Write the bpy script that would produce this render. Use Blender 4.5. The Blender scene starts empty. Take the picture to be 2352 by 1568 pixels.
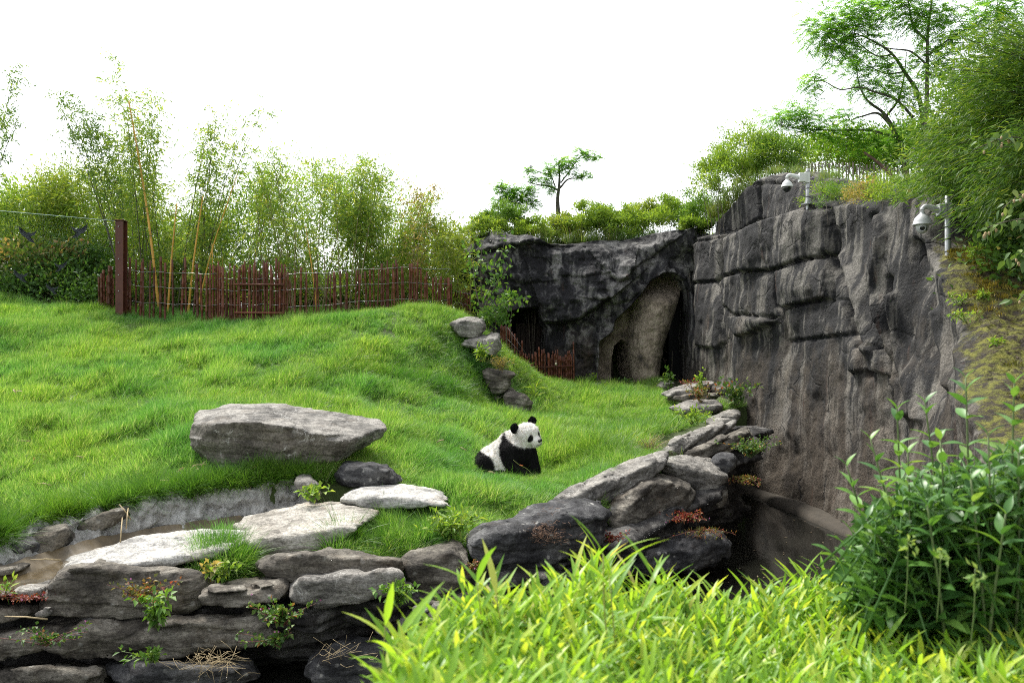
import bpy, bmesh, math, random
import numpy as np
from mathutils import Vector, Matrix, Euler

# ------------------------------------------------------------------ camera, sky, sun, exposure
S = bpy.context.scene
C = S.collection
cam_d = bpy.data.cameras.new('camera')
cam = bpy.data.objects.new('camera', cam_d)
C.objects.link(cam)
cam.location = (0, 0, 0)
cam.rotation_euler = (math.radians(90), 0, 0)
cam_d.lens = 28
cam_d.sensor_width = 36
cam_d.clip_start = 0.05
cam_d.clip_end = 2000
cam_d.dof.use_dof = True
cam_d.dof.focus_distance = 12.0
cam_d.dof.aperture_fstop = 3.2
S.camera = cam

SUN_AZ = math.radians(-35)      # measured from +Y towards +X: behind the bamboo, to the left
SUN_EL = math.radians(56)
W = bpy.data.worlds.new('World')
S.world = W
W.use_nodes = True
wn = W.node_tree
bg = wn.nodes['Background']
sky = wn.nodes.new('ShaderNodeTexSky')
sky.sky_type = 'NISHITA'
sky.sun_disc = False
sky.sun_elevation = SUN_EL
sky.sun_rotation = SUN_AZ
sky.air_density = 1.0
sky.dust_density = 1.5
sky.ozone_density = 1.0
hs = wn.nodes.new('ShaderNodeHueSaturation')       # thin white overcast: the same sky with its blue washed out
hs.inputs['Saturation'].default_value = 0.16
wn.links.new(sky.outputs[0], hs.inputs['Color'])
wn.links.new(hs.outputs[0], bg.inputs['Color'])
bg.inputs['Strength'].default_value = 0.15
sl = bpy.data.lights.new('sun', 'SUN')
sl.energy = 2.8
sl.angle = math.radians(14)
sl.color = (1.0, 0.96, 0.88)
sun = bpy.data.objects.new('sun', sl)
C.objects.link(sun)
sun.location = (-8, 12, 20)
sun.rotation_euler = Vector((-math.sin(SUN_AZ) * math.cos(SUN_EL), -math.cos(SUN_AZ) * math.cos(SUN_EL), -math.sin(SUN_EL))).to_track_quat('-Z', 'Y').to_euler()
S.view_settings.view_transform = 'Standard'
S.view_settings.look = 'None'
S.view_settings.gamma = 1.0
S.view_settings.exposure = 1.2
S.render.engine = 'CYCLES'
S.cycles.max_bounces = 5
S.cycles.diffuse_bounces = 3
S.cycles.glossy_bounces = 2
S.cycles.transmission_bounces = 4
S.cycles.transparent_max_bounces = 6
S.cycles.use_denoising = False                  # a little grain is left, as in a photograph
S.cycles.filter_width = 1.0
S.cycles.sample_clamp_indirect = 3.0
S.cycles.use_adaptive_sampling = True
S.cycles.adaptive_threshold = 0.01

rng = np.random.default_rng(7)
random.seed(7)
FP = 28 / 36 * 2352.0

# ------------------------------------------------------------------ helpers
def at(x, y, Y):
    """a point of the place seen in that direction, Y metres away"""
    return np.array([(x - 1176.0) / FP * Y, Y, (784.0 - y) / FP * Y])

def pix(P):
    P = np.asarray(P, float)
    return np.stack([1176 + FP * P[..., 0] / P[..., 1], 784 - FP * P[..., 2] / P[..., 1]], -1)

def nrm(v):
    v = np.asarray(v, float)
    return v / np.maximum(np.linalg.norm(v, axis=-1, keepdims=True), 1e-9)

def smooth(a, b, x):
    t = np.clip((x - a) / (b - a), 0, 1)
    return t * t * (3 - 2 * t)

def _hash(ix, iy, iz, seed):
    h = (ix.astype(np.uint32) * np.uint32(374761393) + iy.astype(np.uint32) * np.uint32(668265263)
         + iz.astype(np.uint32) * np.uint32(2147483647) + np.uint32((seed * 974634777) & 0xffffffff))
    h = (h ^ (h >> np.uint32(13))) * np.uint32(1274126177)
    h = h ^ (h >> np.uint32(16))
    return (h & np.uint32(0xffff)).astype(np.float32) / 32767.5 - 1.0

def vn(P, seed=0):
    """value noise in -1..1"""
    P = np.asarray(P, np.float32)
    I = np.floor(P)
    f = P - I
    f = f * f * (3 - 2 * f)
    I = I.astype(np.int64) & 0xffffffff
    x, y, z = I[..., 0], I[..., 1], I[..., 2]
    fx, fy, fz = f[..., 0], f[..., 1], f[..., 2]
    r = 0
    for dx in (0, 1):
        wx = fx if dx else 1 - fx
        for dy in (0, 1):
            wy = fy if dy else 1 - fy
            for dz in (0, 1):
                wz = fz if dz else 1 - fz
                r = r + wx * wy * wz * _hash(x + dx, y + dy, z + dz, seed)
    return r

def fbm(P, oct=4, seed=0, gain=0.5):
    P = np.asarray(P, np.float32)
    a, r = 1.0, 0
    for o in range(oct):
        r = r + a * vn(P * (2.03 ** o) + 17.3 * o, seed + o)
        a *= gain
    return r

def n2(X, Y, s, seed=0, oct=3):
    return fbm(np.stack([X * s, Y * s, np.zeros_like(X)], -1), oct, seed)

class MB:
    """collects vertices, triangles and quads; build() links them as one mesh object"""
    def __init__(self):
        self.v, self.t, self.q, self.a, self.n = [], [], [], [], 0
    def add(self, v, t=None, q=None, a=None):
        v = np.asarray(v, float).reshape(-1, 3)
        if t is not None and len(t): self.t.append(np.asarray(t, np.int64).reshape(-1, 3) + self.n)
        if q is not None and len(q): self.q.append(np.asarray(q, np.int64).reshape(-1, 4) + self.n)
        if a is None: a = np.zeros(len(v))
        a = np.asarray(a, float)
        if a.ndim == 0: a = np.full(len(v), float(a))
        self.a.append(a)
        self.v.append(v)
        self.n += len(v)
        return self
    def tube(self, pts, rad, sides=6, a=None, cap=True):
        pts = np.asarray(pts, float)
        n = len(pts)
        rad = np.broadcast_to(np.asarray(rad, float), (n,))
        T = nrm(np.gradient(pts, axis=0))
        ref = np.array([0.0, 0, 1]) if abs(T[0][2]) < 0.9 else np.array([1.0, 0, 0])
        U = nrm(np.cross(T, ref)); V = np.cross(T, U)
        th = np.linspace(0, 2 * math.pi, sides, endpoint=False)
        ring = np.cos(th)[None, :, None] * U[:, None] + np.sin(th)[None, :, None] * V[:, None]
        v = (pts[:, None] + ring * rad[:, None, None]).reshape(-1, 3)
        i = np.arange(n - 1)[:, None] * sides
        j = np.arange(sides)[None]
        k = (j + 1) % sides
        q = np.stack([i + j, i + k, i + k + sides, i + j + sides], -1).reshape(-1, 4)
        tr = []
        if cap:
            tr = [[0, k + 1, k] for k in range(1, sides - 1)] + [[(n - 1) * sides, (n - 1) * sides + k, (n - 1) * sides + k + 1] for k in range(1, sides - 1)]
        return self.add(v, tr, q, a)
    def lathe(self, prof, origin, axis=(0, 0, 1), sides=16, a=None):
        """prof: (radius, height) pairs"""
        axis = nrm(np.array(axis, float))
        ref = np.array([1.0, 0, 0]) if abs(axis[0]) < 0.9 else np.array([0.0, 1, 0])
        U = nrm(np.cross(axis, ref)); V = np.cross(axis, U)
        th = np.linspace(0, 2 * math.pi, sides, endpoint=False)
        ring = np.cos(th)[:, None] * U + np.sin(th)[:, None] * V
        v = np.concatenate([np.asarray(origin) + ring * r + axis * h for r, h in prof])
        n = len(prof)
        i = np.arange(n - 1)[:, None] * sides
        j = np.arange(sides)[None]
        k = (j + 1) % sides
        return self.add(v, None, np.stack([i + j, i + k, i + k + sides, i + j + sides], -1).reshape(-1, 4), a)
    def box(self, c, size, rz=0, rx=0, ry=0):
        M = np.array(Euler((rx, ry, rz)).to_matrix())
        s = np.array([[x, y, z] for x in (-.5, .5) for y in (-.5, .5) for z in (-.5, .5)]) * np.array(size)
        v = s @ M.T + np.array(c)
        return self.add(v, None, [[0, 1, 3, 2], [4, 6, 7, 5], [0, 4, 5, 1], [2, 3, 7, 6], [0, 2, 6, 4], [1, 5, 7, 3]])
    def leaves(self, P, D, L, Wd, a=None, fold=0.25, seed=0, droop=0.0, flat=0.0):
        """diamond leaves of two triangles, folded along the midrib"""
        P = np.asarray(P, float); n = len(P)
        if n == 0: return self
        r = np.random.default_rng(seed + n)
        D = nrm(D)
        L = np.broadcast_to(np.asarray(L, float), (n,))[:, None]
        Wd = np.broadcast_to(np.asarray(Wd, float), (n,))[:, None]
        R = nrm(r.normal(size=(n, 3)) * (1 - flat) + np.array([0, 0, 1.0]) * (flat + 0.25))
        side = nrm(np.cross(D, R))
        N = np.cross(side, D)
        m = P + D * L * 0.42
        v = np.stack([P, m - side * Wd / 2 + N * Wd * fold, P + D * L - np.array([0, 0, 1.0]) * L * droop, m + side * Wd / 2 + N * Wd * fold], 1)
        b = np.arange(n)[:, None] * 4
        t = np.concatenate([b + np.array([[0, 2, 1]]), b + np.array([[0, 3, 2]])])
        if a is None: a = r.random(n)
        return self.add(v.reshape(-1, 3), t, None, np.repeat(np.broadcast_to(a, (n,)), 4))
    def mesh(self, name, off=(0, 0, 0), smooth_shade=True):
        me = bpy.data.meshes.new(name)
        v = (np.concatenate(self.v) - np.asarray(off, float)).astype(np.float32)
        t = np.concatenate(self.t) if self.t else np.zeros((0, 3), np.int64)
        q = np.concatenate(self.q) if self.q else np.zeros((0, 4), np.int64)
        me.vertices.add(len(v)); me.vertices.foreach_set('co', v.ravel())
        loops = np.concatenate([t.ravel(), q.ravel()]).astype(np.int32)
        me.loops.add(len(loops)); me.loops.foreach_set('vertex_index', loops)
        me.polygons.add(len(t) + len(q))
        st = np.concatenate([np.arange(len(t)) * 3, len(t) * 3 + np.arange(len(q)) * 4]).astype(np.int32)
        me.polygons.foreach_set('loop_start', st)
        me.update(calc_edges=True)
        me.polygons.foreach_set('use_smooth', np.full(len(t) + len(q), smooth_shade, bool))
        at_ = me.attributes.new('var', 'FLOAT', 'POINT')
        at_.data.foreach_set('value', np.concatenate(self.a).astype(np.float32))
        me.validate()
        return me
    def build(self, name, mat, parent=None, smooth_shade=True, **props):
        loc = np.array(parent['_loc']) if parent is not None else np.zeros(3)
        o = bpy.data.objects.new(name, self.mesh(name, loc, smooth_shade))
        o.data.materials.append(mat)
        C.objects.link(o)
        if parent is not None:
            o.parent = parent
            o['_loc'] = list(map(float, loc))
        else:
            o['_loc'] = [0.0, 0.0, 0.0]
        for k, val in props.items(): o[k] = val
        return o

def thing(name, label, cat, loc=(0, 0, 0), group=None):
    o = bpy.data.objects.new(name, None)
    C.objects.link(o)
    o.location = [float(c) for c in loc]
    o.empty_display_size = 0.1
    o['_loc'] = [float(c) for c in loc]
    o['label'] = label; o['category'] = cat
    if group: o['group'] = group
    return o

def tag(o, label, cat, group=None):
    o['label'] = label; o['category'] = cat
    if group: o['group'] = group
    return o

def inst(name, mesh, parent, M, mat=None):
    """one more object on shared mesh data; M is its world matrix"""
    o = bpy.data.objects.new(name, mesh)
    C.objects.link(o)
    if parent is not None:
        o.parent = parent
        L = Vector(parent['_loc'])
        M = Matrix.Translation(-L) @ M
        o['_loc'] = parent['_loc']
    o.matrix_local = M
    return o

def frame(loc, d, up=(0, 0, 1), s=1.0, sw=None):
    """matrix: local +Y along d, local Z as near to up as may be"""
    d = Vector(d).normalized()
    u = Vector(up)
    x = d.cross(u)
    if x.length < 1e-4: x = Vector((1, 0, 0))
    x.normalize()
    z = x.cross(d)
    sw = s if sw is None else sw
    M = Matrix(((x[0] * sw, d[0] * s, z[0] * s, loc[0]), (x[1] * sw, d[1] * s, z[1] * s, loc[1]), (x[2] * sw, d[2] * s, z[2] * s, loc[2]), (0, 0, 0, 1)))
    return M

def spline(pts, n):
    """smooth curve through points"""
    pts = np.asarray(pts, float)
    d = np.r_[0, np.cumsum(np.linalg.norm(np.diff(pts, axis=0), axis=1))]
    m = np.gradient(pts, d, axis=0) if len(pts) > 2 else np.repeat(((pts[1] - pts[0]) / d[-1])[None], 2, 0)
    s = np.linspace(0, d[-1], n)
    i = np.clip(np.searchsorted(d, s, side='right') - 1, 0, len(pts) - 2)
    h = (d[i + 1] - d[i])[:, None]
    t = ((s - d[i])[:, None]) / h
    return ((2 * t ** 3 - 3 * t ** 2 + 1) * pts[i] + (t ** 3 - 2 * t ** 2 + t) * h * m[i] + (-2 * t ** 3 + 3 * t ** 2) * pts[i + 1] + (t ** 3 - t ** 2) * h * m[i + 1])

def poly_dist(px, py, line):
    """distance to a polyline and the sign of the side (positive above, in picture sense)"""
    best = np.full(px.shape, 1e9); sgn = np.zeros(px.shape)
    line = np.asarray(line, float)
    for (x0, y0), (x1, y1) in zip(line[:-1], line[1:]):
        dx, dy = x1 - x0, y1 - y0
        t = np.clip(((px - x0) * dx + (py - y0) * dy) / (dx * dx + dy * dy), 0, 1)
        qx, qy = px - x0 - t * dx, py - y0 - t * dy
        d = np.hypot(qx, qy)
        m = d < best
        best = np.where(m, d, best)
        sgn = np.where(m, np.sign(qx * dy - qy * dx) * (1 if dx >= 0 else -1), sgn)
    return best, sgn

def poly_sd(px, py, poly):
    """signed distance to a polygon, negative inside"""
    poly = np.asarray(poly, float)
    d, _ = poly_dist(px, py, np.vstack([poly, poly[:1]]))
    ins = np.zeros(px.shape, bool)
    n = len(poly)
    for i in range(n):
        x0, y0 = poly[i]; x1, y1 = poly[(i + 1) % n]
        if y0 == y1: continue
        c = (y0 > py) != (y1 > py)
        ins ^= c & (px < (x1 - x0) * (py - y0) / (y1 - y0) + x0)
    return np.where(ins, -d, d)

def surface_nets(F, origin, h):
    F = np.asarray(F, np.float32)
    neg = F < 0
    sl = lambda o: tuple(slice(o[k], F.shape[k] - 1 + o[k]) for k in range(3))
    cs = tuple(n - 1 for n in F.shape)
    acc = np.zeros(cs + (3,), np.float32); cnt = np.zeros(cs, np.float32)
    for ax in range(3):
        oth = [k for k in range(3) if k != ax]
        for p in (0, 1):
            for q in (0, 1):
                a = [0, 0, 0]; a[oth[0]] = p; a[oth[1]] = q
                b = list(a); b[ax] = 1
                Fa, Fb = F[sl(a)], F[sl(b)]
                cr = (Fa < 0) != (Fb < 0)
                if not cr.any(): continue
                t = np.where(cr, Fa / np.where(cr, Fa - Fb, 1), 0)
                for k in range(3):
                    acc[..., k] += np.where(cr, a[k] + (t if k == ax else 0), 0)
                cnt += cr
    act = cnt > 0
    idx = np.full(cs, -1, np.int64)
    idx[act] = np.arange(act.sum())
    I = np.argwhere(act)
    V = (I + acc[act] / cnt[act][:, None]) * h + np.asarray(origin)
    Q = []
    for ax in range(3):
        o1, o2 = [(1, 2), (2, 0), (0, 1)][ax]
        a = [slice(1, -1)] * 3; a[ax] = slice(0, -1)
        b = [slice(1, -1)] * 3; b[ax] = slice(1, None)
        cr = neg[tuple(a)] != neg[tuple(b)]
        w = np.argwhere(cr)
        if not len(w): continue
        s = neg[tuple(a)][cr]
        g = w.copy(); g[:, o1] += 1; g[:, o2] += 1
        def cell(d1, d2):
            c = g.copy(); c[:, o1] += d1; c[:, o2] += d2
            return idx[c[:, 0], c[:, 1], c[:, 2]]
        qd = np.stack([cell(-1, -1), cell(0, -1), cell(0, 0), cell(-1, 0)], -1)
        qd[~s] = qd[~s][:, ::-1]
        Q.append(qd)
    return V, np.concatenate(Q)

# ------------------------------------------------------------------ materials
def new_mat(name):
    m = bpy.data.materials.new(name)
    m.use_nodes = True
    nt = m.node_tree
    return m, nt, nt.nodes['Principled BSDF'], nt.nodes['Material Output']

def node(nt, typ, **kw):
    n = nt.nodes.new(typ)
    for k, v in kw.items():
        if k in n.inputs.keys(): n.inputs[k].default_value = v
        else: setattr(n, k, v)
    return n

def ramp(nt, fac, stops, interp='LINEAR'):
    r = nt.nodes.new('ShaderNodeValToRGB')
    r.color_ramp.interpolation = interp
    e = r.color_ramp.elements
    while len(e) < len(stops): e.new(0.5)
    for el, (p, c) in zip(e, stops):
        el.position = p
        el.color = (*c, 1) if len(c) == 3 else c
    nt.links.new(fac, r.inputs[0])
    return r.outputs[0]

def noise(nt, scale, detail=4, rough=0.55, vec=None, sc=None, dist=0.0, coord='Object'):
    n = node(nt, 'ShaderNodeTexNoise', Scale=scale, Detail=detail, Roughness=rough, Distortion=dist)
    if vec is None:
        tc = nt.nodes.new('ShaderNodeTexCoord'); vec = tc.outputs[coord]
    if sc is not None:
        mp = node(nt, 'ShaderNodeMapping')
        mp.inputs['Scale'].default_value = sc
        nt.links.new(vec, mp.inputs['Vector']); vec = mp.outputs[0]
    nt.links.new(vec, n.inputs['Vector'])
    return n.outputs['Fac']

def mix(nt, fac, a, b, mode='MIX'):
    m = nt.nodes.new('ShaderNodeMix'); m.data_type = 'RGBA'; m.blend_type = mode
    for s, v in ((m.inputs[0], fac), (m.inputs[6], a), (m.inputs[7], b)):
        if hasattr(v, 'is_linked'): nt.links.new(v, s)
        elif isinstance(v, (int, float)): s.default_value = v
        else: s.default_value = (*v, 1)
    return m.outputs[2]

def mth(nt, op, a, b=0.0):
    m = nt.nodes.new('ShaderNodeMath'); m.operation = op
    for s, v in ((m.inputs[0], a), (m.inputs[1], b)):
        if hasattr(v, 'is_linked'): nt.links.new(v, s)
        else: s.default_value = v
    return m.outputs[0]

def bump(nt, bs, h, strength=0.5, dist=0.02):
    b = node(nt, 'ShaderNodeBump', Strength=strength, Distance=dist)
    nt.links.new(h, b.inputs['Height'])
    nt.links.new(b.outputs[0], bs.inputs['Normal'])

def attr(nt, name='var'):
    a = nt.nodes.new('ShaderNodeAttribute'); a.attribute_name = name
    return a.outputs['Fac']

def leaf_mat(name, stops, trans=0.45, rough=0.5, spec=0.35, fac='var', big=None, tint=(1.25, 1.15, 0.55)):
    """foliage: colour from a per-leaf value, light passing through the blade"""
    m, nt, bs, out = new_mat(name)
    if fac == 'var': f = attr(nt)
    elif fac == 'object': f = node(nt, 'ShaderNodeObjectInfo').outputs['Random']
    col = ramp(nt, f, stops)
    if big:
        n = noise(nt, big[0], 3, coord='Object')
        col = mix(nt, ramp(nt, n, [(0.38, (0, 0, 0)), (0.66, (1, 1, 1))]), col, mix(nt, 1.0, col, big[1], 'MULTIPLY'))
    nt.links.new(col, bs.inputs['Base Color'])
    bs.inputs['Roughness'].default_value = rough
    bs.inputs['Specular IOR Level'].default_value = spec
    tr = nt.nodes.new('ShaderNodeBsdfTranslucent')
    nt.links.new(mix(nt, 1.0, col, tint, 'MULTIPLY'), tr.inputs['Color'])
    ms = nt.nodes.new('ShaderNodeMixShader'); ms.inputs[0].default_value = trans
    nt.links.new(bs.outputs[0], ms.inputs[1]); nt.links.new(tr.outputs[0], ms.inputs[2])
    nt.links.new(ms.outputs[0], out.inputs['Surface'])
    return m

def plain(name, col, rough=0.6, metal=0.0, nscale=None, var=0.3, bmp=0.0, spec=0.5):
    m, nt, bs, out = new_mat(name)
    bs.inputs['Roughness'].default_value = rough
    bs.inputs['Metallic'].default_value = metal
    bs.inputs['Specular IOR Level'].default_value = spec
    if nscale:
        n = noise(nt, nscale, 5)
        c = np.array(col)
        nt.links.new(ramp(nt, n, [(0.3, tuple(c * (1 - var))), (0.7, tuple(np.minimum(c * (1 + var), 1)))]), bs.inputs['Base Color'])
        if bmp: bump(nt, bs, n, bmp, 0.01)
    else:
        bs.inputs['Base Color'].default_value = (*col, 1)
    return m

def rock_mat(name, dark, mid, pale, stain=(0.16, 0.10, 0.05), stain_amt=0.35, lichen=0.0, strata=(1.3, 1.3, 4.5), rough=0.85, lic_col=(0.55, 0.54, 0.5), vein=0.0):
    m, nt, bs, out = new_mat(name)
    tc = nt.nodes.new('ShaderNodeTexCoord')
    a = noise(nt, 1.7, 6, 0.62, vec=tc.outputs['Object'])
    b = noise(nt, 3.0, 6, 0.6, vec=tc.outputs['Object'], sc=strata, dist=0.6)
    fine = noise(nt, 38.0, 5, 0.7, vec=tc.outputs['Object'])
    col = ramp(nt, mth(nt, 'ADD', mth(nt, 'MULTIPLY', a, 0.55), mth(nt, 'MULTIPLY', b, 0.45)), [(0.41, dark), (0.49, mid), (0.57, pale)])
    st = noise(nt, 2.3, 5, 0.65, vec=tc.outputs['Object'], sc=(1, 1.3, 0.8))
    col = mix(nt, mth(nt, 'MULTIPLY', ramp(nt, st, [(0.55, (0, 0, 0)), (0.7, (1, 1, 1))]), stain_amt), col, stain)
    col = mix(nt, 0.55, col, ramp(nt, fine, [(0.38, (0.45, 0.45, 0.45)), (0.60, (1.45, 1.45, 1.45))]), 'MULTIPLY')
    ln = noise(nt, 4.0, 5, 0.6, vec=tc.outputs['Object'], sc=(strata[0] * 0.8, strata[1] * 0.8, strata[2] * 1.6), dist=0.8)
    col = mix(nt, mth(nt, 'MULTIPLY', ramp(nt, ln, [(0.44, (0, 0, 0)), (0.475, (1, 1, 1)), (0.50, (0, 0, 0))]), 0.5), col, tuple(0.25 * c for c in dark))
    if vein > 0:
        vn_ = noise(nt, 2.6, 5, 0.6, vec=tc.outputs['Object'], dist=1.2)
        vm = mth(nt, 'MULTIPLY', ramp(nt, vn_, [(0.485, (0, 0, 0)), (0.50, (1, 1, 1)), (0.515, (0, 0, 0))]), ramp(nt, noise(nt, 5.0, 3, vec=tc.outputs['Object']), [(0.48, (0, 0, 0)), (0.6, (1, 1, 1))]))
        col = mix(nt, mth(nt, 'MULTIPLY', vm, vein), col, (0.55, 0.54, 0.51))
    if lichen > 0:
        v = node(nt, 'ShaderNodeTexVoronoi', Scale=9.0)
        nt.links.new(tc.outputs['Object'], v.inputs['Vector'])
        msk = noise(nt, 3.1, 4, 0.6, vec=tc.outputs['Object'])
        lm = mth(nt, 'MULTIPLY', ramp(nt, v.outputs['Distance'], [(0.16, (1, 1, 1)), (0.26, (0, 0, 0))]), ramp(nt, msk, [(0.5, (0, 0, 0)), (0.6, (1, 1, 1))]))
        col = mix(nt, mth(nt, 'MULTIPLY', lm, lichen), col, lic_col)
    nt.links.new(col, bs.inputs['Base Color'])
    bs.inputs['Roughness'].default_value = rough
    bs.inputs['Specular IOR Level'].default_value = 0.3
    cr = noise(nt, 6.0, 8, 0.75, vec=tc.outputs['Object'], sc=strata, dist=0.4)
    bump(nt, bs, mth(nt, 'ADD', cr, mth(nt, 'MULTIPLY', fine, 0.35)), 0.75, 0.05)
    return m

def at_line(pts):
    return np.array([at(*p) for p in pts])
# ------------------------------------------------------------------ the lie of the land
CTRL = [(0, 1230, 8.7), (200, 1185, 9.0), (0, 1000, 11.6), (0, 860, 14.9), (0, 705, 20.2), (-300, 700, 20.2), (-300, 1000, 11.6), (-300, 1230, 8.7), (300, 728, 20.3), (300, 858, 15.0), (300, 1010, 11.5),
        (600, 738, 20.0), (600, 850, 15.4), (850, 728, 20.0), (1000, 712, 19.4), (1055, 732, 19.2), (1110, 820, 17.9), (1128, 895, 17.4), (1180, 940, 17.4),
        (830, 850, 15.6), (1000, 918, 15.1), (1100, 940, 15.6), (900, 960, 13.4), (950, 1005, 12.4), (1170, 1092, 11.95), (1250, 1092, 11.9), (1000, 1100, 10.7),
        (1150, 1200, 9.4), (1300, 1130, 10.6), (1400, 1050, 12.2), (1500, 1022, 13.2), (1250, 962, 16.0), (1400, 962, 16.0), (1550, 968, 15.4), (1300, 888, 21.4),
        (1560, 888, 21.2), (1600, 932, 17.2), (1180, 888, 21.4), (700, 1082, 10.2), (500, 1082, 10.15), (650, 1132, 9.6), (450, 1180, 9.0), (300, 1195, 8.85), (800, 1142, 9.5),
        (900, 1232, 8.5), (700, 1288, 8.0), (500, 1292, 7.9), (1050, 1240, 8.6), (50, 1372, 7.2), (300, 1330, 7.5), (560, 1225, 8.75), (0, 1330, 7.2),
        (0, 710, 24), (500, 720, 24), (900, 720, 24), (0, 740, 30), (900, 740, 30)]
CP = np.array([at(*c) for c in CTRL])

def _tps(r):
    return np.where(r > 1e-6, r * r * np.log(np.maximum(r, 1e-6)), 0)
_n = len(CP)
_K = _tps(np.linalg.norm(CP[:, None, :2] - CP[None, :, :2], axis=-1)) + np.eye(_n) * 0.02
_Pm = np.c_[np.ones(_n), CP[:, :2]]
_A = np.block([[_K, _Pm], [_Pm.T, np.zeros((3, 3))]])
_w = np.linalg.solve(_A, np.r_[CP[:, 2], np.zeros(3)])

WALL = [(-14, 6.2), (-9, 6.3), (-5.4, 6.4), (-4.1, 6.55), (-2.6, 6.8), (-1.4, 7.1), (-0.5, 7.4), (0.25, 8.05), (1.1, 8.75), (1.9, 9.6), (2.5, 10.6), (3.1, 11.7), (3.75, 12.7), (4.15, 13.4), (4.45, 14.2), (4.75, 15.2)]
CLIFF = [(5.9, 23.6, 3.0), (5.0, 22.1, 3.1), (4.72, 21.0, 3.2), (4.8, 20.0, 3.45), (4.95, 18.6, 3.75), (5.08, 17.4, 3.55), (5.25, 16.1, 3.2), (5.36, 15.5, 3.0), (5.42, 15.1, 2.6), (5.5, 14.45, 2.42), (5.56, 13.6, 2.3), (5.62, 12.4, 2.07), (5.66, 11.3, 1.95), (5.52, 11.0, 1.72),
         (5.40, 10.55, 1.05), (5.24, 10.0, 0.86), (5.02, 9.2, 0.22), (4.68, 8.4, -0.27), (4.3, 7.4, -0.7), (3.9, 6.4, -1.1), (3.6, 5.4, -1.4)]
ZW = -3.05                                                        # moat water
MOAT = np.array(WALL + [(5.2, 16.2), (5.9, 15.2), (6.1, 12.5), (6.0, 10.4), (5.2, 8.4), (4.0, 6.4), (2.6, 5.0), (0.8, 3.7), (-14, 3.6)])
PLATEAU = np.array([(5.6, 25.6), (1.5, 25.4), (-1.0, 25.4), (-0.9, 40), (60, 40), (60, 2.0), (4.4, 2.0), (4.5, 5.0), (5.2, 7.4), (6.2, 9.4), (6.6, 11), (6.5, 14), (6.3, 17), (6.0, 20), (6.0, 23)])
STREAM = at_line([(-560, 1400, 6.95), (-220, 1378, 7.0), (0, 1348, 7.15), (160, 1288, 7.9), (300, 1247, 8.5), (430, 1222, 8.95), (545, 1206, 9.2), (640, 1196, 9.35), (720, 1180, 9.5)])
STREAM[:, 2] = -2.13

def lawn_z(X, Y):
    X = np.asarray(X, float); Y = np.asarray(Y, float)
    Xc, Yc = np.clip(X, -15, 6), np.clip(Y, 6.5, 30)
    r = np.sqrt((Xc[..., None] - CP[:, 0]) ** 2 + (Yc[..., None] - CP[:, 1]) ** 2)
    z = _tps(r) @ _w[:_n] + _w[_n] + _w[_n + 1] * Xc + _w[_n + 2] * Yc
    far = smooth(26, 45, np.hypot(np.maximum(np.abs(X) - 6, 0), Y))
    z = z * (1 - far) + 0.5 * far
    ds, _ = poly_dist(X, Y, STREAM[:, :2])
    z = np.where(ds < 0.75, np.minimum(z, z * smooth(0.2, 0.6, ds) + (-2.32) * (1 - smooth(0.2, 0.6, ds))), z)
    return z

def ground_z(X, Y):
    X = np.asarray(X, float); Y = np.asarray(Y, float)
    z = lawn_z(X, Y) + 0.05 * n2(X, Y, 0.9, 3) + 0.02 * n2(X, Y, 3.1, 5)
    bank = np.where(X > 0.3, -1.42 - 0.17 * (Y - 1.5), -2.5)
    bank = bank * smooth(-0.6, 0.6, X) + -2.5 * (1 - smooth(-0.6, 0.6, X))
    z = np.where(Y < 5.6, bank, z)
    m = poly_sd(X, Y, MOAT)
    z = z + (-3.6 - z) * smooth(0.12, -0.12, m - 0.8 * (Y > 5.8))
    p = poly_sd(X, Y, PLATEAU)
    pl = 2.75 + 0.10 * (X - 5) + 0.03 * (Y - 16) + 0.25 * n2(X, Y, 0.35, 9)
    near = smooth(13.5, 7.5, Y)
    pl = pl * (1 - near) + (0.2 + 0.55 * np.maximum(X - 6.0, -2.0)) * near
    pl = np.where(Y < 6.5, np.minimum(pl, -0.9 + 0.45 * np.maximum(X - 4, 0)), pl)
    z = z + (pl - z) * smooth(0.25, -0.55, p)
    return z

def gz(x, y):
    return float(ground_z(np.array([x]), np.array([y]))[0])

# soil under the grass
m_soil, nt, bs, out = new_mat('soil')
n = noise(nt, 2.2, 6)
nt.links.new(ramp(nt, n, [(0.35, (0.035, 0.05, 0.012)), (0.55, (0.05, 0.075, 0.018)), (0.7, (0.07, 0.065, 0.03))]), bs.inputs['Base Color'])
bs.inputs['Roughness'].default_value = 0.95
bump(nt, bs, noise(nt, 22, 5), 0.6, 0.03)

def axis(a, b, step, far):
    core = np.arange(a, b + step / 2, step)
    g = np.cumsum(step * 1.35 ** np.arange(1, 26))
    lo = a - g[g < far][::-1]; hi = b + g[g < far]
    return np.r_[lo, core, hi]
gx, gy = axis(-14, 9, 0.11, 600), axis(1.0, 24, 0.11, 900)
GX, GY = np.meshgrid(gx, gy, indexing='ij')
GZ = ground_z(GX, GY)
i, j = np.meshgrid(np.arange(len(gx) - 1), np.arange(len(gy) - 1), indexing='ij')
w_ = len(gy)
q = np.stack([i * w_ + j, (i + 1) * w_ + j, (i + 1) * w_ + j + 1, i * w_ + j + 1], -1).reshape(-1, 4)
ground = MB().add(np.stack([GX, GY, GZ], -1).reshape(-1, 3), None, q).build('ground', m_soil, kind='structure')

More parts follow.
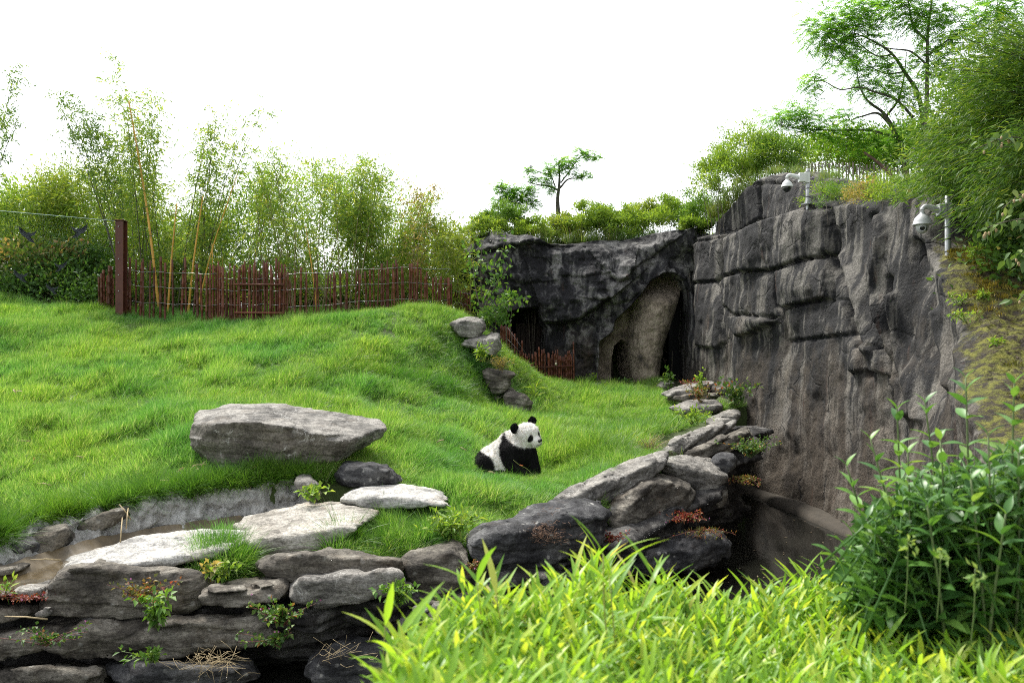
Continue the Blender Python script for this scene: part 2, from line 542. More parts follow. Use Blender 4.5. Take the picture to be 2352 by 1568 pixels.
# ------------------------------------------------------------------ sculpted rock faces
def rock_face_mat(name, warm=0.5, base=((0.006, 0.006, 0.0075), (0.020, 0.0195, 0.020), (0.092, 0.086, 0.077)), tan=(0.115, 0.088, 0.060), streak=0.16, crack=0.9):
    m, nt, bs, out = new_mat(name)
    tc = nt.nodes.new('ShaderNodeTexCoord')
    O = tc.outputs['Object']
    st = noise(nt, 2.0, 6, 0.6, vec=O, sc=(1.9, 1.9, streak), dist=0.5)
    bl = noise(nt, 0.8, 5, 0.6, vec=O)
    fine = noise(nt, 26, 6, 0.72, vec=O)
    col = ramp(nt, mth(nt, 'ADD', mth(nt, 'MULTIPLY', st, 0.62), mth(nt, 'MULTIPLY', bl, 0.38)), [(0.455, base[0]), (0.505, base[1]), (0.54, base[2]), (0.62, tuple(1.7 * c for c in base[2]))])
    # warm ochre render showing low on the face and in patches
    sx = nt.nodes.new('ShaderNodeSeparateXYZ'); nt.links.new(O, sx.inputs[0])
    low = mth(nt, 'ADD', mth(nt, 'MULTIPLY', mth(nt, 'SUBTRACT', 1.2, sx.outputs['Z']), 0.10), noise(nt, 1.6, 6, 0.68, vec=O, sc=(1, 1, 0.5)))
    tm = mth(nt, 'MULTIPLY', ramp(nt, low, [(0.60, (0, 0, 0)), (0.86, (1, 1, 1))]), warm)
    col = mix(nt, tm, col, tan)
    rust = noise(nt, 1.9, 5, 0.6, vec=O, sc=(1.6, 1.6, 0.35))
    col = mix(nt, mth(nt, 'MULTIPLY', ramp(nt, rust, [(0.63, (0, 0, 0)), (0.72, (1, 1, 1))]), 0.55), col, (0.07, 0.032, 0.02))
    col = mix(nt, 0.6, col, ramp(nt, fine, [(0.38, (0.4, 0.4, 0.4)), (0.60, (1.6, 1.6, 1.6))]), 'MULTIPLY')
    v = node(nt, 'ShaderNodeTexVoronoi', Scale=21.0); nt.links.new(O, v.inputs['Vector'])
    spk = mth(nt, 'MULTIPLY', ramp(nt, v.outputs['Distance'], [(0.08, (1, 1, 1)), (0.14, (0, 0, 0))]), ramp(nt, noise(nt, 2.6, 4, vec=O), [(0.5, (0, 0, 0)), (0.62, (1, 1, 1))]))
    col = mix(nt, mth(nt, 'MULTIPLY', spk, 0.45), col, (0.38, 0.34, 0.27))
    vo = node(nt, 'ShaderNodeTexVoronoi', Scale=crack); vo.feature = 'DISTANCE_TO_EDGE'
    wv = nt.nodes.new('ShaderNodeVectorMath'); wv.operation = 'ADD'
    nzc = node(nt, 'ShaderNodeTexNoise', Scale=2.2, Detail=4)
    nt.links.new(O, nzc.inputs['Vector'])
    sc2 = nt.nodes.new('ShaderNodeVectorMath'); sc2.operation = 'SCALE'; sc2.inputs['Scale'].default_value = 0.7
    nt.links.new(nzc.outputs['Color'], sc2.inputs[0])
    nt.links.new(O, wv.inputs[0]); nt.links.new(sc2.outputs[0], wv.inputs[1])
    nt.links.new(wv.outputs[0], vo.inputs['Vector'])
    ck = mth(nt, 'MULTIPLY', ramp(nt, vo.outputs['Distance'], [(0.0, (1, 1, 1)), (0.035, (0, 0, 0))]), ramp(nt, noise(nt, 1.1, 3, vec=O), [(0.47, (0, 0, 0)), (0.56, (1, 1, 1))]))
    col = mix(nt, mth(nt, 'MULTIPLY', ck, 0.85), col, (0.006, 0.006, 0.007))
    # moss, where it grows
    ma = mth(nt, 'ADD', attr(nt, 'var'), mth(nt, 'MULTIPLY', mth(nt, 'SUBTRACT', noise(nt, 3.4, 6, 0.65, vec=O), 0.5), 1.9))
    mossc = ramp(nt, noise(nt, 9, 5, 0.7, vec=O), [(0.38, (0.028, 0.022, 0.016)), (0.46, (0.055, 0.045, 0.018)), (0.55, (0.12, 0.125, 0.018)), (0.72, (0.22, 0.20, 0.035))])
    mf = ramp(nt, ma, [(0.42, (0, 0, 0)), (0.6, (1, 1, 1))])
    col = mix(nt, mf, col, mossc)
    nt.links.new(col, bs.inputs['Base Color'])
    bs.inputs['Roughness'].default_value = 0.82
    bs.inputs['Specular IOR Level'].default_value = 0.35
    peb = noise(nt, 17, 5, 0.72, vec=O)
    bump(nt, bs, mth(nt, 'SUBTRACT', mth(nt, 'ADD', peb, mth(nt, 'MULTIPLY', fine, 0.7)), mth(nt, 'MULTIPLY', ck, 0.8)), 0.9, 0.05)
    return m
m_cliff = rock_face_mat('stained_cliff_rock', 0.5)
m_cave = rock_face_mat('dark_cave_rock', 0.45, base=((0.015, 0.0145, 0.017), (0.044, 0.043, 0.046), (0.125, 0.121, 0.118)), streak=0.5)
m_wallrock = rock_face_mat('moat_wall_rock', 0.12, base=((0.016, 0.016, 0.018), (0.040, 0.040, 0.042), (0.10, 0.098, 0.095)), streak=0.8)

def grid_quads(nu, nv):
    i, j = np.meshgrid(np.arange(nu - 1), np.arange(nv - 1), indexing='ij')
    return np.stack([i * nv + j, (i + 1) * nv + j, (i + 1) * nv + j + 1, i * nv + j + 1], -1).reshape(-1, 4)

def overhang(px, py, line, amp, reach, crack=0.05, cw=2.0):
    """the rock above the line stands proud of the rock below, with a crack between"""
    d, s = poly_dist(px, py, line)
    up = np.where(s > 0, np.exp(-(d / (reach * 1.5)) ** 1.5), 0) * amp * np.sqrt(smooth(-1, 9, d))
    return up - crack * np.exp(-(d / cw) ** 2)

# --- the right hand cliff
cp = spline(np.array(CLIFF), 420)
tan_ = nrm(np.gradient(cp[:, :2], axis=0))
nor = np.stack([tan_[:, 1], -tan_[:, 0]], -1)                    # towards the moat
nor = np.where((nor[:, :1] > 0), -nor, nor)
nf, ntop = 150, 40
zb = -3.5
V = np.zeros((len(cp), nf + ntop, 3))
for k in range(nf):
    f = k / (nf - 1)
    z = zb + (cp[:, 2] - zb) * f
    lean = 0.28 - 0.5 * (z - zb) / 5.7
    V[:, k, :2] = cp[:, :2] + nor * lean[:, None]
    V[:, k, 2] = z
rs = (np.arange(1, ntop + 1) / ntop)
wid = 0.9 + 0.9 * smooth(11, 8, cp[:, 1])
for k in range(ntop):
    d = rs[k] * wid
    lean = 0.28 - 0.5 * (cp[:, 2] - zb) / 5.7
    V[:, nf + k, :2] = cp[:, :2] + nor * (lean - d)[:, None]
    V[:, nf + k, 2] = cp[:, 2] + 0.10 * np.sqrt(np.minimum(d / 0.3, 1)) + 0.12 * d - 0.5 * smooth(0.75, 1.0, rs[k])
P2 = pix(V); px, py = P2[..., 0], P2[..., 1]
face = np.ones(V.shape[:2]); face[:, nf:] = np.clip(1 - rs * 4, 0, 1)[None]
disp = np.zeros(V.shape[:2])
# blocks of the wall, each standing a little proud of or behind its neighbours, with open joints
for poly, off in [
    ([(1703, 532), (1760, 508), (1848, 480), (1897, 482), (1901, 586), (1856, 594), (1808, 614), (1776, 618), (1703, 624)], 0.20),
    ([(1655, 546), (1701, 532), (1701, 624), (1655, 634)], 0.07),
    ([(1788, 622), (1812, 616), (1858, 597), (1897, 590), (1903, 682), (1872, 690), (1832, 700), (1808, 708), (1790, 700)], 0.16),
    ([(1655, 638), (1700, 627), (1786, 622), (1789, 701), (1794, 731), (1755, 726), (1690, 722), (1660, 700)], 0.06),
    ([(1686, 724), (1750, 728), (1794, 734), (1760, 751), (1723, 769), (1703, 773), (1690, 752)], 0.20),
    ([(1592, 560), (1652, 548), (1653, 634), (1640, 645), (1590, 650)], 0.10),
    ([(1592, 652), (1640, 648), (1656, 700), (1664, 785), (1650, 800), (1594, 795)], 0.07),
    ([(1600, 470), (1650, 430), (1700, 425), (1700, 500), (1640, 536), (1598, 542)], 0.10),
    ([(1706, 424), (1840, 418), (1842, 470), (1760, 500), (1706, 520)], 0.06),
    ([(1806, 712), (1870, 695), (1930, 690), (1948, 765), (1870, 776), (1800, 782)], 0.05),
    ([(1955, 800), (2000, 790), (2045, 815), (2050, 862), (1985, 850), (1952, 858)], 0.10)]:
    sd = poly_sd(px, py, poly)
    off *= 0.8
    disp += off * smooth(2.5, -3.0, sd) + off * 0.2 * smooth(0, -30, sd) - 0.07 * np.exp(-((sd - 1.5) / 2.2) ** 2)
for line, amp, wv in [
    ([(1655, 540), (1656, 590), (1655, 636)], -0.09, 4), ([(1786, 620), (1790, 660), (1790, 703)], -0.10, 4), ([(1703, 530), (1701, 580), (1701, 625)], -0.10, 5),
    ([(1896, 480), (1908, 530), (1904, 586)], -0.07, 6),
    ([(1896, 586), (1937, 659), (1953, 767), (1977, 800), (1990, 860)], -0.20, 9), ([(1925, 590), (1965, 660), (1985, 740), (2005, 800)], 0.13, 12),
    ([(2021, 498), (2033, 546), (2029, 594), (2017, 659), (2045, 767), (2066, 828), (2082, 949)], 0.16, 8), ([(2000, 500), (2012, 560), (2000, 650), (2028, 770), (2050, 850)], -0.16, 9),
    ([(2074, 679), (2074, 780), (2088, 850), (2100, 960)], 0.15, 8), ([(2055, 640), (2058, 760), (2075, 860)], -0.13, 8),
    ([(2110, 560), (2118, 680), (2120, 800), (2140, 900)], -0.22, 12), ([(2145, 720), (2150, 800), (2160, 880)], 0.12, 12)]:
    d, _ = poly_dist(px, py, line)
    disp += amp * np.exp(-(d / wv) ** 2)
# the upper tier stands back from the block below it
d, s = poly_dist(px, py, [(1590, 545), (1640, 538), (1700, 530), (1760, 505), (1848, 474), (1860, 400)])
tier = -0.55 * smooth(-3, 5, np.where(s > 0, d, -d)) * (px < 1862)
tier[:, nf:] = tier[:, nf - 1:nf]
disp += 0.16 * fbm(V * 0.5, 2, 11) + 0.05 * fbm(V * np.array([1.5, 1.5, 1.8]), 3, 21) + 0.018 * fbm(V * 7.0, 3, 31)
disp += 0.02 * fbm(V * np.array([1.5, 1.5, 0.25]), 3, 51)
# weathered bands
V[..., 0] += nor[:, None, 0] * (disp * face + tier)
V[..., 1] += nor[:, None, 1] * (disp * face + tier)
V[..., 2] += (1 - face) * (0.10 * fbm(V * 1.4, 4, 41) + 0.03 * fbm(V * 8, 2, 42))
moss = np.zeros(V.shape[:2])
kk = np.arange(nf + ntop)[None, :]
edge = smooth(nf - 12, nf + 6, kk) * smooth(nf + ntop + 8, nf + ntop - 6, kk)
moss = edge * (0.10 + 0.56 * smooth(11.2, 9.8, V[..., 1]) + 0.28 * smooth(14.0, 12.0, V[..., 1])) - 0.35 * (1 - edge) - 0.1
cliff = MB().add(V.reshape(-1, 3), None, grid_quads(len(cp), nf + ntop), moss.ravel()).build('rock_cliff', m_cliff)
tag(cliff, 'tall streaked grey rock cliff with mossy top rising from the moat', 'cliff')
CLIFF_V = V

# --- the cave face
xs = np.linspace(-1.75, 6.3, 330); zs = np.linspace(-1.7, 3.4, 215)
XX, ZZ = np.meshgrid(xs, zs, indexing='ij')
Y0 = 22.6 - 0.16 * (XX + 1) + 0.06 * (ZZ + 1.5) + 1.6 * np.maximum(-0.9 - XX, 0) + 2.0 * np.maximum(XX - 5.0, 0)
px, py = 1176 + FP * XX / Y0, 784 - FP * ZZ / Y0
OPEN1 = [(1152, 746), (1165, 721), (1196, 709), (1236, 706), (1243, 734), (1255, 753), (1250, 793), (1253, 930), (1149, 930)]
OPEN2 = [(1373, 930), (1376, 784), (1408, 762), (1414, 737), (1457, 693), (1476, 669), (1498, 644), (1523, 628), (1548, 628), (1573, 641), (1586, 672), (1590, 737), (1587, 778), (1592, 815), (1592, 930)]
D = 0.42 * fbm(np.stack([XX, Y0, ZZ], -1) * 0.6, 3, 61) + 0.16 * fbm(np.stack([XX * 1.9 + 0.8 * ZZ, Y0, ZZ * 2.4], -1), 4, 62) + 0.05 * fbm(np.stack([XX, Y0, ZZ], -1) * 5, 4, 63)
for line, amp, reach, cr in [
    ([(1092, 586), (1155, 573), (1222, 562), (1262, 563)], 0.28, 26, 0.05),
    ([(1236, 705), (1246, 742), (1286, 746), (1327, 737), (1367, 712), (1395, 690)], 0.45, 46, 0.06),
    ([(1380, 618), (1396, 642), (1420, 649), (1446, 643), (1452, 622)], 0.26, 22, 0.05),
    ([(1450, 625), (1470, 608), (1500, 590), (1540, 560)], 0.14, 22, 0.05),
    ([(1300, 636), (1340, 640), (1378, 632)], 0.10, 20, 0.04),
    ([(1360, 690), (1410, 700), (1450, 690), (1480, 660)], 0.15, 20, 0.04),
    ([(1150, 640), (1200, 655), (1240, 650)], 0.10, 20, 0.03)]:
    D += overhang(px, py, line, amp, reach, cr)
s1, s2 = poly_sd(px, py, OPEN1), poly_sd(px, py, OPEN2)
D += 0.16 * np.exp(-(s2 / 9.0) ** 2) + 0.12 * np.exp(-(s1 / 9.0) ** 2)
depth = 1.9 * smooth(2, -7, s1) + 0.55 * smooth(-20, -70, s1)
rec = 1.05 * smooth(2, -5, s2)                                      # the shallow recess behind the arch
cyc = np.interp(py, [620, 675, 793, 886, 930], [1528, 1521, 1493, 1490, 1490])
cyw = np.interp(py, [620, 675, 793, 886, 930], [64, 58, 45, 33, 33])
inn = np.minimum(poly_sd(px, py, [(1418, 930), (1419, 830), (1424, 797), (1439, 782), (1454, 796), (1462, 830), (1466, 930)]), np.where((px > cyc) & (py > 640), np.maximum(cyc + cyw - px, s2 + 2), 99))
deep = 2.6 * smooth(3, -3, inn) * (s2 < 0)
u = np.clip((px - cyc) / cyw, -1, 1)
col = np.where(np.abs(px - cyc) < cyw, np.sqrt(1 - u * u), 0) * 1.15 * smooth(640, 700, py) * (s2 < -1)
rough_in = 0.05 * fbm(np.stack([XX, Y0, ZZ], -1) * 5, 4, 71)
YY = Y0 - D * (s2 > -6) * (s1 > -6) + depth + rec + deep * (1 - np.clip(col * 3, 0, 1)) - col + rough_in * (s2 < 0)
top = np.interp(1176 + FP * xs / 22.4, [900, 1060, 1095, 1130, 1150, 1180, 1205, 1240, 1270, 1300, 1340, 1420, 1500, 1560, 1590, 1700], [575, 560, 536, 527, 527, 537, 540, 549, 558, 560, 556, 548, 538, 536, 530, 520])
ztop = (784 - top) / FP * 22.4 + 0.05 * vn(np.stack([xs * 2, xs * 0, xs * 0], -1), 81)
sc_ = (ztop[:, None] + 1.7) / (3.4 + 1.7)
ZZ2 = -1.7 + (ZZ + 1.7) * 1.0
over = np.maximum(ZZ2 - ztop[:, None], 0)                           # above the brow the sheet turns back onto the roof
V = np.stack([XX, YY + over * 7.0 + 0.3 * smooth(-0.35, 0, ZZ2 - ztop[:, None]), np.minimum(ZZ2, ztop[:, None] + over * 0.06)], -1)
warm_ = (s2 < -2).astype(float)
m_tan, nt, bs, out = new_mat('tan_plaster')
nt.links.new(ramp(nt, noise(nt, 3.2, 7, 0.68), [(0.34, (0.08, 0.068, 0.055)), (0.44, (0.24, 0.195, 0.145)), (0.56, (0.36, 0.30, 0.23)), (0.7, (0.44, 0.38, 0.30))]), bs.inputs['Base Color'])
bs.inputs['Roughness'].default_value = 0.9
bump(nt, bs, noise(nt, 9, 7, 0.7), 0.9, 0.12)
cave = MB().add(V.reshape(-1, 3), None, grid_quads(len(xs), len(zs)), np.full(V.shape[:2], -0.6).ravel()).build('cave_wall', m_cave)
cave.data.materials.append(m_tan)
fc = np.zeros(len(cave.data.polygons), np.int32)
qi = grid_quads(len(xs), len(zs))
fc[(s2.ravel()[qi].mean(1) < -3)] = 1
cave.data.polygons.foreach_set('material_index', fc)
tag(cave, 'black rock face with arched cave openings at the back of the lawn', 'rock wall')
cave['_loc'] = [0.0, 0.0, 0.0]
m_dark = plain('dark_interior', (0.012, 0.011, 0.010), 0.9)
m_door = plain('brown_door_boards', (0.030, 0.015, 0.010), 0.7, nscale=5, var=0.4)
m_steel = plain('galvanised_steel', (0.42, 0.43, 0.44), 0.45, 0.6, nscale=9, var=0.25)
# boarded door deep in the left opening
door = thing('cave_door', 'dark brown boarded door inside the low cave behind the rusty poles', 'door', at(1215, 890, 23.9))
for k in range(6):
    c = at(1190 + 11.5 * k, 815, 23.95 + 0.012 * (k % 2))
    MB().box((c[0], c[1], -0.45), (0.138, 0.05, 2.0)).build('plank', m_door, door, smooth_shade=False)
# dark glazed door in the right opening
door = thing('dark_glass_door', 'dark glass door with thin steel edge in the tall cave arch', 'door', at(1565, 888, 23.3))
m_dglass = plain('dark_glass', (0.008, 0.009, 0.010), 0.12)
c = at(1565, 800, 23.3)
MB().box((c[0] + 0.1, 23.3, 0.0), (0.95, 0.03, 3.0)).build('pane', m_dglass, door, smooth_shade=False)
MB().box((c[0] + 0.02, 23.24, 0.0), (0.035, 0.05, 3.0)).build('frame', plain('frame_grey', (0.05, 0.052, 0.055), 0.5), door, smooth_shade=False)

# --- the wall of the moat below the rim stones
wp = spline(np.c_[np.array(WALL) + np.array([-0.2, 0.5]), np.interp(np.arange(len(WALL)), [0, 3, 6, 8, 11, 13, 15], [-2.45, -2.45, -2.5, -2.45, -2.15, -1.85, -1.7])], 430)
tan_ = nrm(np.gradient(wp[:, :2], axis=0))
nor = np.stack([tan_[:, 1], -tan_[:, 0]], -1)
nv = 64
V = np.zeros((len(wp), nv, 3))
for k in range(nv):
    f = k / (nv - 1)
    if f < 0.75:
        g = f / 0.75
        V[:, k, :2] = wp[:, :2] + nor * (0.05 - 0.25 * math.sin(math.pi * (1 - g)) + 0.12 * g)
        V[:, k, 2] = -3.55 + (wp[:, 2] + 3.55) * g
    else:
        g = (f - 0.75) / 0.25
        V[:, k, :2] = wp[:, :2] + nor * (0.17 - 1.0 * g)
        V[:, k, 2] = wp[:, 2] + 0.04 + 0.10 * g
lay = V[..., 2] * 5.5 + 0.7 * fbm(V * np.array([0.6, 0.6, 0.2]), 2, 95); lf_ = lay - np.floor(lay)
d_ = 0.13 * (lf_ - smooth(0.85, 1.0, lf_)) + 0.24 * fbm(V * np.array([1.1, 1.1, 1.6]), 3, 91) + 0.09 * fbm(V * 3.3, 3, 92) + 0.03 * fbm(V * 10, 2, 93)
V[..., :2] += nor[:, None] * (d_ * (1 - smooth(0.8, 0.9, np.arange(nv) / nv))[None, :])[..., None]
V[..., 2] += 0.07 * fbm(V * 2.0, 3, 94) * smooth(0.6, 0.75, np.arange(nv) / nv)[None]
ms = -0.35 + 0.30 * smooth(0.66, 0.8, np.arange(nv) / nv)[None] + 0 * V[..., 0]
mw = MB().add(V.reshape(-1, 3), None, grid_quads(len(wp), nv), ms.ravel()).build('moat_wall', m_wallrock)
tag(mw, 'dark rough rock wall dropping into the moat below the rim stones', 'rock wall')

# --- moat water with a pale ledge at the foot of the cliff
m_water, nt, bs, out = new_mat('dark_moat_water')
bs.inputs['Base Color'].default_value = (0.010, 0.010, 0.008, 1)
bs.inputs['Roughness'].default_value = 0.08
bs.inputs['IOR'].default_value = 1.33
bump(nt, bs, noise(nt, 5, 4, sc=(1, 0.4, 1)), 0.15, 0.02)
water = MB().add([(-14, 3.2, ZW), (6.2, 3.2, ZW), (6.2, 16.2, ZW), (-14, 16.2, ZW)], None, [[0, 1, 2, 3]]).build('moat_water', m_water, kind='structure')
lc = spline(np.array([(5.28, 17.0), (5.42, 15.4), (5.60, 14.0), (5.78, 12.6), (5.86, 11.5), (5.8, 10.4), (5.5, 9.3)]) - [0.28, 0], 60)
mb = MB()
prof = np.array([(-0.08, -0.25), (-0.05, 0.0), (0.0, 0.07), (0.10, 0.10), (0.5, 0.13)])
V = np.zeros((60, 5, 3))
for k in range(5):
    V[:, k, 0] = lc[:, 0] + prof[k, 0] - 0.28; V[:, k, 1] = lc[:, 1]; V[:, k, 2] = ZW + prof[k, 1]
V[..., 0] += 0.04 * vn(V * 4, 5)
ledge = MB().add(V.reshape(-1, 3), None, grid_quads(60, 5)).build('cliff_ledge', plain('ledge_concrete', (0.045, 0.037, 0.027), 0.9, nscale=6, bmp=0.5))
tag(ledge, 'narrow tan concrete ledge at the waterline of the tall cliff', 'ledge')
# floating bits of leaf
mb = MB(); n = 200
P = np.c_[rng.uniform(2.2, 5.5, n), rng.uniform(7.5, 16, n), np.full(n, ZW + 0.006)]
A = rng.uniform(0, 6.28, n)
mb.leaves(P, np.c_[np.cos(A), np.sin(A), np.zeros(n)], rng.uniform(0.03, 0.09, n), rng.uniform(0.012, 0.02, n), flat=0.95, fold=0.02)
fl = mb.build('floating_leaves', leaf_mat('dead_leaf_bits', [(0, (0.10, 0.07, 0.04)), (1, (0.35, 0.28, 0.18))], 0.1), kind='stuff', label='scattered dead leaf bits floating on the dark moat water')

# --- the rill: pale plaster bank, brown shallow water
m_bank, nt, bs, out = new_mat('pale_plaster_bank')
nt.links.new(mix(nt, ramp(nt, noise(nt, 14, 6, 0.7), [(0.44, (0, 0, 0)), (0.56, (1, 1, 1))]), ramp(nt, noise(nt, 2.2, 6, 0.65), [(0.34, (0.30, 0.26, 0.20)), (0.44, (0.48, 0.47, 0.44)), (0.6, (0.66, 0.655, 0.64))]), (0.40, 0.39, 0.37)), bs.inputs['Base Color'])
bs.inputs['Roughness'].default_value = 0.9
bump(nt, bs, noise(nt, 9, 8, 0.75), 1.0, 0.08)
NS = 360
sp = spline(STREAM[:, :2], NS)
tn = nrm(np.gradient(sp, axis=0)); sn = np.stack([-tn[:, 1], tn[:, 0]], -1)
bh = np.interp(np.arange(NS) / (NS - 1), [0, 0.35, 0.6, 0.8, 1.0], [0.12, 0.13, 0.18, 0.26, 0.34])
V = np.zeros((NS, 64, 3))
for k in range(64):
    f = k / 63
    V[:, k, :2] = sp + sn * (0.06 + 0.62 * f)
    V[:, k, 2] = -2.22 + (bh + 0.20) * smooth(0.10, 0.75, f)
V[..., 2] += (0.03 * fbm(V * 3.5, 4, 101) + 0.045 * fbm(V * 11, 4, 102))
V[..., :2] += sn[:, None] * (0.10 * fbm(V * 6.5, 4, 103))[..., None]
bank = MB().add(V.reshape(-1, 3), None, grid_quads(NS, 64)).build('stream_bank', m_bank, kind='structure')
V = np.zeros((NS, 14, 3))
for k in range(14):
    f = k / 13
    V[:, k, :2] = sp - sn * (0.38 - 0.58 * f)
    V[:, k, 2] = -2.24 + 0.10 * (2 * f - 0.7) ** 2
V[..., 2] += 0.025 * fbm(V * 5, 4, 104)
bed = MB().add(V.reshape(-1, 3), None, grid_quads(NS, 14)).build('stream_bed', plain('wet_silt', (0.085, 0.060, 0.026), 0.5, nscale=5, var=0.45, bmp=0.4), kind='structure')
m_rill, nt, bs, out = new_mat('shallow_brown_water')
bs.inputs['Base Color'].default_value = (0.10, 0.07, 0.028, 1)
bs.inputs['Roughness'].default_value = 0.05
bs.inputs['Alpha'].default_value = 0.45
bump(nt, bs, noise(nt, 9, 3), 0.2, 0.02)
V = np.zeros((NS, 2, 3))
V[:, 0, :2] = sp - sn * 0.30; V[:, 1, :2] = sp + sn * 0.26; V[..., 2] = -2.165
MB().add(V.reshape(-1, 3), None, grid_quads(NS, 2)).build('stream_water', m_rill, kind='structure')
# ------------------------------------------------------------------ boulders
ROCKM = {
    'pale': rock_mat('pale_slate', (0.20, 0.185, 0.16), (0.37, 0.345, 0.305), (0.52, 0.495, 0.445), (0.26, 0.17, 0.10), 0.45, 0.35, strata=(1.0, 1.0, 5.0), lic_col=(0.24, 0.22, 0.17)),
    'white': rock_mat('bleached_slate', (0.24, 0.235, 0.225), (0.43, 0.42, 0.395), (0.56, 0.55, 0.52), (0.30, 0.21, 0.12), 0.35, 0.3, strata=(1.0, 1.0, 7.0), lic_col=(0.24, 0.23, 0.18)),
    'grey': rock_mat('grey_slate', (0.090, 0.086, 0.080), (0.20, 0.189, 0.172), (0.325, 0.308, 0.28), (0.16, 0.12, 0.08), 0.4, 0.25, vein=0.8),
    'dark': rock_mat('dark_slate', (0.042, 0.037, 0.031), (0.110, 0.098, 0.081), (0.245, 0.225, 0.19), (0.12, 0.075, 0.035), 0.35, 0.4),
    'black': rock_mat('black_slate', (0.022, 0.022, 0.024), (0.055, 0.055, 0.059), (0.125, 0.125, 0.125), (0.07, 0.045, 0.03), 0.3, 0.6),
}
ROCK_PLANES = []

def hull_planes(P):
    bm = bmesh.new()
    for p in P: bm.verts.new(p)
    r = bmesh.ops.convex_hull(bm, input=bm.verts)
    bm.normal_update()
    c = Vector(np.mean(P, 0))
    out = []
    for f in bm.faces:
        n = f.normal
        if n.length < 0.5: continue
        d = n.dot(f.verts[0].co)
        if n.dot(c) - d > 0: n, d = -n, -d
        out.append((n[0], n[1], n[2], d))
    bm.free()
    return np.array(out)

def biggest(V, Q):
    n = len(V); lab = np.arange(n)
    while True:
        m = lab[Q].min(1)
        new = lab.copy()
        for k in range(4): np.minimum.at(new, Q[:, k], m)
        new = new[new]
        if (new == lab).all(): break
        lab = new
    u, c = np.unique(lab, return_counts=True)
    if len(u) == 1: return V, Q
    keep = lab == u[c.argmax()]
    idx = np.cumsum(keep) - 1
    return V[keep], idx[Q[keep[Q[:, 0]]]]

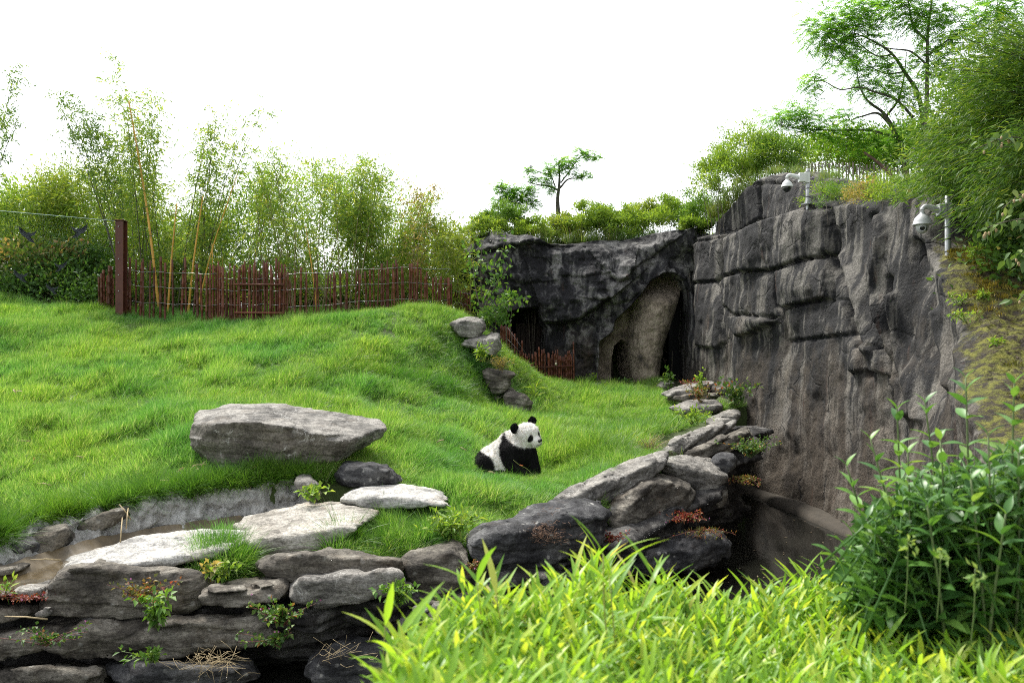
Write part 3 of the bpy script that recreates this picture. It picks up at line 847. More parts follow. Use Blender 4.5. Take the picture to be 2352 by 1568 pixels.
def rock(outline, Yl, Yr, depth, k=0.55, mat='dark', label='', h=0.022, amp=0.035, strat=0.02, tilt=(0.1, -0.1, 1.0), seed=0, rnd=0.02, name='boulder', group=None, sink=0.0):
    """outline: the silhouette; Yl, Yr: distance of its left and right end; depth: how far it reaches back; k: share of the height that is front face"""
    o = np.asarray(outline, float)
    il, ir = o[:, 0].argmin(), o[:, 0].argmax()
    xl, yl = o[il]; xr, yr = o[ir]
    ych = yl + (yr - yl) * (o[:, 0] - xl) / (xr - xl)
    upper = o[:, 1] < ych - 1e-6
    endp = np.zeros(len(o), bool); endp[[il, ir]] = True
    lowx = np.r_[o[il, 0], np.sort(o[~upper & ~endp][:, 0]), o[ir, 0]]
    lo = o[~upper & ~endp]; lo = lo[lo[:, 0].argsort()]
    lowy = np.r_[o[il, 1], lo[:, 1], o[ir, 1]]
    Yf = lambda x: Yl + (Yr - Yl) * (x - xl) / (xr - xl)
    xc = (xl + xr) / 2
    P = []
    for (x, y), up, en in zip(o, upper, endp):
        Y = Yf(x)
        if en:
            P.append(at(x, y, Y + depth * 0.4))
        elif up:
            P.append(at(x, y, Y + depth))
            yl_ = np.interp(x, lowx, lowy)
            P.append(at(x + (xc - x) * 0.02, yl_ - k * (yl_ - y), Y + 0.02))
        else:
            p = at(x, y, Y)
            P.append(p)
            b = p.copy(); b[1] += depth * 0.9; b[2] -= 0.02; P.append(b)
    P = np.array(P)
    P[:, 2] -= sink
    pl = hull_planes(P)
    rg = np.random.default_rng(seed + 500)
    cN = nrm(rg.normal(size=(9, 3))); cN[:, 1] = -np.abs(cN[:, 1]) * 0.8; cN = nrm(cN)
    sup = (P @ cN.T).max(0); low_ = (P @ cN.T).min(0)
    pl = np.vstack([pl, np.c_[cN, sup - (sup - low_) * rg.uniform(0.01, 0.055, 9)]])
    ROCK_PLANES.append((pl, P.min(0) - 0.1, P.max(0) + 0.1))
    mn, mx = P.min(0) - 3 * h - amp, P.max(0) + 3 * h + amp
    nx = [int(math.ceil((mx[a] - mn[a]) / h)) + 1 for a in range(3)]
    g = [mn[a] + h * np.arange(nx[a]) for a in range(3)]
    G = np.stack(np.meshgrid(*g, indexing='ij'), -1).astype(np.float32)
    F = np.full(G.shape[:3], -1e9, np.float32)
    for (a, b, c, d) in pl:
        F = np.maximum(F, a * G[..., 0] + b * G[..., 1] + c * G[..., 2] - d)
    band = np.abs(F) < (amp * 2.2 + strat * 2 + 3 * h)
    Q = G[band]
    if rnd > 0:                                                     # rounded arrises
        acc = 0
        for (a, b, c, d) in pl:
            acc = acc + np.exp(np.clip((a * Q[:, 0] + b * Q[:, 1] + c * Q[:, 2] - d - F[band]) / rnd, -30, 0))
        F[band] += rnd * np.log(acc) - rnd * 0.6 - 0.028 * min(1.0, h / 0.02)
    t = nrm(np.array(tilt)); u = nrm(np.cross(t, [0.3, 1, 0.1])); v = np.cross(t, u)
    sz = float(np.linalg.norm(mx - mn))
    dn = amp * fbm(Q * (3.2 / max(sz, 0.5)), 2, seed + 1) + amp * 0.7 * fbm(Q * 4.5, 3, seed + 5)
    sq = np.stack([Q @ t * 16 + 0.6 * vn(Q * 3, seed + 8), Q @ u * 1.3, Q @ v * 1.3], -1)
    dn += strat * (vn(sq, seed + 9) + 0.6 * vn(sq * np.array([2.4, 1.5, 1.5]), seed + 10))
    sw = Q @ t * 7.5 + 0.5 * vn(Q * 2.0, seed + 21) + 0.12 * vn(Q * 9.0, seed + 22)
    fl = np.floor(sw); fr_ = sw - fl
    hh = _hash(fl.astype(np.int64), fl.astype(np.int64) * 0 + 3, fl.astype(np.int64) * 0, seed)
    saw_ = strat * 1.5 * (fr_ - smooth(0.86, 1.0, fr_)) * (0.35 + 0.65 * np.abs(hh)) * smooth(-0.4, 0.3, vn(Q * 1.6, seed + 24))
    dn += saw_ + 0.008 * fbm(Q * 20, 2, seed + 12)
    # a few sharp notches along the bedding
    dn += 0.9 * strat * np.maximum(0, vn(sq * np.array([0.55, 0.8, 0.8]), seed + 13) - 0.45) * 3
    F[band] += dn
    V, QD = biggest(*surface_nets(F, mn, h))
    c = V.mean(0); c[2] = V[:, 2].min()
    b = MB().add(V, None, QD)
    ob = bpy.data.objects.new(name, b.mesh(name, c))
    ob.location = c
    ob.data.materials.append(ROCKM[mat])
    C.objects.link(ob)
    tag(ob, label, 'rock', group)
    return ob

# the big slab on the lawn, corner by corner
P = [(440, 988, 10.05), (519, 971, 9.95), (578, 974, 9.95), (660, 983, 9.97), (724, 997, 10.0), (783, 1006, 10.05), (830, 1002, 10.3), (893, 990, 10.8),
     (461, 949, 11.0), (528, 932, 11.4), (619, 931, 11.5), (713, 943, 11.5), (783, 953, 11.4), (847, 962, 11.3), (874, 963, 11.2), (892, 975, 11.0),
     (434, 1031, 10.1), (472, 1062, 10.1), (549, 1090, 10.1), (636, 1092, 10.1), (748, 1072, 10.2), (785, 1048, 10.3), (836, 1024, 10.8), (885, 1003, 11.0),
     (470, 1030, 11.3), (750, 1040, 11.4)]
def rock_from_points(P, mat, label, h=0.022, amp=0.03, strat=0.015, seed=0, rnd=0.02, tilt=(0.05, -0.15, 1)):
    P = np.array([at(*p) for p in P])
    pl = hull_planes(P)
    rg = np.random.default_rng(seed + 500)
    cN = nrm(rg.normal(size=(9, 3))); cN[:, 1] = -np.abs(cN[:, 1]) * 0.8; cN = nrm(cN)
    sup = (P @ cN.T).max(0); low_ = (P @ cN.T).min(0)
    pl = np.vstack([pl, np.c_[cN, sup - (sup - low_) * rg.uniform(0.01, 0.055, 9)]])
    ROCK_PLANES.append((pl, P.min(0) - 0.1, P.max(0) + 0.1))
    mn, mx = P.min(0) - 3 * h - amp, P.max(0) + 3 * h + amp
    g = [np.arange(mn[a], mx[a] + h, h) for a in range(3)]
    G = np.stack(np.meshgrid(*g, indexing='ij'), -1).astype(np.float32)
    F = np.full(G.shape[:3], -1e9, np.float32)
    for (a, b, c, d) in pl:
        F = np.maximum(F, a * G[..., 0] + b * G[..., 1] + c * G[..., 2] - d)
    band = np.abs(F) < (amp * 2.2 + strat * 2 + 3 * h)
    Q = G[band]
    acc = 0
    for (a, b, c, d) in pl:
        acc = acc + np.exp(np.clip((a * Q[:, 0] + b * Q[:, 1] + c * Q[:, 2] - d - F[band]) / rnd, -30, 0))
    F[band] += rnd * np.log(acc) - rnd * 0.6 - 0.028 * min(1.0, h / 0.02)
    t = nrm(np.array(tilt)); u = nrm(np.cross(t, [0.3, 1, 0.1])); v = np.cross(t, u)
    sq = np.stack([Q @ t * 14 + 0.6 * vn(Q * 3, seed + 8), Q @ u * 1.1, Q @ v * 1.1], -1)
    sw = Q @ t * 7.5 + 0.5 * vn(Q * 2.0, seed + 21) + 0.12 * vn(Q * 9.0, seed + 22)
    fl = np.floor(sw); fr_ = sw - fl
    hh = _hash(fl.astype(np.int64), fl.astype(np.int64) * 0 + 3, fl.astype(np.int64) * 0, seed)
    saw_ = strat * 1.5 * (fr_ - smooth(0.86, 1.0, fr_)) * (0.35 + 0.65 * np.abs(hh)) * smooth(-0.4, 0.3, vn(Q * 1.6, seed + 24))
    F[band] += saw_ + amp * fbm(Q * 1.3, 2, seed + 1) + amp * 0.6 * fbm(Q * 4.5, 3, seed + 5) + strat * (vn(sq, seed + 9) + 0.5 * vn(sq * 2.2, seed + 10)) + 0.006 * fbm(Q * 22, 2, seed + 12)
    V, QD = biggest(*surface_nets(F, mn, h))
    c = V.mean(0); c[2] = V[:, 2].min()
    ob = bpy.data.objects.new('boulder', MB().add(V, None, QD).mesh('boulder', c))
    ob.location = c
    ob.data.materials.append(ROCKM[mat])
    C.objects.link(ob)
    tag(ob, label, 'rock')
    return ob
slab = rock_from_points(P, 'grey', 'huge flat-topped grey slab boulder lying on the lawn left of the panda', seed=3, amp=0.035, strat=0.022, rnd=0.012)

slab.data.materials.append(rock_mat('brown_front_face', (0.060, 0.054, 0.046), (0.125, 0.112, 0.094), (0.20, 0.182, 0.155), (0.09, 0.065, 0.04), 0.4, 0.0, strata=(1.5, 1.5, 1.8), vein=0.9))
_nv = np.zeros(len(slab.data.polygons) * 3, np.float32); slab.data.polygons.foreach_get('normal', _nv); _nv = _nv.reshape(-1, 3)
slab.data.polygons.foreach_set('material_index', ((_nv[:, 1] < -0.45) & (_nv[:, 2] < 0.55)).astype(np.int32))     # faces turned to the viewer take the darker, browner rock
rock([(762, 1118), (765, 1089), (780, 1054), (827, 1047), (888, 1050), (906, 1066), (913, 1092), (912, 1112), (871, 1118), (812, 1122)], 9.75, 9.75, 0.65, 0.72, 'black', 'rounded dark boulder tucked under the overhang of the huge slab', amp=0.05, seed=11, rnd=0.05)
rock([(776, 1146), (795, 1127), (856, 1113), (944, 1111), (1006, 1130), (1040, 1150), (1032, 1164), (988, 1163), (938, 1160), (842, 1168)], 8.95, 9.05, 1.0, 0.3, 'white', 'pale thin slab lying in the grass just below the dark rounded boulder', amp=0.016, strat=0.008, seed=13, rnd=0.02)
rock([(543, 1213), (572, 1192), (636, 1174), (724, 1151), (800, 1151), (833, 1160), (856, 1183), (842, 1211), (739, 1258), (666, 1278), (619, 1290), (592, 1290), (563, 1252)], 8.0, 8.15, 1.25, 0.16, 'pale', 'big pinkish pale slab tilted toward the viewer at the end of the stream', amp=0.03, strat=0.012, seed=17, rnd=0.02, tilt=(0.1, -0.5, 1))
rock([(128, 1326), (150, 1290), (230, 1262), (330, 1232), (430, 1215), (500, 1218), (542, 1236), (532, 1264), (450, 1290), (380, 1302), (280, 1318), (180, 1332)], 7.2, 7.75, 0.95, 0.22, 'white', 'long flat pale slab with lichen spots along the near bank of the stream', amp=0.022, strat=0.02, seed=19, rnd=0.015)
rock([(98, 1385), (113, 1344), (137, 1319), (176, 1304), (274, 1301), (386, 1301), (420, 1310), (482, 1337), (452, 1392), (432, 1412), (335, 1418), (195, 1424), (106, 1414)], 6.95, 7.15, 0.75, 0.9, 'dark', 'big dark block with white left end in front of the lichen spotted slab', amp=0.04, strat=0.025, seed=23, tilt=(0.15, -0.2, 1))
rock([(440, 1350), (470, 1333), (520, 1327), (632, 1322), (646, 1350), (634, 1390), (560, 1404), (480, 1399), (453, 1376)], 6.95, 7.0, 0.8, 0.62, 'dark', 'flat layered dark slab with orange moss beside the white-ended block', amp=0.03, strat=0.035, seed=29)
rock([(104, 1428), (300, 1424), (440, 1420), (580, 1410), (645, 1436), (600, 1478), (420, 1508), (160, 1516), (108, 1484)], 6.75, 6.95, 1.2, 0.85, 'dark', 'long low dark slab running along the bottom left under the other rocks', amp=0.035, strat=0.035, seed=31)
rock([(-120, 1452), (0, 1438), (88, 1424), (112, 1440), (110, 1490), (0, 1504), (-110, 1508)], 6.65, 6.75, 0.9, 0.6, 'dark', 'dark slab at the left edge beside the long low slab', amp=0.035, strat=0.03, seed=37)
rock([(-90, 1535), (0, 1512), (150, 1518), (228, 1530), (232, 1575), (150, 1612), (-90, 1612)], 6.5, 6.6, 0.9, 0.8, 'dark', 'dark block in the bottom left corner of the moat wall', amp=0.04, strat=0.03, seed=41)
rock([(579, 1300), (593, 1286), (648, 1271), (730, 1264), (809, 1268), (879, 1286), (925, 1292), (930, 1308), (897, 1308), (791, 1317), (669, 1328), (590, 1322)], 7.35, 7.5, 0.55, 0.8, 'dark', 'long dark lens-shaped rock in front of the pinkish pale slab', amp=0.028, strat=0.02, seed=43)
rock([(664, 1336), (672, 1325), (791, 1318), (909, 1312), (930, 1345), (867, 1378), (791, 1398), (745, 1398), (681, 1393), (665, 1360)], 7.1, 7.2, 0.8, 0.85, 'grey', 'grey block with chalky white streaks under the lens-shaped rock', amp=0.035, strat=0.02, seed=47)
rock([(928, 1278), (967, 1249), (1040, 1231), (1062, 1249), (1075, 1298), (1078, 1350), (980, 1372), (940, 1324)], 7.65, 7.75, 0.75, 0.72, 'dark', 'squarish dark block with pale scuffs left of the largest black boulder', amp=0.035, strat=0.02, seed=53)
rock([(1063, 1250), (1070, 1224), (1107, 1202), (1217, 1154), (1345, 1125), (1381, 1132), (1408, 1172), (1386, 1260), (1327, 1280), (1209, 1326), (1136, 1330), (1073, 1294)], 7.9, 9.1, 1.05, 0.66, 'black', 'largest black boulder on the rim with dry needles in its hollows', amp=0.045, strat=0.028, seed=59, rnd=0.04, tilt=(0.3, -0.2, 1), h=0.024)
rock([(1258, 1152), (1345, 1103), (1418, 1066), (1521, 1030), (1544, 1040), (1542, 1066), (1510, 1097), (1473, 1128), (1400, 1156), (1330, 1160)], 9.5, 11.0, 0.75, 0.55, 'grey', 'long pointed slab slanting up to the right above the black boulder', amp=0.018, strat=0.022, seed=61, tilt=(-0.45, 0.0, 1))
rock([(1402, 1156), (1491, 1088), (1546, 1093), (1583, 1117), (1595, 1147), (1546, 1190), (1436, 1230), (1406, 1215)], 9.8, 10.9, 0.9, 0.8, 'dark', 'dark wedge boulder under the long slanting slab', amp=0.028, strat=0.02, seed=67, tilt=(-0.5, 0, 1))
rock([(1508, 1082), (1543, 1044), (1620, 1048), (1649, 1070), (1670, 1095), (1657, 1121), (1620, 1130), (1583, 1117)], 11.2, 11.7, 0.95, 0.55, 'grey', 'pale grey cracked boulder right of the tip of the slanting slab', amp=0.025, strat=0.022, seed=71, tilt=(0.3, 0, 1))
rock([(1578, 1132), (1610, 1122), (1665, 1118), (1672, 1150), (1650, 1168), (1590, 1170)], 11.3, 11.6, 0.7, 0.8, 'dark', 'small grey streaked block beneath the pale cracked boulder', amp=0.03, seed=73)
rock([(1519, 1023), (1583, 993), (1634, 971), (1689, 958), (1699, 978), (1656, 1006), (1583, 1040), (1546, 1048)], 12.3, 14.0, 0.6, 0.72, 'grey', 'slanting grey plank-like rock at the far corner of the lawn', amp=0.03, strat=0.03, seed=79, tilt=(-0.4, 0, 1))
rock([(1564, 1046), (1656, 1006), (1713, 984), (1728, 1008), (1677, 1036), (1634, 1052)], 12.4, 13.4, 0.7, 0.7, 'dark', 'dark slab directly under the plank-like rock', amp=0.03, strat=0.03, seed=83, tilt=(-0.4, 0, 1))
rock([(1636, 1062), (1648, 1042), (1682, 1040), (1694, 1062), (1684, 1084), (1652, 1090)], 12.1, 12.3, 0.6, 0.8, 'black', 'small round dark stone between pale boulder and moss cushion', amp=0.03, seed=89)
rock([(1616, 968), (1649, 949), (1693, 938), (1700, 954), (1690, 968), (1640, 982)], 14.1, 14.6, 0.7, 0.4, 'grey', 'pale flat stone behind the plank-like rock against the cliff', amp=0.025, seed=97)
rock([(1540, 932), (1590, 920), (1650, 924), (1662, 938), (1612, 952), (1560, 946)], 15.6, 15.9, 0.8, 0.45, 'grey', 'low flat grey stone half hidden by weeds below the slate stack', amp=0.025, seed=101)
rock([(1520, 905), (1545, 886), (1598, 880), (1610, 888), (1596, 902), (1535, 912)], 16.8, 17.0, 0.8, 0.45, 'grey', 'pointed slate lying on top of the small stack by the cliff', amp=0.02, seed=103)
rock([(1535, 920), (1548, 908), (1600, 900), (1650, 900), (1652, 916), (1600, 922)], 16.7, 16.9, 0.8, 0.7, 'dark', 'dark slate at the bottom of the small stack by the cliff', amp=0.02, seed=107)
rock([(1588, 884), (1604, 874), (1640, 876), (1652, 888), (1600, 896)], 17.3, 17.5, 0.5, 0.6, 'grey', 'little grey stone at the back of the slate stack', amp=0.02, seed=109)
rock([(1632, 892), (1645, 884), (1690, 886), (1700, 898), (1650, 906)], 17.0, 17.0, 0.5, 0.6, 'dark', 'small dark stone touching the foot of the cliff behind weeds', amp=0.02, seed=113)
rock([(1034, 744), (1050, 734), (1080, 728), (1106, 734), (1112, 757), (1098, 774), (1060, 772)], 17.7, 17.6, 0.7, 0.75, 'grey', 'topmost grey stone on the shoulder of the grassy mound', amp=0.035, seed=127)
rock([(1060, 790), (1101, 770), (1145, 767), (1152, 800), (1130, 814), (1090, 802)], 17.3, 17.2, 0.7, 0.7, 'grey', 'second stone down the side of the grassy mound with drooping dry grass', amp=0.035, seed=131)
rock([(1108, 854), (1150, 846), (1188, 844), (1182, 864), (1160, 908), (1137, 914), (1118, 876)], 17.0, 16.9, 0.75, 0.85, 'dark', 'overhanging ledge stone at the foot of the mound with flat top', amp=0.035, strat=0.03, seed=137)
rock([(1158, 910), (1168, 900), (1204, 903), (1220, 932), (1200, 944), (1166, 938)], 16.6, 16.6, 0.6, 0.8, 'dark', 'lowest dark stone below the overhanging ledge stone', amp=0.03, seed=139)
rock([(1140, 908), (1150, 890), (1176, 892), (1182, 908), (1166, 916)], 17.3, 17.3, 0.4, 0.8, 'dark', 'small dark stone wedged behind the ledge stone', amp=0.02, seed=140)
rock([(166, 1198), (183, 1185), (259, 1161), (280, 1163), (287, 1180), (256, 1208), (172, 1226)], 8.35, 8.6, 0.5, 0.62, 'dark', 'dark angular rock set in the grass edge above the stream', amp=0.03, seed=149)
rock([(54, 1236), (85, 1211), (143, 1203), (151, 1220), (124, 1256), (76, 1274)], 7.85, 8.0, 0.5, 0.6, 'dark', 'dark split rock beside the stream near the left edge', amp=0.035, seed=151)
rock([(-10, 1252), (20, 1240), (62, 1238), (72, 1262), (40, 1288), (-10, 1284)], 7.6, 7.7, 0.5, 0.7, 'black', 'black stone at the left edge next to the split rock', amp=0.03, seed=157)
rock([(-60, 1300), (-20, 1282), (28, 1290), (34, 1312), (0, 1328), (-60, 1330)], 7.1, 7.25, 0.5, 0.6, 'dark', 'low stone cut by the left edge at the stream mouth', amp=0.03, seed=163)
rock([(20, 1352), (40, 1336), (90, 1334), (110, 1350), (80, 1376), (30, 1374)], 6.9, 7.0, 0.5, 0.5, 'grey', 'flat bluish stone in the stream beside the red stonecrop', amp=0.02, seed=167)
rock([(-60, 1400), (-20, 1380), (50, 1384), (76, 1402), (40, 1424), (-50, 1428)], 6.75, 6.85, 0.5, 0.5, 'dark', 'flat dark stone below the red stonecrop at the left edge', amp=0.03, seed=168)
rock([(60, 1412), (74, 1398), (104, 1396), (116, 1410), (98, 1424), (70, 1424)], 6.75, 6.8, 0.3, 0.5, 'grey', 'small grey stone between the stonecrop and the white-ended block', amp=0.02, seed=169)
rock([(676, 1110), (688, 1094), (712, 1092), (726, 1112), (712, 1132), (684, 1130)], 9.5, 9.5, 0.35, 0.8, 'grey', 'small stone in a gap of the turf under the huge slab', amp=0.02, seed=173)
rock([(704, 1140), (716, 1124), (734, 1124), (742, 1142), (722, 1152)], 9.2, 9.2, 0.3, 0.8, 'dark', 'tiny brown stone among weeds above the pinkish slab', amp=0.015, seed=179, h=0.016)
rock([(1340, 884), (1365, 876), (1405, 878), (1412, 888), (1370, 896)], 21.2, 21.2, 0.6, 0.6, 'grey', 'flat stone on the lawn before the small cave doorway', amp=0.02, seed=181, h=0.03)
rock([(1508, 886), (1520, 876), (1545, 876), (1552, 888), (1525, 894)], 20.2, 20.2, 0.5, 0.6, 'grey', 'small flat stone in front of the tall cave arch', amp=0.02, seed=191, h=0.03)
rock([(1222, 1342), (1250, 1316), (1300, 1306), (1352, 1290), (1400, 1296), (1392, 1336), (1330, 1372), (1250, 1372)], 8.25, 8.9, 0.7, 0.7, 'black', 'dark stone under the lower edge of the largest black boulder', amp=0.04, seed=193)
rock([(1222, 1322), (1236, 1308), (1258, 1310), (1262, 1326), (1240, 1336)], 8.15, 8.2, 0.2, 0.6, 'grey', 'small loose slate below the largest black boulder', amp=0.012, seed=197, h=0.014)
rock([(940, 1392), (985, 1368), (1060, 1352), (1110, 1362), (1090, 1402), (1000, 1420), (950, 1416)], 7.35, 7.6, 0.6, 0.6, 'dark', 'low brown-grey stone at the foot of the squarish scuffed block', amp=0.03, seed=199)
for k, (x, y) in enumerate([(968, 1398), (1010, 1394), (935, 1430), (880, 1448), (1005, 1410), (990, 1432)]):
    rock([(x - 20, y), (x - 12, y - 8), (x + 10, y - 9), (x + 20, y - 1), (x + 8, y + 5), (x - 12, y + 6)], 7.15, 7.2, 0.12, 0.5, 'grey', 'thin loose slate chip lying on the moat ledge', amp=0.004, strat=0.002, seed=300 + k, h=0.009, rnd=0.003, name='slate_chip', group='slate chips on the moat ledge')

rock([(700, 1520), (760, 1470), (850, 1452), (960, 1460), (1010, 1500), (980, 1560), (820, 1590), (720, 1580)], 6.75, 7.0, 0.7, 0.75, 'black', 'rounded dark boulder low in the moat wall under the chalky block', amp=0.05, strat=0.02, seed=211, rnd=0.05)
rock([(250, 1535), (330, 1512), (470, 1508), (560, 1520), (580, 1560), (480, 1590), (280, 1590)], 6.55, 6.65, 0.7, 0.8, 'black', 'dark slab directly beneath the long low slab', amp=0.04, strat=0.03, seed=223)
rock([(1040, 1440), (1085, 1405), (1170, 1392), (1240, 1410), (1230, 1470), (1130, 1500), (1060, 1490)], 7.5, 7.8, 0.7, 0.75, 'black', 'dark stone behind the thicket below the low brown-grey stone', amp=0.05, strat=0.02, seed=227, rnd=0.04)
rock([(1440, 1290), (1480, 1246), (1570, 1222), (1660, 1232), (1680, 1290), (1600, 1330), (1480, 1335)], 9.4, 10.2, 0.8, 0.8, 'black', 'large dark mossy mass under the red cranesbill patch', amp=0.07, strat=0.02, seed=229, rnd=0.06)
def rock_top(x, y):
    """highest rock surface over a ground point (rough: from the hulls)"""
    best = -9
    for pl, mn, mx in ROCK_PLANES:
        if mn[0] < x < mx[0] and mn[1] < y < mx[1]:
            z = np.arange(mx[2], mn[2], -0.02)
            ins = np.all(pl[:, 0:1] * x + pl[:, 1:2] * y + pl[:, 2:3] * z - pl[:, 3:4] < 0, axis=0)
            if ins.any(): best = max(best, z[ins.argmax()])
    return best
def surf(x, y):
    return max(gz(x, y), rock_top(x, y))
def inside_rocks(P, margin=0.03):
    r = np.zeros(len(P), bool)
    for pl, mn, mx in ROCK_PLANES:
        c = np.all((P > mn) & (P < mx), axis=1)
        if c.any():
            d = (P[c] @ pl[:, :3].T - pl[:, 3]).max(1)
            r[np.where(c)[0][d < margin]] = True
    return r
# ------------------------------------------------------------------ scattering (grass and other uncountable growth)
def scatter(name, P, rot, scl, protos, label, extra=None):
    """instances of prototype meshes on points: one object of kind stuff"""
    me = bpy.data.meshes.new(name)
    me.vertices.add(len(P)); me.vertices.foreach_set('co', np.asarray(P, np.float32).ravel())
    a = me.attributes.new('rot', 'FLOAT_VECTOR', 'POINT'); a.data.foreach_set('vector', np.asarray(rot, np.float32).ravel())
    a = me.attributes.new('scl', 'FLOAT_VECTOR', 'POINT'); a.data.foreach_set('vector', np.asarray(scl, np.float32).ravel())
    a = me.attributes.new('idx', 'INT', 'POINT'); a.data.foreach_set('value', rng.integers(0, len(protos), len(P)).astype(np.int32))
    o = bpy.data.objects.new(name, me); C.objects.link(o)
    col = bpy.data.collections.new(name + '_pieces')
    for k, (pm, mat) in enumerate(protos):
        po = bpy.data.objects.new('%s_piece_%02d' % (name, k), pm)
        if mat: pm.materials.append(mat)
        col.objects.link(po)
    g = bpy.data.node_groups.new(name, 'GeometryNodeTree')
    g.interface.new_socket('Geometry', in_out='INPUT', socket_type='NodeSocketGeometry')
    g.interface.new_socket('Geometry', in_out='OUTPUT', socket_type='NodeSocketGeometry')
    N = g.nodes
    gi, go = N.new('NodeGroupInput'), N.new('NodeGroupOutput')
    ci = N.new('GeometryNodeCollectionInfo')
    ci.inputs['Collection'].default_value = col
    ci.inputs['Separate Children'].default_value = True
    ci.inputs['Reset Children'].default_value = True
    ip = N.new('GeometryNodeInstanceOnPoints')
    ip.inputs['Pick Instance'].default_value = True
    def na(n, t):
        x = N.new('GeometryNodeInputNamedAttribute'); x.data_type = t; x.inputs['Name'].default_value = n
        return x.outputs['Attribute']
    er = N.new('FunctionNodeEulerToRotation')
    g.links.new(na('rot', 'FLOAT_VECTOR'), er.inputs[0])
    g.links.new(gi.outputs[0], ip.inputs['Points'])
    g.links.new(ci.outputs[0], ip.inputs['Instance'])
    g.links.new(na('idx', 'INT'), ip.inputs['Instance Index'])
    g.links.new(er.outputs[0], ip.inputs['Rotation'])
    g.links.new(na('scl', 'FLOAT_VECTOR'), ip.inputs['Scale'])
    g.links.new(ip.outputs[0], go.inputs[0])
    md = o.modifiers.new('scatter', 'NODES'); md.node_group = g
    o['kind'] = 'stuff'; o['label'] = label
    return o

def blade_tuft(n, rad, hmin, hmax, wid, lean=0.5, seg=3, seed=0, comb=(0, 0)):
    """a tuft of bent tapering blades"""
    r = np.random.default_rng(seed)
    th = r.uniform(0, 6.283, n); rr = rad * np.sqrt(r.random(n))
    base = np.c_[rr * np.cos(th), rr * np.sin(th), np.full(n, -0.03)]
    H = r.uniform(hmin, hmax, n)
    d = np.c_[np.cos(th), np.sin(th)] * r.uniform(0.1, lean, n)[:, None] + r.normal(0, 0.22, (n, 2)) + np.array(comb)
    fa = r.uniform(0, 6.283, n)
    side = np.c_[np.cos(fa), np.sin(fa), np.zeros(n)]
    vs = []
    for k in range(seg + 1):
        t = k / seg
        c = base + np.c_[d * (H * t ** 1.8)[:, None], H * (t - 0.28 * t ** 2.2 * np.minimum(np.linalg.norm(d, axis=1), 1.2))]
        w = wid * (1 - t ** 1.5) * r.uniform(0.8, 1.2, n)
        if k < seg:
            vs += [c - side * w[:, None] / 2, c + side * w[:, None] / 2]
        else: vs += [c]
    m = len(vs)
    V = np.stack(vs, 1).reshape(-1, 3)
    b = np.arange(n)[:, None] * m
    q = np.concatenate([b + np.array([[2 * k, 2 * k + 1, 2 * k + 3, 2 * k + 2]]) for k in range(seg - 1)]) if seg > 1 else None
    t = b + np.array([[2 * seg - 2, 2 * seg - 1, 2 * seg]])
    return MB().add(V, t, q, np.repeat(r.random(n), m))

def grass_mat(name, stops, trans=0.45, patch=(0.5, (1.15, 1.06, 0.8), (0.64, 0.86, 0.92))):
    m, nt, bs, out = new_mat(name)
    col = ramp(nt, attr(nt), stops)
    ge = nt.nodes.new('ShaderNodeNewGeometry')
    big = noise(nt, patch[0], 4, 0.6, vec=ge.outputs['Position'])
    col = mix(nt, 1.0, col, ramp(nt, big, [(0.35, patch[2]), (0.5, (1, 1, 1)), (0.66, patch[1])]), 'MULTIPLY')
    rv = node(nt, 'ShaderNodeObjectInfo').outputs['Random']
    col = mix(nt, 1.0, col, ramp(nt, rv, [(0, (0.75, 0.82, 0.8)), (0.5, (1, 1, 1)), (1, (1.2, 1.12, 0.95))]), 'MULTIPLY')
    nt.links.new(col, bs.inputs['Base Color'])
    bs.inputs['Roughness'].default_value = 0.42
    bs.inputs['Specular IOR Level'].default_value = 0.4
    tr = nt.nodes.new('ShaderNodeBsdfTranslucent')
    nt.links.new(mix(nt, 1.0, col, (1.24, 1.28, 0.62), 'MULTIPLY'), tr.inputs['Color'])
    ms = nt.nodes.new('ShaderNodeMixShader'); ms.inputs[0].default_value = trans
    nt.links.new(bs.outputs[0], ms.inputs[1]); nt.links.new(tr.outputs[0], ms.inputs[2])
    nt.links.new(ms.outputs[0], out.inputs['Surface'])
    return m
m_grass = grass_mat('lawn_grass', [(0, (0.075, 0.17, 0.028)), (0.45, (0.17, 0.35, 0.058)), (0.85, (0.305, 0.505, 0.125)), (1.0, (0.54, 0.56, 0.33))])

LAWN = np.array([(-18, 24.6), (-9, 24.6), (-1.2, 23.4), (-1.0, 22.4), (5.0, 22.0), (4.9, 18.2), (5.0, 16.2)] + [(x - 0.1, y + 0.22) for x, y in WALL[::-1]])
def lawn_points(n, box):
    X = rng.uniform(box[0], box[1], n); Y = rng.uniform(box[2], box[3], n)
    k = (poly_sd(X, Y, LAWN) < 0) & (np.abs(X) < Y * 0.64 + 1.8)
    return X[k], Y[k]
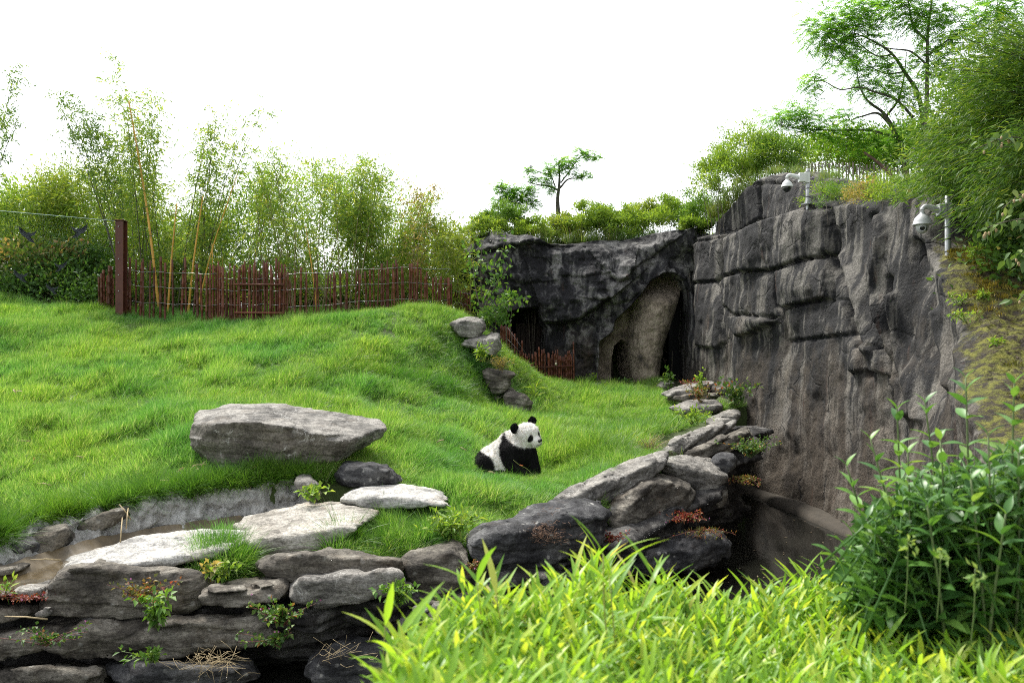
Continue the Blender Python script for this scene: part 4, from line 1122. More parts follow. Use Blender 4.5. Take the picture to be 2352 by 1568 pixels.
# strips of bare stone and soil between the slabs
BARE = [[(540, 1190), (640, 1165), (860, 1150), (862, 1200), (765, 1262), (740, 1335), (560, 1335), (548, 1270)], [(770, 1140), (860, 1130), (1045, 1150), (1040, 1178), (940, 1190), (800, 1188)], [(90, 1330), (300, 1290), (450, 1290), (450, 1330), (420, 1420), (90, 1420)], [(755, 1110), (915, 1105), (918, 1132), (760, 1135)], [(1490, 1010), (1600, 975), (1700, 935), (1740, 1000), (1600, 1075), (1510, 1075)], [(1540, 925), (1650, 915), (1665, 960), (1560, 962)], [(1515, 880), (1690, 870), (1700, 930), (1525, 930)]]
def lay_grass(X, Y, hs, protos, name, label, scale0=1.0):
    ds, sg = poly_dist(X, Y, STREAM[:, :2])
    k = ds > 0.56
    X, Y = X[k], Y[k]
    Z = ground_z(X, Y)
    P = np.c_[X, Y, Z]
    q2 = pix(P)
    bare = np.zeros(len(P), bool)
    for pg in BARE: bare |= poly_sd(q2[:, 0], q2[:, 1], pg) < 0
    P = P[~bare]; X, Y, Z = P[:, 0], P[:, 1], P[:, 2]
    k = ~inside_rocks(P + np.array([0, 0, 0.05]), 0.0) & (Z > -2.75)
    P = P[k]; X, Y = P[:, 0], P[:, 1]
    e = 0.06
    gxn = (ground_z(X + e, Y) - ground_z(X - e, Y)) / (2 * e); gyn = (ground_z(X, Y + e) - ground_z(X, Y - e)) / (2 * e)
    wind = n2(X, Y, 0.7, 201)
    rx = np.clip(gyn, -0.8, 0.8) * 0.55 + 0.22 * n2(X, Y, 1.3, 203) + rng.normal(0, 0.12, len(X))
    ry = -np.clip(gxn, -0.8, 0.8) * 0.55 + 0.25 + 0.35 * wind + rng.normal(0, 0.12, len(X))
    lump = n2(X, Y, 1.5, 205, 3)
    trod = smooth(1.3, 0.5, np.hypot((X - 0.0) / 1.3, (Y - 11.6)))              # short where the panda sits
    s = hs * scale0 * (0.84 + 0.38 * lump + 0.24 * n2(X, Y, 4.0, 207, 2) + rng.normal(0, 0.14, len(X))) * (1 - 0.25 * trod)
    s = np.clip(s, 0.3, 2.2)
    rz = rng.uniform(-0.7, 0.7, len(X))
    return scatter(name, P, np.c_[rx, ry, rz], np.c_[s, s, s * (1 + 0.25 * lump)], protos, label)
X1, Y1 = lawn_points(76000, (-8, 5.2, 6.5, 12.8)); X2, Y2 = lawn_points(72000, (-17, 5.2, 12.8, 24.6))
tufts = [(blade_tuft(32, 0.09, 0.09, 0.27, 0.009, 0.9, 3, s, comb=(0.25, 0.0)).mesh('grass_tuft'), m_grass) for s in range(5)]
lay_grass(np.r_[X1, X2], np.r_[Y1, Y2], 1.0, tufts, 'grass', 'lush bright green grass covering the lawn and the mound')
# longer drooping clumps along the rill, round the stones and on the mound's shoulder
LT = []
def ring(x, y, Y, n, sx=0.5, sy=0.4):
    c = at(x, y, Y); LT.append(np.c_[rng.normal(c[0], sx, n), rng.normal(c[1], sy, n)])
for a in [(450, 1160, 9.35, 90, 0.7, 0.18), (620, 1110, 9.75, 70, 0.45, 0.15), (300, 1180, 9.0, 60, 0.5, 0.15), (560, 1090, 9.9, 50, 0.6, 0.1), (790, 1230, 8.4, 90, 0.22, 0.2), (880, 1200, 8.75, 80, 0.3, 0.25), (960, 1180, 8.7, 60, 0.25, 0.2),
          (540, 1280, 8.0, 60, 0.2, 0.15), (1090, 880, 17.2, 90, 0.5, 0.7), (1020, 800, 18.0, 60, 0.7, 0.8), (1000, 905, 15.6, 50, 0.6, 0.2), (1420, 1030, 12.3, 70, 0.4, 0.4), (1480, 960, 15.0, 90, 0.6, 1.0), (900, 845, 15.8, 40, 0.8, 0.3), (350, 850, 15, 50, 1.5, 1.2), (150, 950, 12.6, 60, 1.0, 1.0), (720, 860, 14.6, 40, 1.0, 0.6)]: ring(*a)
L = np.concatenate(LT)
m_long = grass_mat('long_grass', [(0, (0.055, 0.15, 0.018)), (0.6, (0.10, 0.23, 0.03)), (1.0, (0.19, 0.32, 0.07))])
longt = [(blade_tuft(60, 0.09, 0.22, 0.42, 0.0085, 1.3, 4, 20 + s).mesh('long_tuft'), m_long) for s in range(3)]
def longt_pieces():
    return [(blade_tuft(60, 0.09, 0.22, 0.42, 0.0085, 1.0, 4, 40 + s).mesh('fringe_tuft'), m_long) for s in range(3)]
lay_grass(L[:, 0], L[:, 1], 0.95, longt, 'long_grass', 'longer darker drooping grass clumps by the stream and stones')

# a fringe hanging over the plaster bank
tt = rng.uniform(60, 359, 420).astype(int)
off = rng.uniform(0.50, 0.78, 420)
PX = sp[tt] + sn[tt] * off[:, None] + rng.normal(0, 0.03, (420, 2))
PZ = np.maximum(ground_z(PX[:, 0], PX[:, 1]), -2.22 + (bh[tt] + 0.20) * smooth(0.1, 0.75, (off - 0.06) / 0.62)) - 0.01
kf = ~inside_rocks(np.c_[PX, PZ + 0.05], 0.0)
hang = np.arctan2(-sn[tt][:, 0], -sn[tt][:, 1])
scatter('fringe_grass', np.c_[PX, PZ][kf], np.c_[rng.normal(0.75, 0.25, 420), rng.normal(0, 0.25, 420), rng.normal(0, 0.4, 420)][kf], np.repeat(rng.uniform(0.55, 1.0, 420)[:, None], 3, 1)[kf], longt_pieces(), 'long grass fringe hanging over the pale stream bank')

# ------------------------------------------------------------------ the panda
m_fur, nt, bs, out = new_mat('panda_fur')
f = attr(nt)
fn = noise(nt, 30, 4)
white = ramp(nt, fn, [(0.34, (0.64, 0.59, 0.51)), (0.56, (0.84, 0.82, 0.78))])
nt.links.new(mix(nt, f, (0.010, 0.0095, 0.010), white), bs.inputs['Base Color'])
bs.inputs['Roughness'].default_value = 0.8
bs.inputs['Specular IOR Level'].default_value = 0.12
PB = at(1170, 1092, 12.0)
PSC = 1.0
def smin(a, b, k):
    h_ = np.clip(0.5 + 0.5 * (b - a) / k, 0, 1)
    return b + (a - b) * h_ - k * h_ * (1 - h_)
def ell(G, c, r):
    q = (G - np.array(c, np.float32)) / np.array(r, np.float32)
    l = np.linalg.norm(q, axis=-1)
    return (l - 1) * min(r)
def cap(G, a, b, ra, rb):
    a, b = np.array(a, np.float32), np.array(b, np.float32)
    d = b - a
    t = np.clip(((G - a) @ d) / (d @ d), 0, 1)
    return np.linalg.norm(G - a - t[..., None] * d, axis=-1) - (ra + (rb - ra) * t)
Fd = nrm(np.array([0.64, -0.05, 0.77]))
Sd = nrm(np.array([-0.74, -0.24, 0.63])); Sd = nrm(Sd - Fd * (Sd @ Fd))
Ud = np.cross(Fd, Sd); Ud = Ud if Ud[1] > 0 else -Ud
HC = np.array([0.275, 0.63, 0.07])
HS = 1.19
hd = lambda f_, s_, u_: HC + (Fd * f_ + Sd * s_ + Ud * u_) * HS
def panda_sdf(G):
    """axes: right, up, towards the viewer"""
    F = ell(G, (-0.285, 0.17, 0.0), (0.22, 0.21, 0.29))
    F = smin(F, cap(G, (-0.24, 0.22, 0), (0.05, 0.45, 0.0), 0.225, 0.20), 0.10)
    F = smin(F, ell(G, (0.12, 0.35, 0.03), (0.235, 0.26, 0.22)), 0.08)
    F = smin(F, ell(G, (-0.10, 0.15, 0.10), (0.22, 0.19, 0.20)), 0.08)
    F = smin(F, cap(G, (0.02, 0.52, -0.01), tuple(hd(-0.06, 0, -0.02)), 0.15, 0.135), 0.06)
    # hind legs, the near one folded forward along the ground
    F = smin(F, ell(G, (-0.33, 0.17, 0.22), (0.17, 0.19, 0.13)), 0.04)
    F = smin(F, cap(G, (-0.32, 0.10, 0.27), (-0.14, 0.05, 0.33), 0.09, 0.07), 0.04)
    F = smin(F, cap(G, (-0.14, 0.05, 0.33), (-0.10, 0.06, 0.37), 0.07, 0.06), 0.03)
    F = smin(F, ell(G, (-0.30, 0.12, -0.22), (0.17, 0.16, 0.13)), 0.04)
    # near arm: shoulder, elbow, forearm along the ground to the paw
    F = smin(F, cap(G, (0.03, 0.40, 0.17), (0.06, 0.15, 0.24), 0.13, 0.105), 0.05)
    F = smin(F, cap(G, (0.06, 0.14, 0.25), (0.22, 0.06, 0.28), 0.105, 0.075), 0.03)
    F = smin(F, ell(G, (0.27, 0.045, 0.27), (0.075, 0.05, 0.07)), 0.02)
    # far arm, straight down
    F = smin(F, cap(G, (0.29, 0.36, 0.06), (0.375, 0.12, 0.10), 0.125, 0.085), 0.05)
    F = smin(F, cap(G, (0.375, 0.12, 0.10), (0.385, 0.0, 0.13), 0.085, 0.075), 0.03)
    F = smin(F, ell(G, (0.405, -0.02, 0.16), (0.075, 0.045, 0.075)), 0.02)
    # head
    F = smin(F, ell(G, HC, (0.180, 0.176, 0.180)), 0.035)
    for s_ in (-1, 1):
        F = smin(F, ell(G, hd(0.005, s_ * 0.085, -0.075), (0.108, 0.10, 0.104)), 0.03)
    F = smin(F, cap(G, hd(0.10, 0, -0.045), hd(0.175, 0, -0.065), 0.086, 0.064), 0.03)
    F = smin(F, ell(G, hd(0.145, 0, -0.11), (0.062, 0.042, 0.058)), 0.02)
    F = smin(F, ell(G, hd(0.11, 0, 0.035), (0.05, 0.05, 0.05)), 0.04)
    return F
h_ = 0.0135
g = [np.arange(-0.62, 0.60, h_), np.arange(-0.12, 0.92, h_), np.arange(-0.46, 0.50, h_)]
G = np.stack(np.meshgrid(*g, indexing='ij'), -1).astype(np.float32)
F = panda_sdf(G)
nb = np.abs(F) < 0.06
F[nb] += 0.006 * fbm(G[nb] * 14, 3, 401)
V, Q = biggest(*surface_nets(F, (g[0][0], g[1][0], g[2][0]), h_))
def panda_white(V):
    a, b, c = V[:, 0], V[:, 1], V[:, 2]
    nz = 0.012 * fbm(V * 16, 2, 411)
    ab = np.interp(b, [0.0, 0.05, 0.16, 0.24, 0.345, 0.5, 0.60, 0.7], [-0.005, -0.02, -0.05, -0.11, -0.15, -0.135, -0.10, -0.05])
    arm = smooth(-0.012, 0.012, a - ab + nz)
    nk = np.interp(a, [-0.15, -0.04, -0.01, 0.10, 0.2, 0.43], [0.80, 0.62, 0.555, 0.485, 0.452, 0.440])
    head = smooth(-0.012, 0.012, b - nk + nz)
    w = 1 - arm * (1 - head)
    lb = np.interp(b, [0.0, 0.03, 0.12, 0.24, 0.33, 0.42], [-0.15, -0.17, -0.20, -0.22, -0.29, -0.5])
    leg = smooth(0.014, -0.014, a - lb + nz)
    w = w * (1 - leg)
    leg2 = (b < 0.14) & (c > 0.28)
    w = np.where(leg2, 0, w)
    for s_ in (-1, 1):                                           # eye patches, slanting down and out
        e = V - hd(0.128, s_ * 0.072, 0.0)
        eu, es = e @ Ud, e @ Sd * s_
        u2, s2_ = eu + 0.55 * es * 0.6, es - 0.35 * (-eu) * 0.5
        r = np.sqrt((e @ Fd / 0.09) ** 2 + ((eu + 0.015) / 0.060) ** 2 + ((es + 0.30 * (eu + 0.015)) / 0.032) ** 2)
        w = w * smooth(0.85, 1.1, r)
    e = V - hd(0.20, 0, -0.095)                                   # mouth line
    w = w * (1 - 0.8 * np.exp(-((e @ Ud) / 0.010) ** 2) * ((e @ Fd) > -0.06) * (np.abs(e @ Sd) < 0.05))
    return w
def to_world(V):
    return PB + np.stack([V[:, 0], -V[:, 2], V[:, 1]], -1) * PSC
Wt = panda_white(V)
panda = thing('panda', 'giant panda sitting in the grass facing right with a stalk in its paw', 'panda', PB)
qn = np.c_[Q[:, ::-1]]
MB().add(to_world(V), None, qn, Wt).build('body', m_fur, panda)
# fur: short tapering strands over the whole body
fa = V[Q]; tri_n = nrm(np.cross(fa[:, 1] - fa[:, 0], fa[:, 3] - fa[:, 0]))
if (tri_n * (fa.mean(1) - np.array([0, 0.3, 0.05]))).sum() < 0: tri_n = -tri_n
ns = 46000
pk = rng.integers(0, len(Q), ns); bw = rng.dirichlet([1, 1, 1, 1], ns)
Pf = (fa[pk] * bw[..., None]).sum(1); Nf = tri_n[pk]
flow = nrm(np.stack([-0.55 + 0 * Pf[:, 0], -0.8 + 0 * Pf[:, 0], 0 * Pf[:, 0]], -1))
Df = nrm(Nf * 0.55 + flow * 0.75 + rng.normal(0, 0.22, (ns, 3)))
hdist = np.linalg.norm(Pf - hd(0.12, 0, -0.04), axis=1)
Lf = rng.uniform(0.020, 0.050, ns) * smooth(0.03, 0.22, hdist)
Lf = np.maximum(Lf, 0.005)
sd = nrm(np.cross(Df, Nf + rng.normal(0, 0.3, (ns, 3)))) * 0.0030
tri = np.stack([Pf - Nf * 0.004 - sd, Pf - Nf * 0.004 + sd, Pf + Df * Lf[:, None]], 1)
MB().add(to_world(tri.reshape(-1, 3)), np.arange(ns * 3).reshape(-1, 3), None, np.repeat(panda_white(Pf), 3)).build('fur', m_fur, panda, smooth_shade=False, kind='stuff')
m_black = plain('panda_black', (0.009, 0.009, 0.010), 0.85, spec=0.15)
for s_ in (1, -1):
    Ge = np.stack(np.meshgrid(np.arange(-0.1, 0.1, 0.008), np.arange(-0.1, 0.1, 0.008), np.arange(-0.1, 0.1, 0.008), indexing='ij'), -1)
    c = hd(-0.055, s_ * 0.148, 0.118)
    M = np.stack([Fd, nrm(Sd * s_ * 0.6 + Ud), nrm(np.cross(Fd, nrm(Sd * s_ * 0.6 + Ud)))])
    Fe = ell(Ge, (0, 0, 0), (0.034, 0.066, 0.062)) + 0.006 * fbm(Ge * 30, 2, 3)
    Ve, Qe = surface_nets(Fe, (-0.1, -0.1, -0.1), 0.008)
    eb = MB().add(to_world(Ve @ M + c), None, Qe[:, ::-1])
    r_ = np.random.default_rng(5); kf = r_.integers(0, len(Ve), 1500)
    Pe = (Ve @ M + c)[kf]; De = nrm(Ve[kf] @ M + r_.normal(0, 0.02, (1500, 3)))
    sd = nrm(np.cross(De, r_.normal(size=(1500, 3)))) * 0.003
    eb.add(to_world(np.stack([Pe - sd, Pe + sd, Pe + De * 0.02], 1).reshape(-1, 3)), np.arange(4500).reshape(-1, 3))
    eb.build('ear', m_black, panda)
m_nose = plain('nose_wet_black', (0.012, 0.011, 0.011), 0.3)
Ge = np.stack(np.meshgrid(np.arange(-0.05, 0.05, 0.005), np.arange(-0.05, 0.05, 0.005), np.arange(-0.05, 0.05, 0.005), indexing='ij'), -1)
Ve, Qe = surface_nets(ell(Ge, (0, 0, 0), (0.026, 0.024, 0.042)), (-0.05, -0.05, -0.05), 0.005)
MB().add(to_world(Ve @ np.stack([Fd, Ud, Sd]) + hd(0.222, 0, -0.048)), None, Qe[:, ::-1]).build('nose', m_nose, panda)
m_eye = plain('eye_dark', (0.02, 0.014, 0.010), 0.08)
for s_ in (1, -1):
    Ve, Qe = surface_nets(ell(Ge, (0, 0, 0), (0.013, 0.013, 0.013)), (-0.05, -0.05, -0.05), 0.005)
    MB().add(to_world(Ve @ np.stack([Fd, Ud, Sd]) + hd(0.148, s_ * 0.060, 0.012)), None, Qe[:, ::-1]).build('eye', m_eye, panda)
m_stalk = plain('green_stalk', (0.28, 0.30, 0.08), 0.5)
st = spline(np.array([to_world(np.array([p]))[0] for p in [(0.06, 0.29, 0.36), (0.15, 0.22, 0.38), (0.24, 0.18, 0.40), (0.34, 0.09, 0.42)]]), 14)
sb = MB().tube(st, np.linspace(0.004, 0.0025, 14), 5)
tag(sb.build('plant_stalk', m_stalk), 'thin green stalk across the dark paw of the panda', 'stalk')
tag(MB().box(to_world(np.array([[0.175, 0.215, 0.375]]))[0], (0.05, 0.015, 0.015), ry=0.2).build('carrot_scrap', plain('orange_scrap', (0.75, 0.16, 0.05), 0.5), smooth_shade=True), 'small orange food scrap on the chest of the panda', 'food scrap')
# ------------------------------------------------------------------ rusty pole fences
m_rust, nt, bs, out = new_mat('rusty_steel_pole')
oi = node(nt, 'ShaderNodeObjectInfo').outputs['Random']
c0 = ramp(nt, noise(nt, 4, 6, 0.65), [(0.3, (0.075, 0.024, 0.013)), (0.55, (0.15, 0.048, 0.024)), (0.75, (0.23, 0.080, 0.036))])
nt.links.new(mix(nt, 1.0, c0, ramp(nt, oi, [(0, (0.65, 0.62, 0.62)), (1, (1.25, 1.15, 1.1))]), 'MULTIPLY'), bs.inputs['Base Color'])
bs.inputs['Roughness'].default_value = 0.55
bs.inputs['Metallic'].default_value = 0.15
m_wire = plain('fence_wire', (0.34, 0.34, 0.35), 0.4, 0.7)
m_ins = plain('black_insulator', (0.012, 0.012, 0.013), 0.5)
def pole_mesh(nodes, seed):
    """unit-high steel pole with bamboo-like joints"""
    r = np.random.default_rng(seed)
    zs_, rs_ = [0.0], [1.0]
    for k in range(nodes):
        z = (k + 0.6 + r.uniform(-0.12, 0.12)) / nodes
        zs_ += [z - 0.012, z - 0.005, z + 0.005, z + 0.012]; rs_ += [0.96, 1.16, 1.16, 0.96]
    zs_ += [1.0, 1.001]; rs_ += [0.95, 0.01]
    return MB().lathe([(a * 0.03, b) for a, b in zip(rs_, zs_)], (0, 0, 0), sides=8).mesh('pole')
POLES = [pole_mesh(n_, n_) for n_ in (4, 5, 6)]
for p_ in POLES: p_.materials.append(m_rust)
def put_pole(parent, base, top, rad, k=0):
    d = Vector(top) - Vector(base)
    L_ = d.length
    M = Matrix.Translation(Vector(base)) @ d.to_track_quat('Z', 'Y').to_matrix().to_4x4() @ Matrix.Diagonal((rad / 0.03, rad / 0.03, L_, 1))
    return inst('pole', POLES[k % 3], parent, M)
def wires(parent, path, ys, n_ins, rad=0.0045):
    """path: base points; ys: heights above the base"""
    P = spline(np.asarray(path), 60)
    for hgt in ys:
        Q_ = P + np.array([0, -0.07, 0]); Q_[:, 2] += hgt + 0.015 * np.sin(np.linspace(0, 20, 60))
        w = MB().tube(Q_, rad, 4).build('wire', m_wire, parent)
        for t in np.linspace(2, 57, n_ins).astype(int):
            MB().box(Q_[t] + np.array([0, 0.025, 0]), (0.035, 0.05, 0.03)).build('insulator', m_ins, w)
FB = [(285, 722, 20.2), (340, 727, 20.0), (450, 733, 19.7), (520, 735, 19.5), (655, 735, 19.4), (750, 728, 19.7), (860, 718, 20.0), (960, 715, 20.2), (1040, 718, 20.5)]
fx = np.array([p[0] for p in FB])
def fbase(x): return at(x, np.interp(x, fx, [p[1] for p in FB]), np.interp(x, fx, [p[2] for p in FB]))
def fence_run(name, label, xs_, tops, radr, dy=0.0, lean=4):
    b0 = fbase(xs_[0]); b0[2] = gz(b0[0], b0[1])
    f_ = thing(name, label, 'fence', b0)
    for k, (x, ty) in enumerate(zip(xs_, tops)):
        b = fbase(x); b[1] += dy + random.uniform(-0.08, 0.08)
        Yb = b[1]
        b = at(x, 700, Yb); b[2] = gz(b[0], b[1]) - 0.25
        put_pole(f_, b, at(x + random.gauss(0, lean), ty, Yb + random.uniform(-0.05, 0.05)), random.uniform(*radr), k)
    return f_
xl_ = [286, 293, 300, 312, 322, 330, 343, 352, 368, 379, 398, 415, 428, 442, 455, 466]
tl_ = [600, 612, 592, 596, 602, 594, 599, 614, 590, 603, 596, 622, 592, 618, 606, 628]
f1 = fence_run('pole_fence', 'sparse rusty pole fence in front of the tall bamboo, next to the steel post', xl_, tl_, (0.020, 0.036))
wires(f1, [fbase(x) for x in (284, 360, 430, 500)], (0.35, 0.75, 1.12), 4)
xg = list(np.arange(474, 662, 4.4)); random.shuffle(xg)
tg = [random.choice([603, 608, 612, 616, 622, 628, 640, 596]) + random.randint(-5, 5) for _ in xg]
f2 = fence_run('pole_gate', 'dense rusty pole gate with cross rail in the middle of the fence', sorted(xg), tg, (0.018, 0.032), -0.05, 3)
for y_ in (653, 718):
    MB().tube([at(538, y_, 19.35), at(652, y_ + 1, 19.25)], 0.026, 8).build('rail', m_rust, f2)
wires(f2, [fbase(x) for x in (505, 560, 610, 655)], (0.38, 0.72, 1.0), 4)
xr_ = list(np.r_[np.arange(668, 880, 9.5), np.arange(880, 1042, 6.2)] + rng.normal(0, 1.8, len(np.r_[np.arange(668, 880, 9.5), np.arange(880, 1042, 6.2)])))
tr_ = [np.interp(x, [665, 760, 850, 880, 900, 960, 1040], [632, 628, 616, 604, 602, 614, 650]) + random.gauss(0, 8) for x in xr_]
f3 = fence_run('pole_fence', 'long curving rusty pole fence with three wires behind the mound', xr_, tr_, (0.015, 0.030))
wires(f3, [fbase(x) for x in (660, 720, 790, 860, 940, 1000, 1036)], (0.30, 0.72, 1.10), 7)
xq = [1046, 1051, 1057, 1062, 1066, 1070, 1074, 1078]
f4 = fence_run('pole_fence', 'short low end of rusty pole fence beside the young leafy tree', xq, [660, 652, 668, 664, 660, 666, 672, 670], (0.018, 0.028), 0.6, 1)
wires(f4, [fbase(1040) + np.array([0, .55, 0]), fbase(1078) + np.array([0, .55, -.1])], (0.3, 0.6), 2)
xz = [228, 233, 240, 244, 249, 254, 259]
f5 = fence_run('pole_fence', 'group of dull grey-brown poles behind the glass left of the steel post', xz, [636, 628, 620, 632, 610, 612, 640], (0.024, 0.040), 0.5, 2)
# by the cave
def cave_pole(parent, x, yb, yt, Yd, rad, dx=0):
    b = at(x, yb, Yd); b[2] = min(b[2], gz(b[0], b[1])) - 0.1
    put_pole(parent, b, at(x + dx, yt, Yd), rad, int(x))
g1 = thing('pole_fence', 'stepped rusty poles rising to the left in front of the low cave', 'fence', at(1175, 888, 21.2))
for x, yt in [(1151, 745), (1154, 748), (1157, 750), (1160, 748), (1165, 749), (1170, 751), (1176, 762), (1182, 766), (1188, 776), (1194, 805), (1199, 782), (1202, 810), (1207, 812), (1211, 818), (1215, 828)]:
    cave_pole(g1, x, 888, yt, 21.3 + random.uniform(-0.05, 0.1), random.uniform(0.018, 0.028))
MB().tube([at(1151, 870, 21.15), at(1220, 842, 21.1)], 0.018, 6).build('rail', m_rust, g1)
for k in range(3):
    MB().tube([at(1166, 752 + 26 * k, 21.2), at(1217 - 16 * k, 824 - 8 * k, 21.15)], 0.004, 4).build('wire', m_wire, g1)
g2 = thing('pole_gate', 'small padlocked rusty pole gate on the lawn before the black cave wall', 'gate', at(1270, 888, 21.0))
for k, x in enumerate(np.arange(1222, 1321, 2.75)):
    cave_pole(g2, x, 889, random.choice([802, 806, 812, 816, 800, 820]) + random.randint(-4, 6), 21.0 + random.uniform(-0.05, 0.06), random.uniform(0.016, 0.026), random.gauss(0, 2.2))
cave_pole(g2, 1319, 889, 784, 21.0, 0.022, -2); cave_pole(g2, 1219, 889, 836, 20.95, 0.034, 0)
for y_ in (843, 884):
    MB().tube([at(1222, y_, 20.93), at(1318, y_ - 2, 20.93)], 0.018, 6).build('rail', m_rust, g2)
lk = MB().box(at(1277, 836, 20.88), (0.06, 0.025, 0.075)); lk.tube(at(1277, 831, 20.88) + np.array([[-0.02, 0, 0], [-0.02, 0, 0.035], [0, 0, 0.05], [0.02, 0, 0.035], [0.02, 0, 0]]), 0.006, 5)
lk.build('padlock', plain('pale_brass', (0.62, 0.56, 0.42), 0.35, 0.6), g2)

# ------------------------------------------------------------------ steel post and glass screen with bird stickers
post_b = at(278, 722, 19.9)
post = thing('steel_post', 'tall dark red rusted steel post at the end of the glass screen', 'post', post_b)
zt = at(278, 508, 19.9)[2]; zb_ = post_b[2] - 0.5
m_prust = plain('painted_rust', (0.10, 0.030, 0.018), 0.5, 0.1, nscale=5, var=0.25)
cx = post_b[0]
for nm, dx, w_, dyy, dep in (('web', -0.02, 0.045, 0.0, 0.18), ('flange', -0.07, 0.08, -0.05, 0.03), ('flange', 0.045, 0.10, -0.08, 0.03), ('flange', 0.0, 0.21, 0.105, 0.03)):
    MB().box((cx + dx, 19.9 + dyy, (zt + zb_) / 2), (w_, dep, zt - zb_)).build(nm, m_prust, post, smooth_shade=False)
MB().box((cx - 0.01, 19.9, zt + 0.012), (0.22, 0.26, 0.02)).build('cap', m_prust, post, smooth_shade=False)
for k in range(5):
    MB().lathe([(0.014, 0), (0.014, 0.012), (0.001, 0.016)], (cx - 0.005, 19.79, zt - 0.15 - 0.40 * k), (0, -1, 0), 8).build('bolt', m_steel, post)
m_glass, nt, bs, out = new_mat('clear_glass')
nt.nodes.remove(bs)
gl = node(nt, 'ShaderNodeBsdfGlossy', Roughness=0.0); gl.inputs['Color'].default_value = (0.9, 0.95, 0.95, 1)
tp = nt.nodes.new('ShaderNodeBsdfTransparent'); tp.inputs['Color'].default_value = (0.97, 0.99, 0.985, 1)
fr = node(nt, 'ShaderNodeFresnel', IOR=1.09)
mx_ = nt.nodes.new('ShaderNodeMixShader')
nt.links.new(fr.outputs[0], mx_.inputs[0]); nt.links.new(tp.outputs[0], mx_.inputs[1]); nt.links.new(gl.outputs[0], mx_.inputs[2])
nt.links.new(mx_.outputs[0], out.inputs['Surface'])
ga = np.array([cx - 0.12, 19.9]); gb_ = np.array([-15.2, 15.6])
glass = thing('glass_screen', 'clear glass screen with dark bird stickers left of the steel post', 'glass screen', (ga[0], ga[1], post_b[2]))
gd = nrm(gb_ - ga); gn = np.array([gd[1], -gd[0]])
def gpt(t, z, off=0): return np.array([*(ga + (gb_ - ga) * t + gn * off), z])
for t0, t1 in ((0.0, 0.495), (0.505, 1.0)):
    v = [gpt(t, z, o_) for o_ in (-0.006, 0.006) for t, z in ((t0, 0.5), (t1, 0.5), (t1, zt), (t0, zt))]
    MB().add(v, None, [[0, 1, 2, 3], [4, 7, 6, 5], [0, 4, 5, 1], [1, 5, 6, 2], [2, 6, 7, 3], [3, 7, 4, 0]]).build('pane', m_glass, glass, smooth_shade=False)
m_edge = plain('glass_edge', (0.40, 0.52, 0.50), 0.2)
MB().tube([gpt(0, zt + 0.004), gpt(1, zt + 0.004)], 0.008, 4).build('edge_strip', m_edge, glass)
MB().tube([gpt(0.5, 0.5), gpt(0.5, zt)], 0.006, 4).build('edge_strip', m_edge, glass)
m_stick = plain('dark_sticker', (0.03, 0.032, 0.045), 0.6)
BIRD = np.array([(-0.5, 0.42), (-0.36, 0.10), (-0.16, 0.02), (-0.02, 0.10), (0.12, 0.02), (0.42, 0.22), (0.30, -0.02), (0.10, -0.14), (0.06, -0.30), (0.34, -0.52), (0.02, -0.42), (-0.14, -0.22), (-0.30, -0.14), (-0.44, 0.08)])
for x, y, s_, fl_ in ((66, 537, 0.42, 1), (180, 528, 0.42, -1), (50, 632, 0.34, 1), (138, 610, 0.3, -1), (122, 662, 0.3, 1)):
    # where the line of sight meets the screen
    dirx = (x - 1176) / FP
    t = (ga[0] - dirx * ga[1]) / (dirx * (gb_[1] - ga[1]) - (gb_[0] - ga[0]))
    c = gpt(t, (784 - y) / FP * (ga[1] + (gb_[1] - ga[1]) * t), 0.010)
    pts = [c + np.array([*(gd * -b[0] * s_ * fl_), b[1] * s_]) for b in BIRD]
    nb_ = len(pts)
    cc = c + np.array([0, 0, -0.04 * s_])
    o2 = np.array([*(gn * 0.003), 0])
    vv = np.array(pts + [p_ + o2 for p_ in pts] + [cc, cc + o2])
    tr_i = [[k, (k + 1) % nb_, 2 * nb_] for k in range(nb_)] + [[nb_ + (k + 1) % nb_, nb_ + k, 2 * nb_ + 1] for k in range(nb_)]
    MB().add(vv, tr_i, [[k, nb_ + k, nb_ + (k + 1) % nb_, (k + 1) % nb_] for k in range(nb_)]).build('bird_sticker', m_stick, glass, smooth_shade=False)

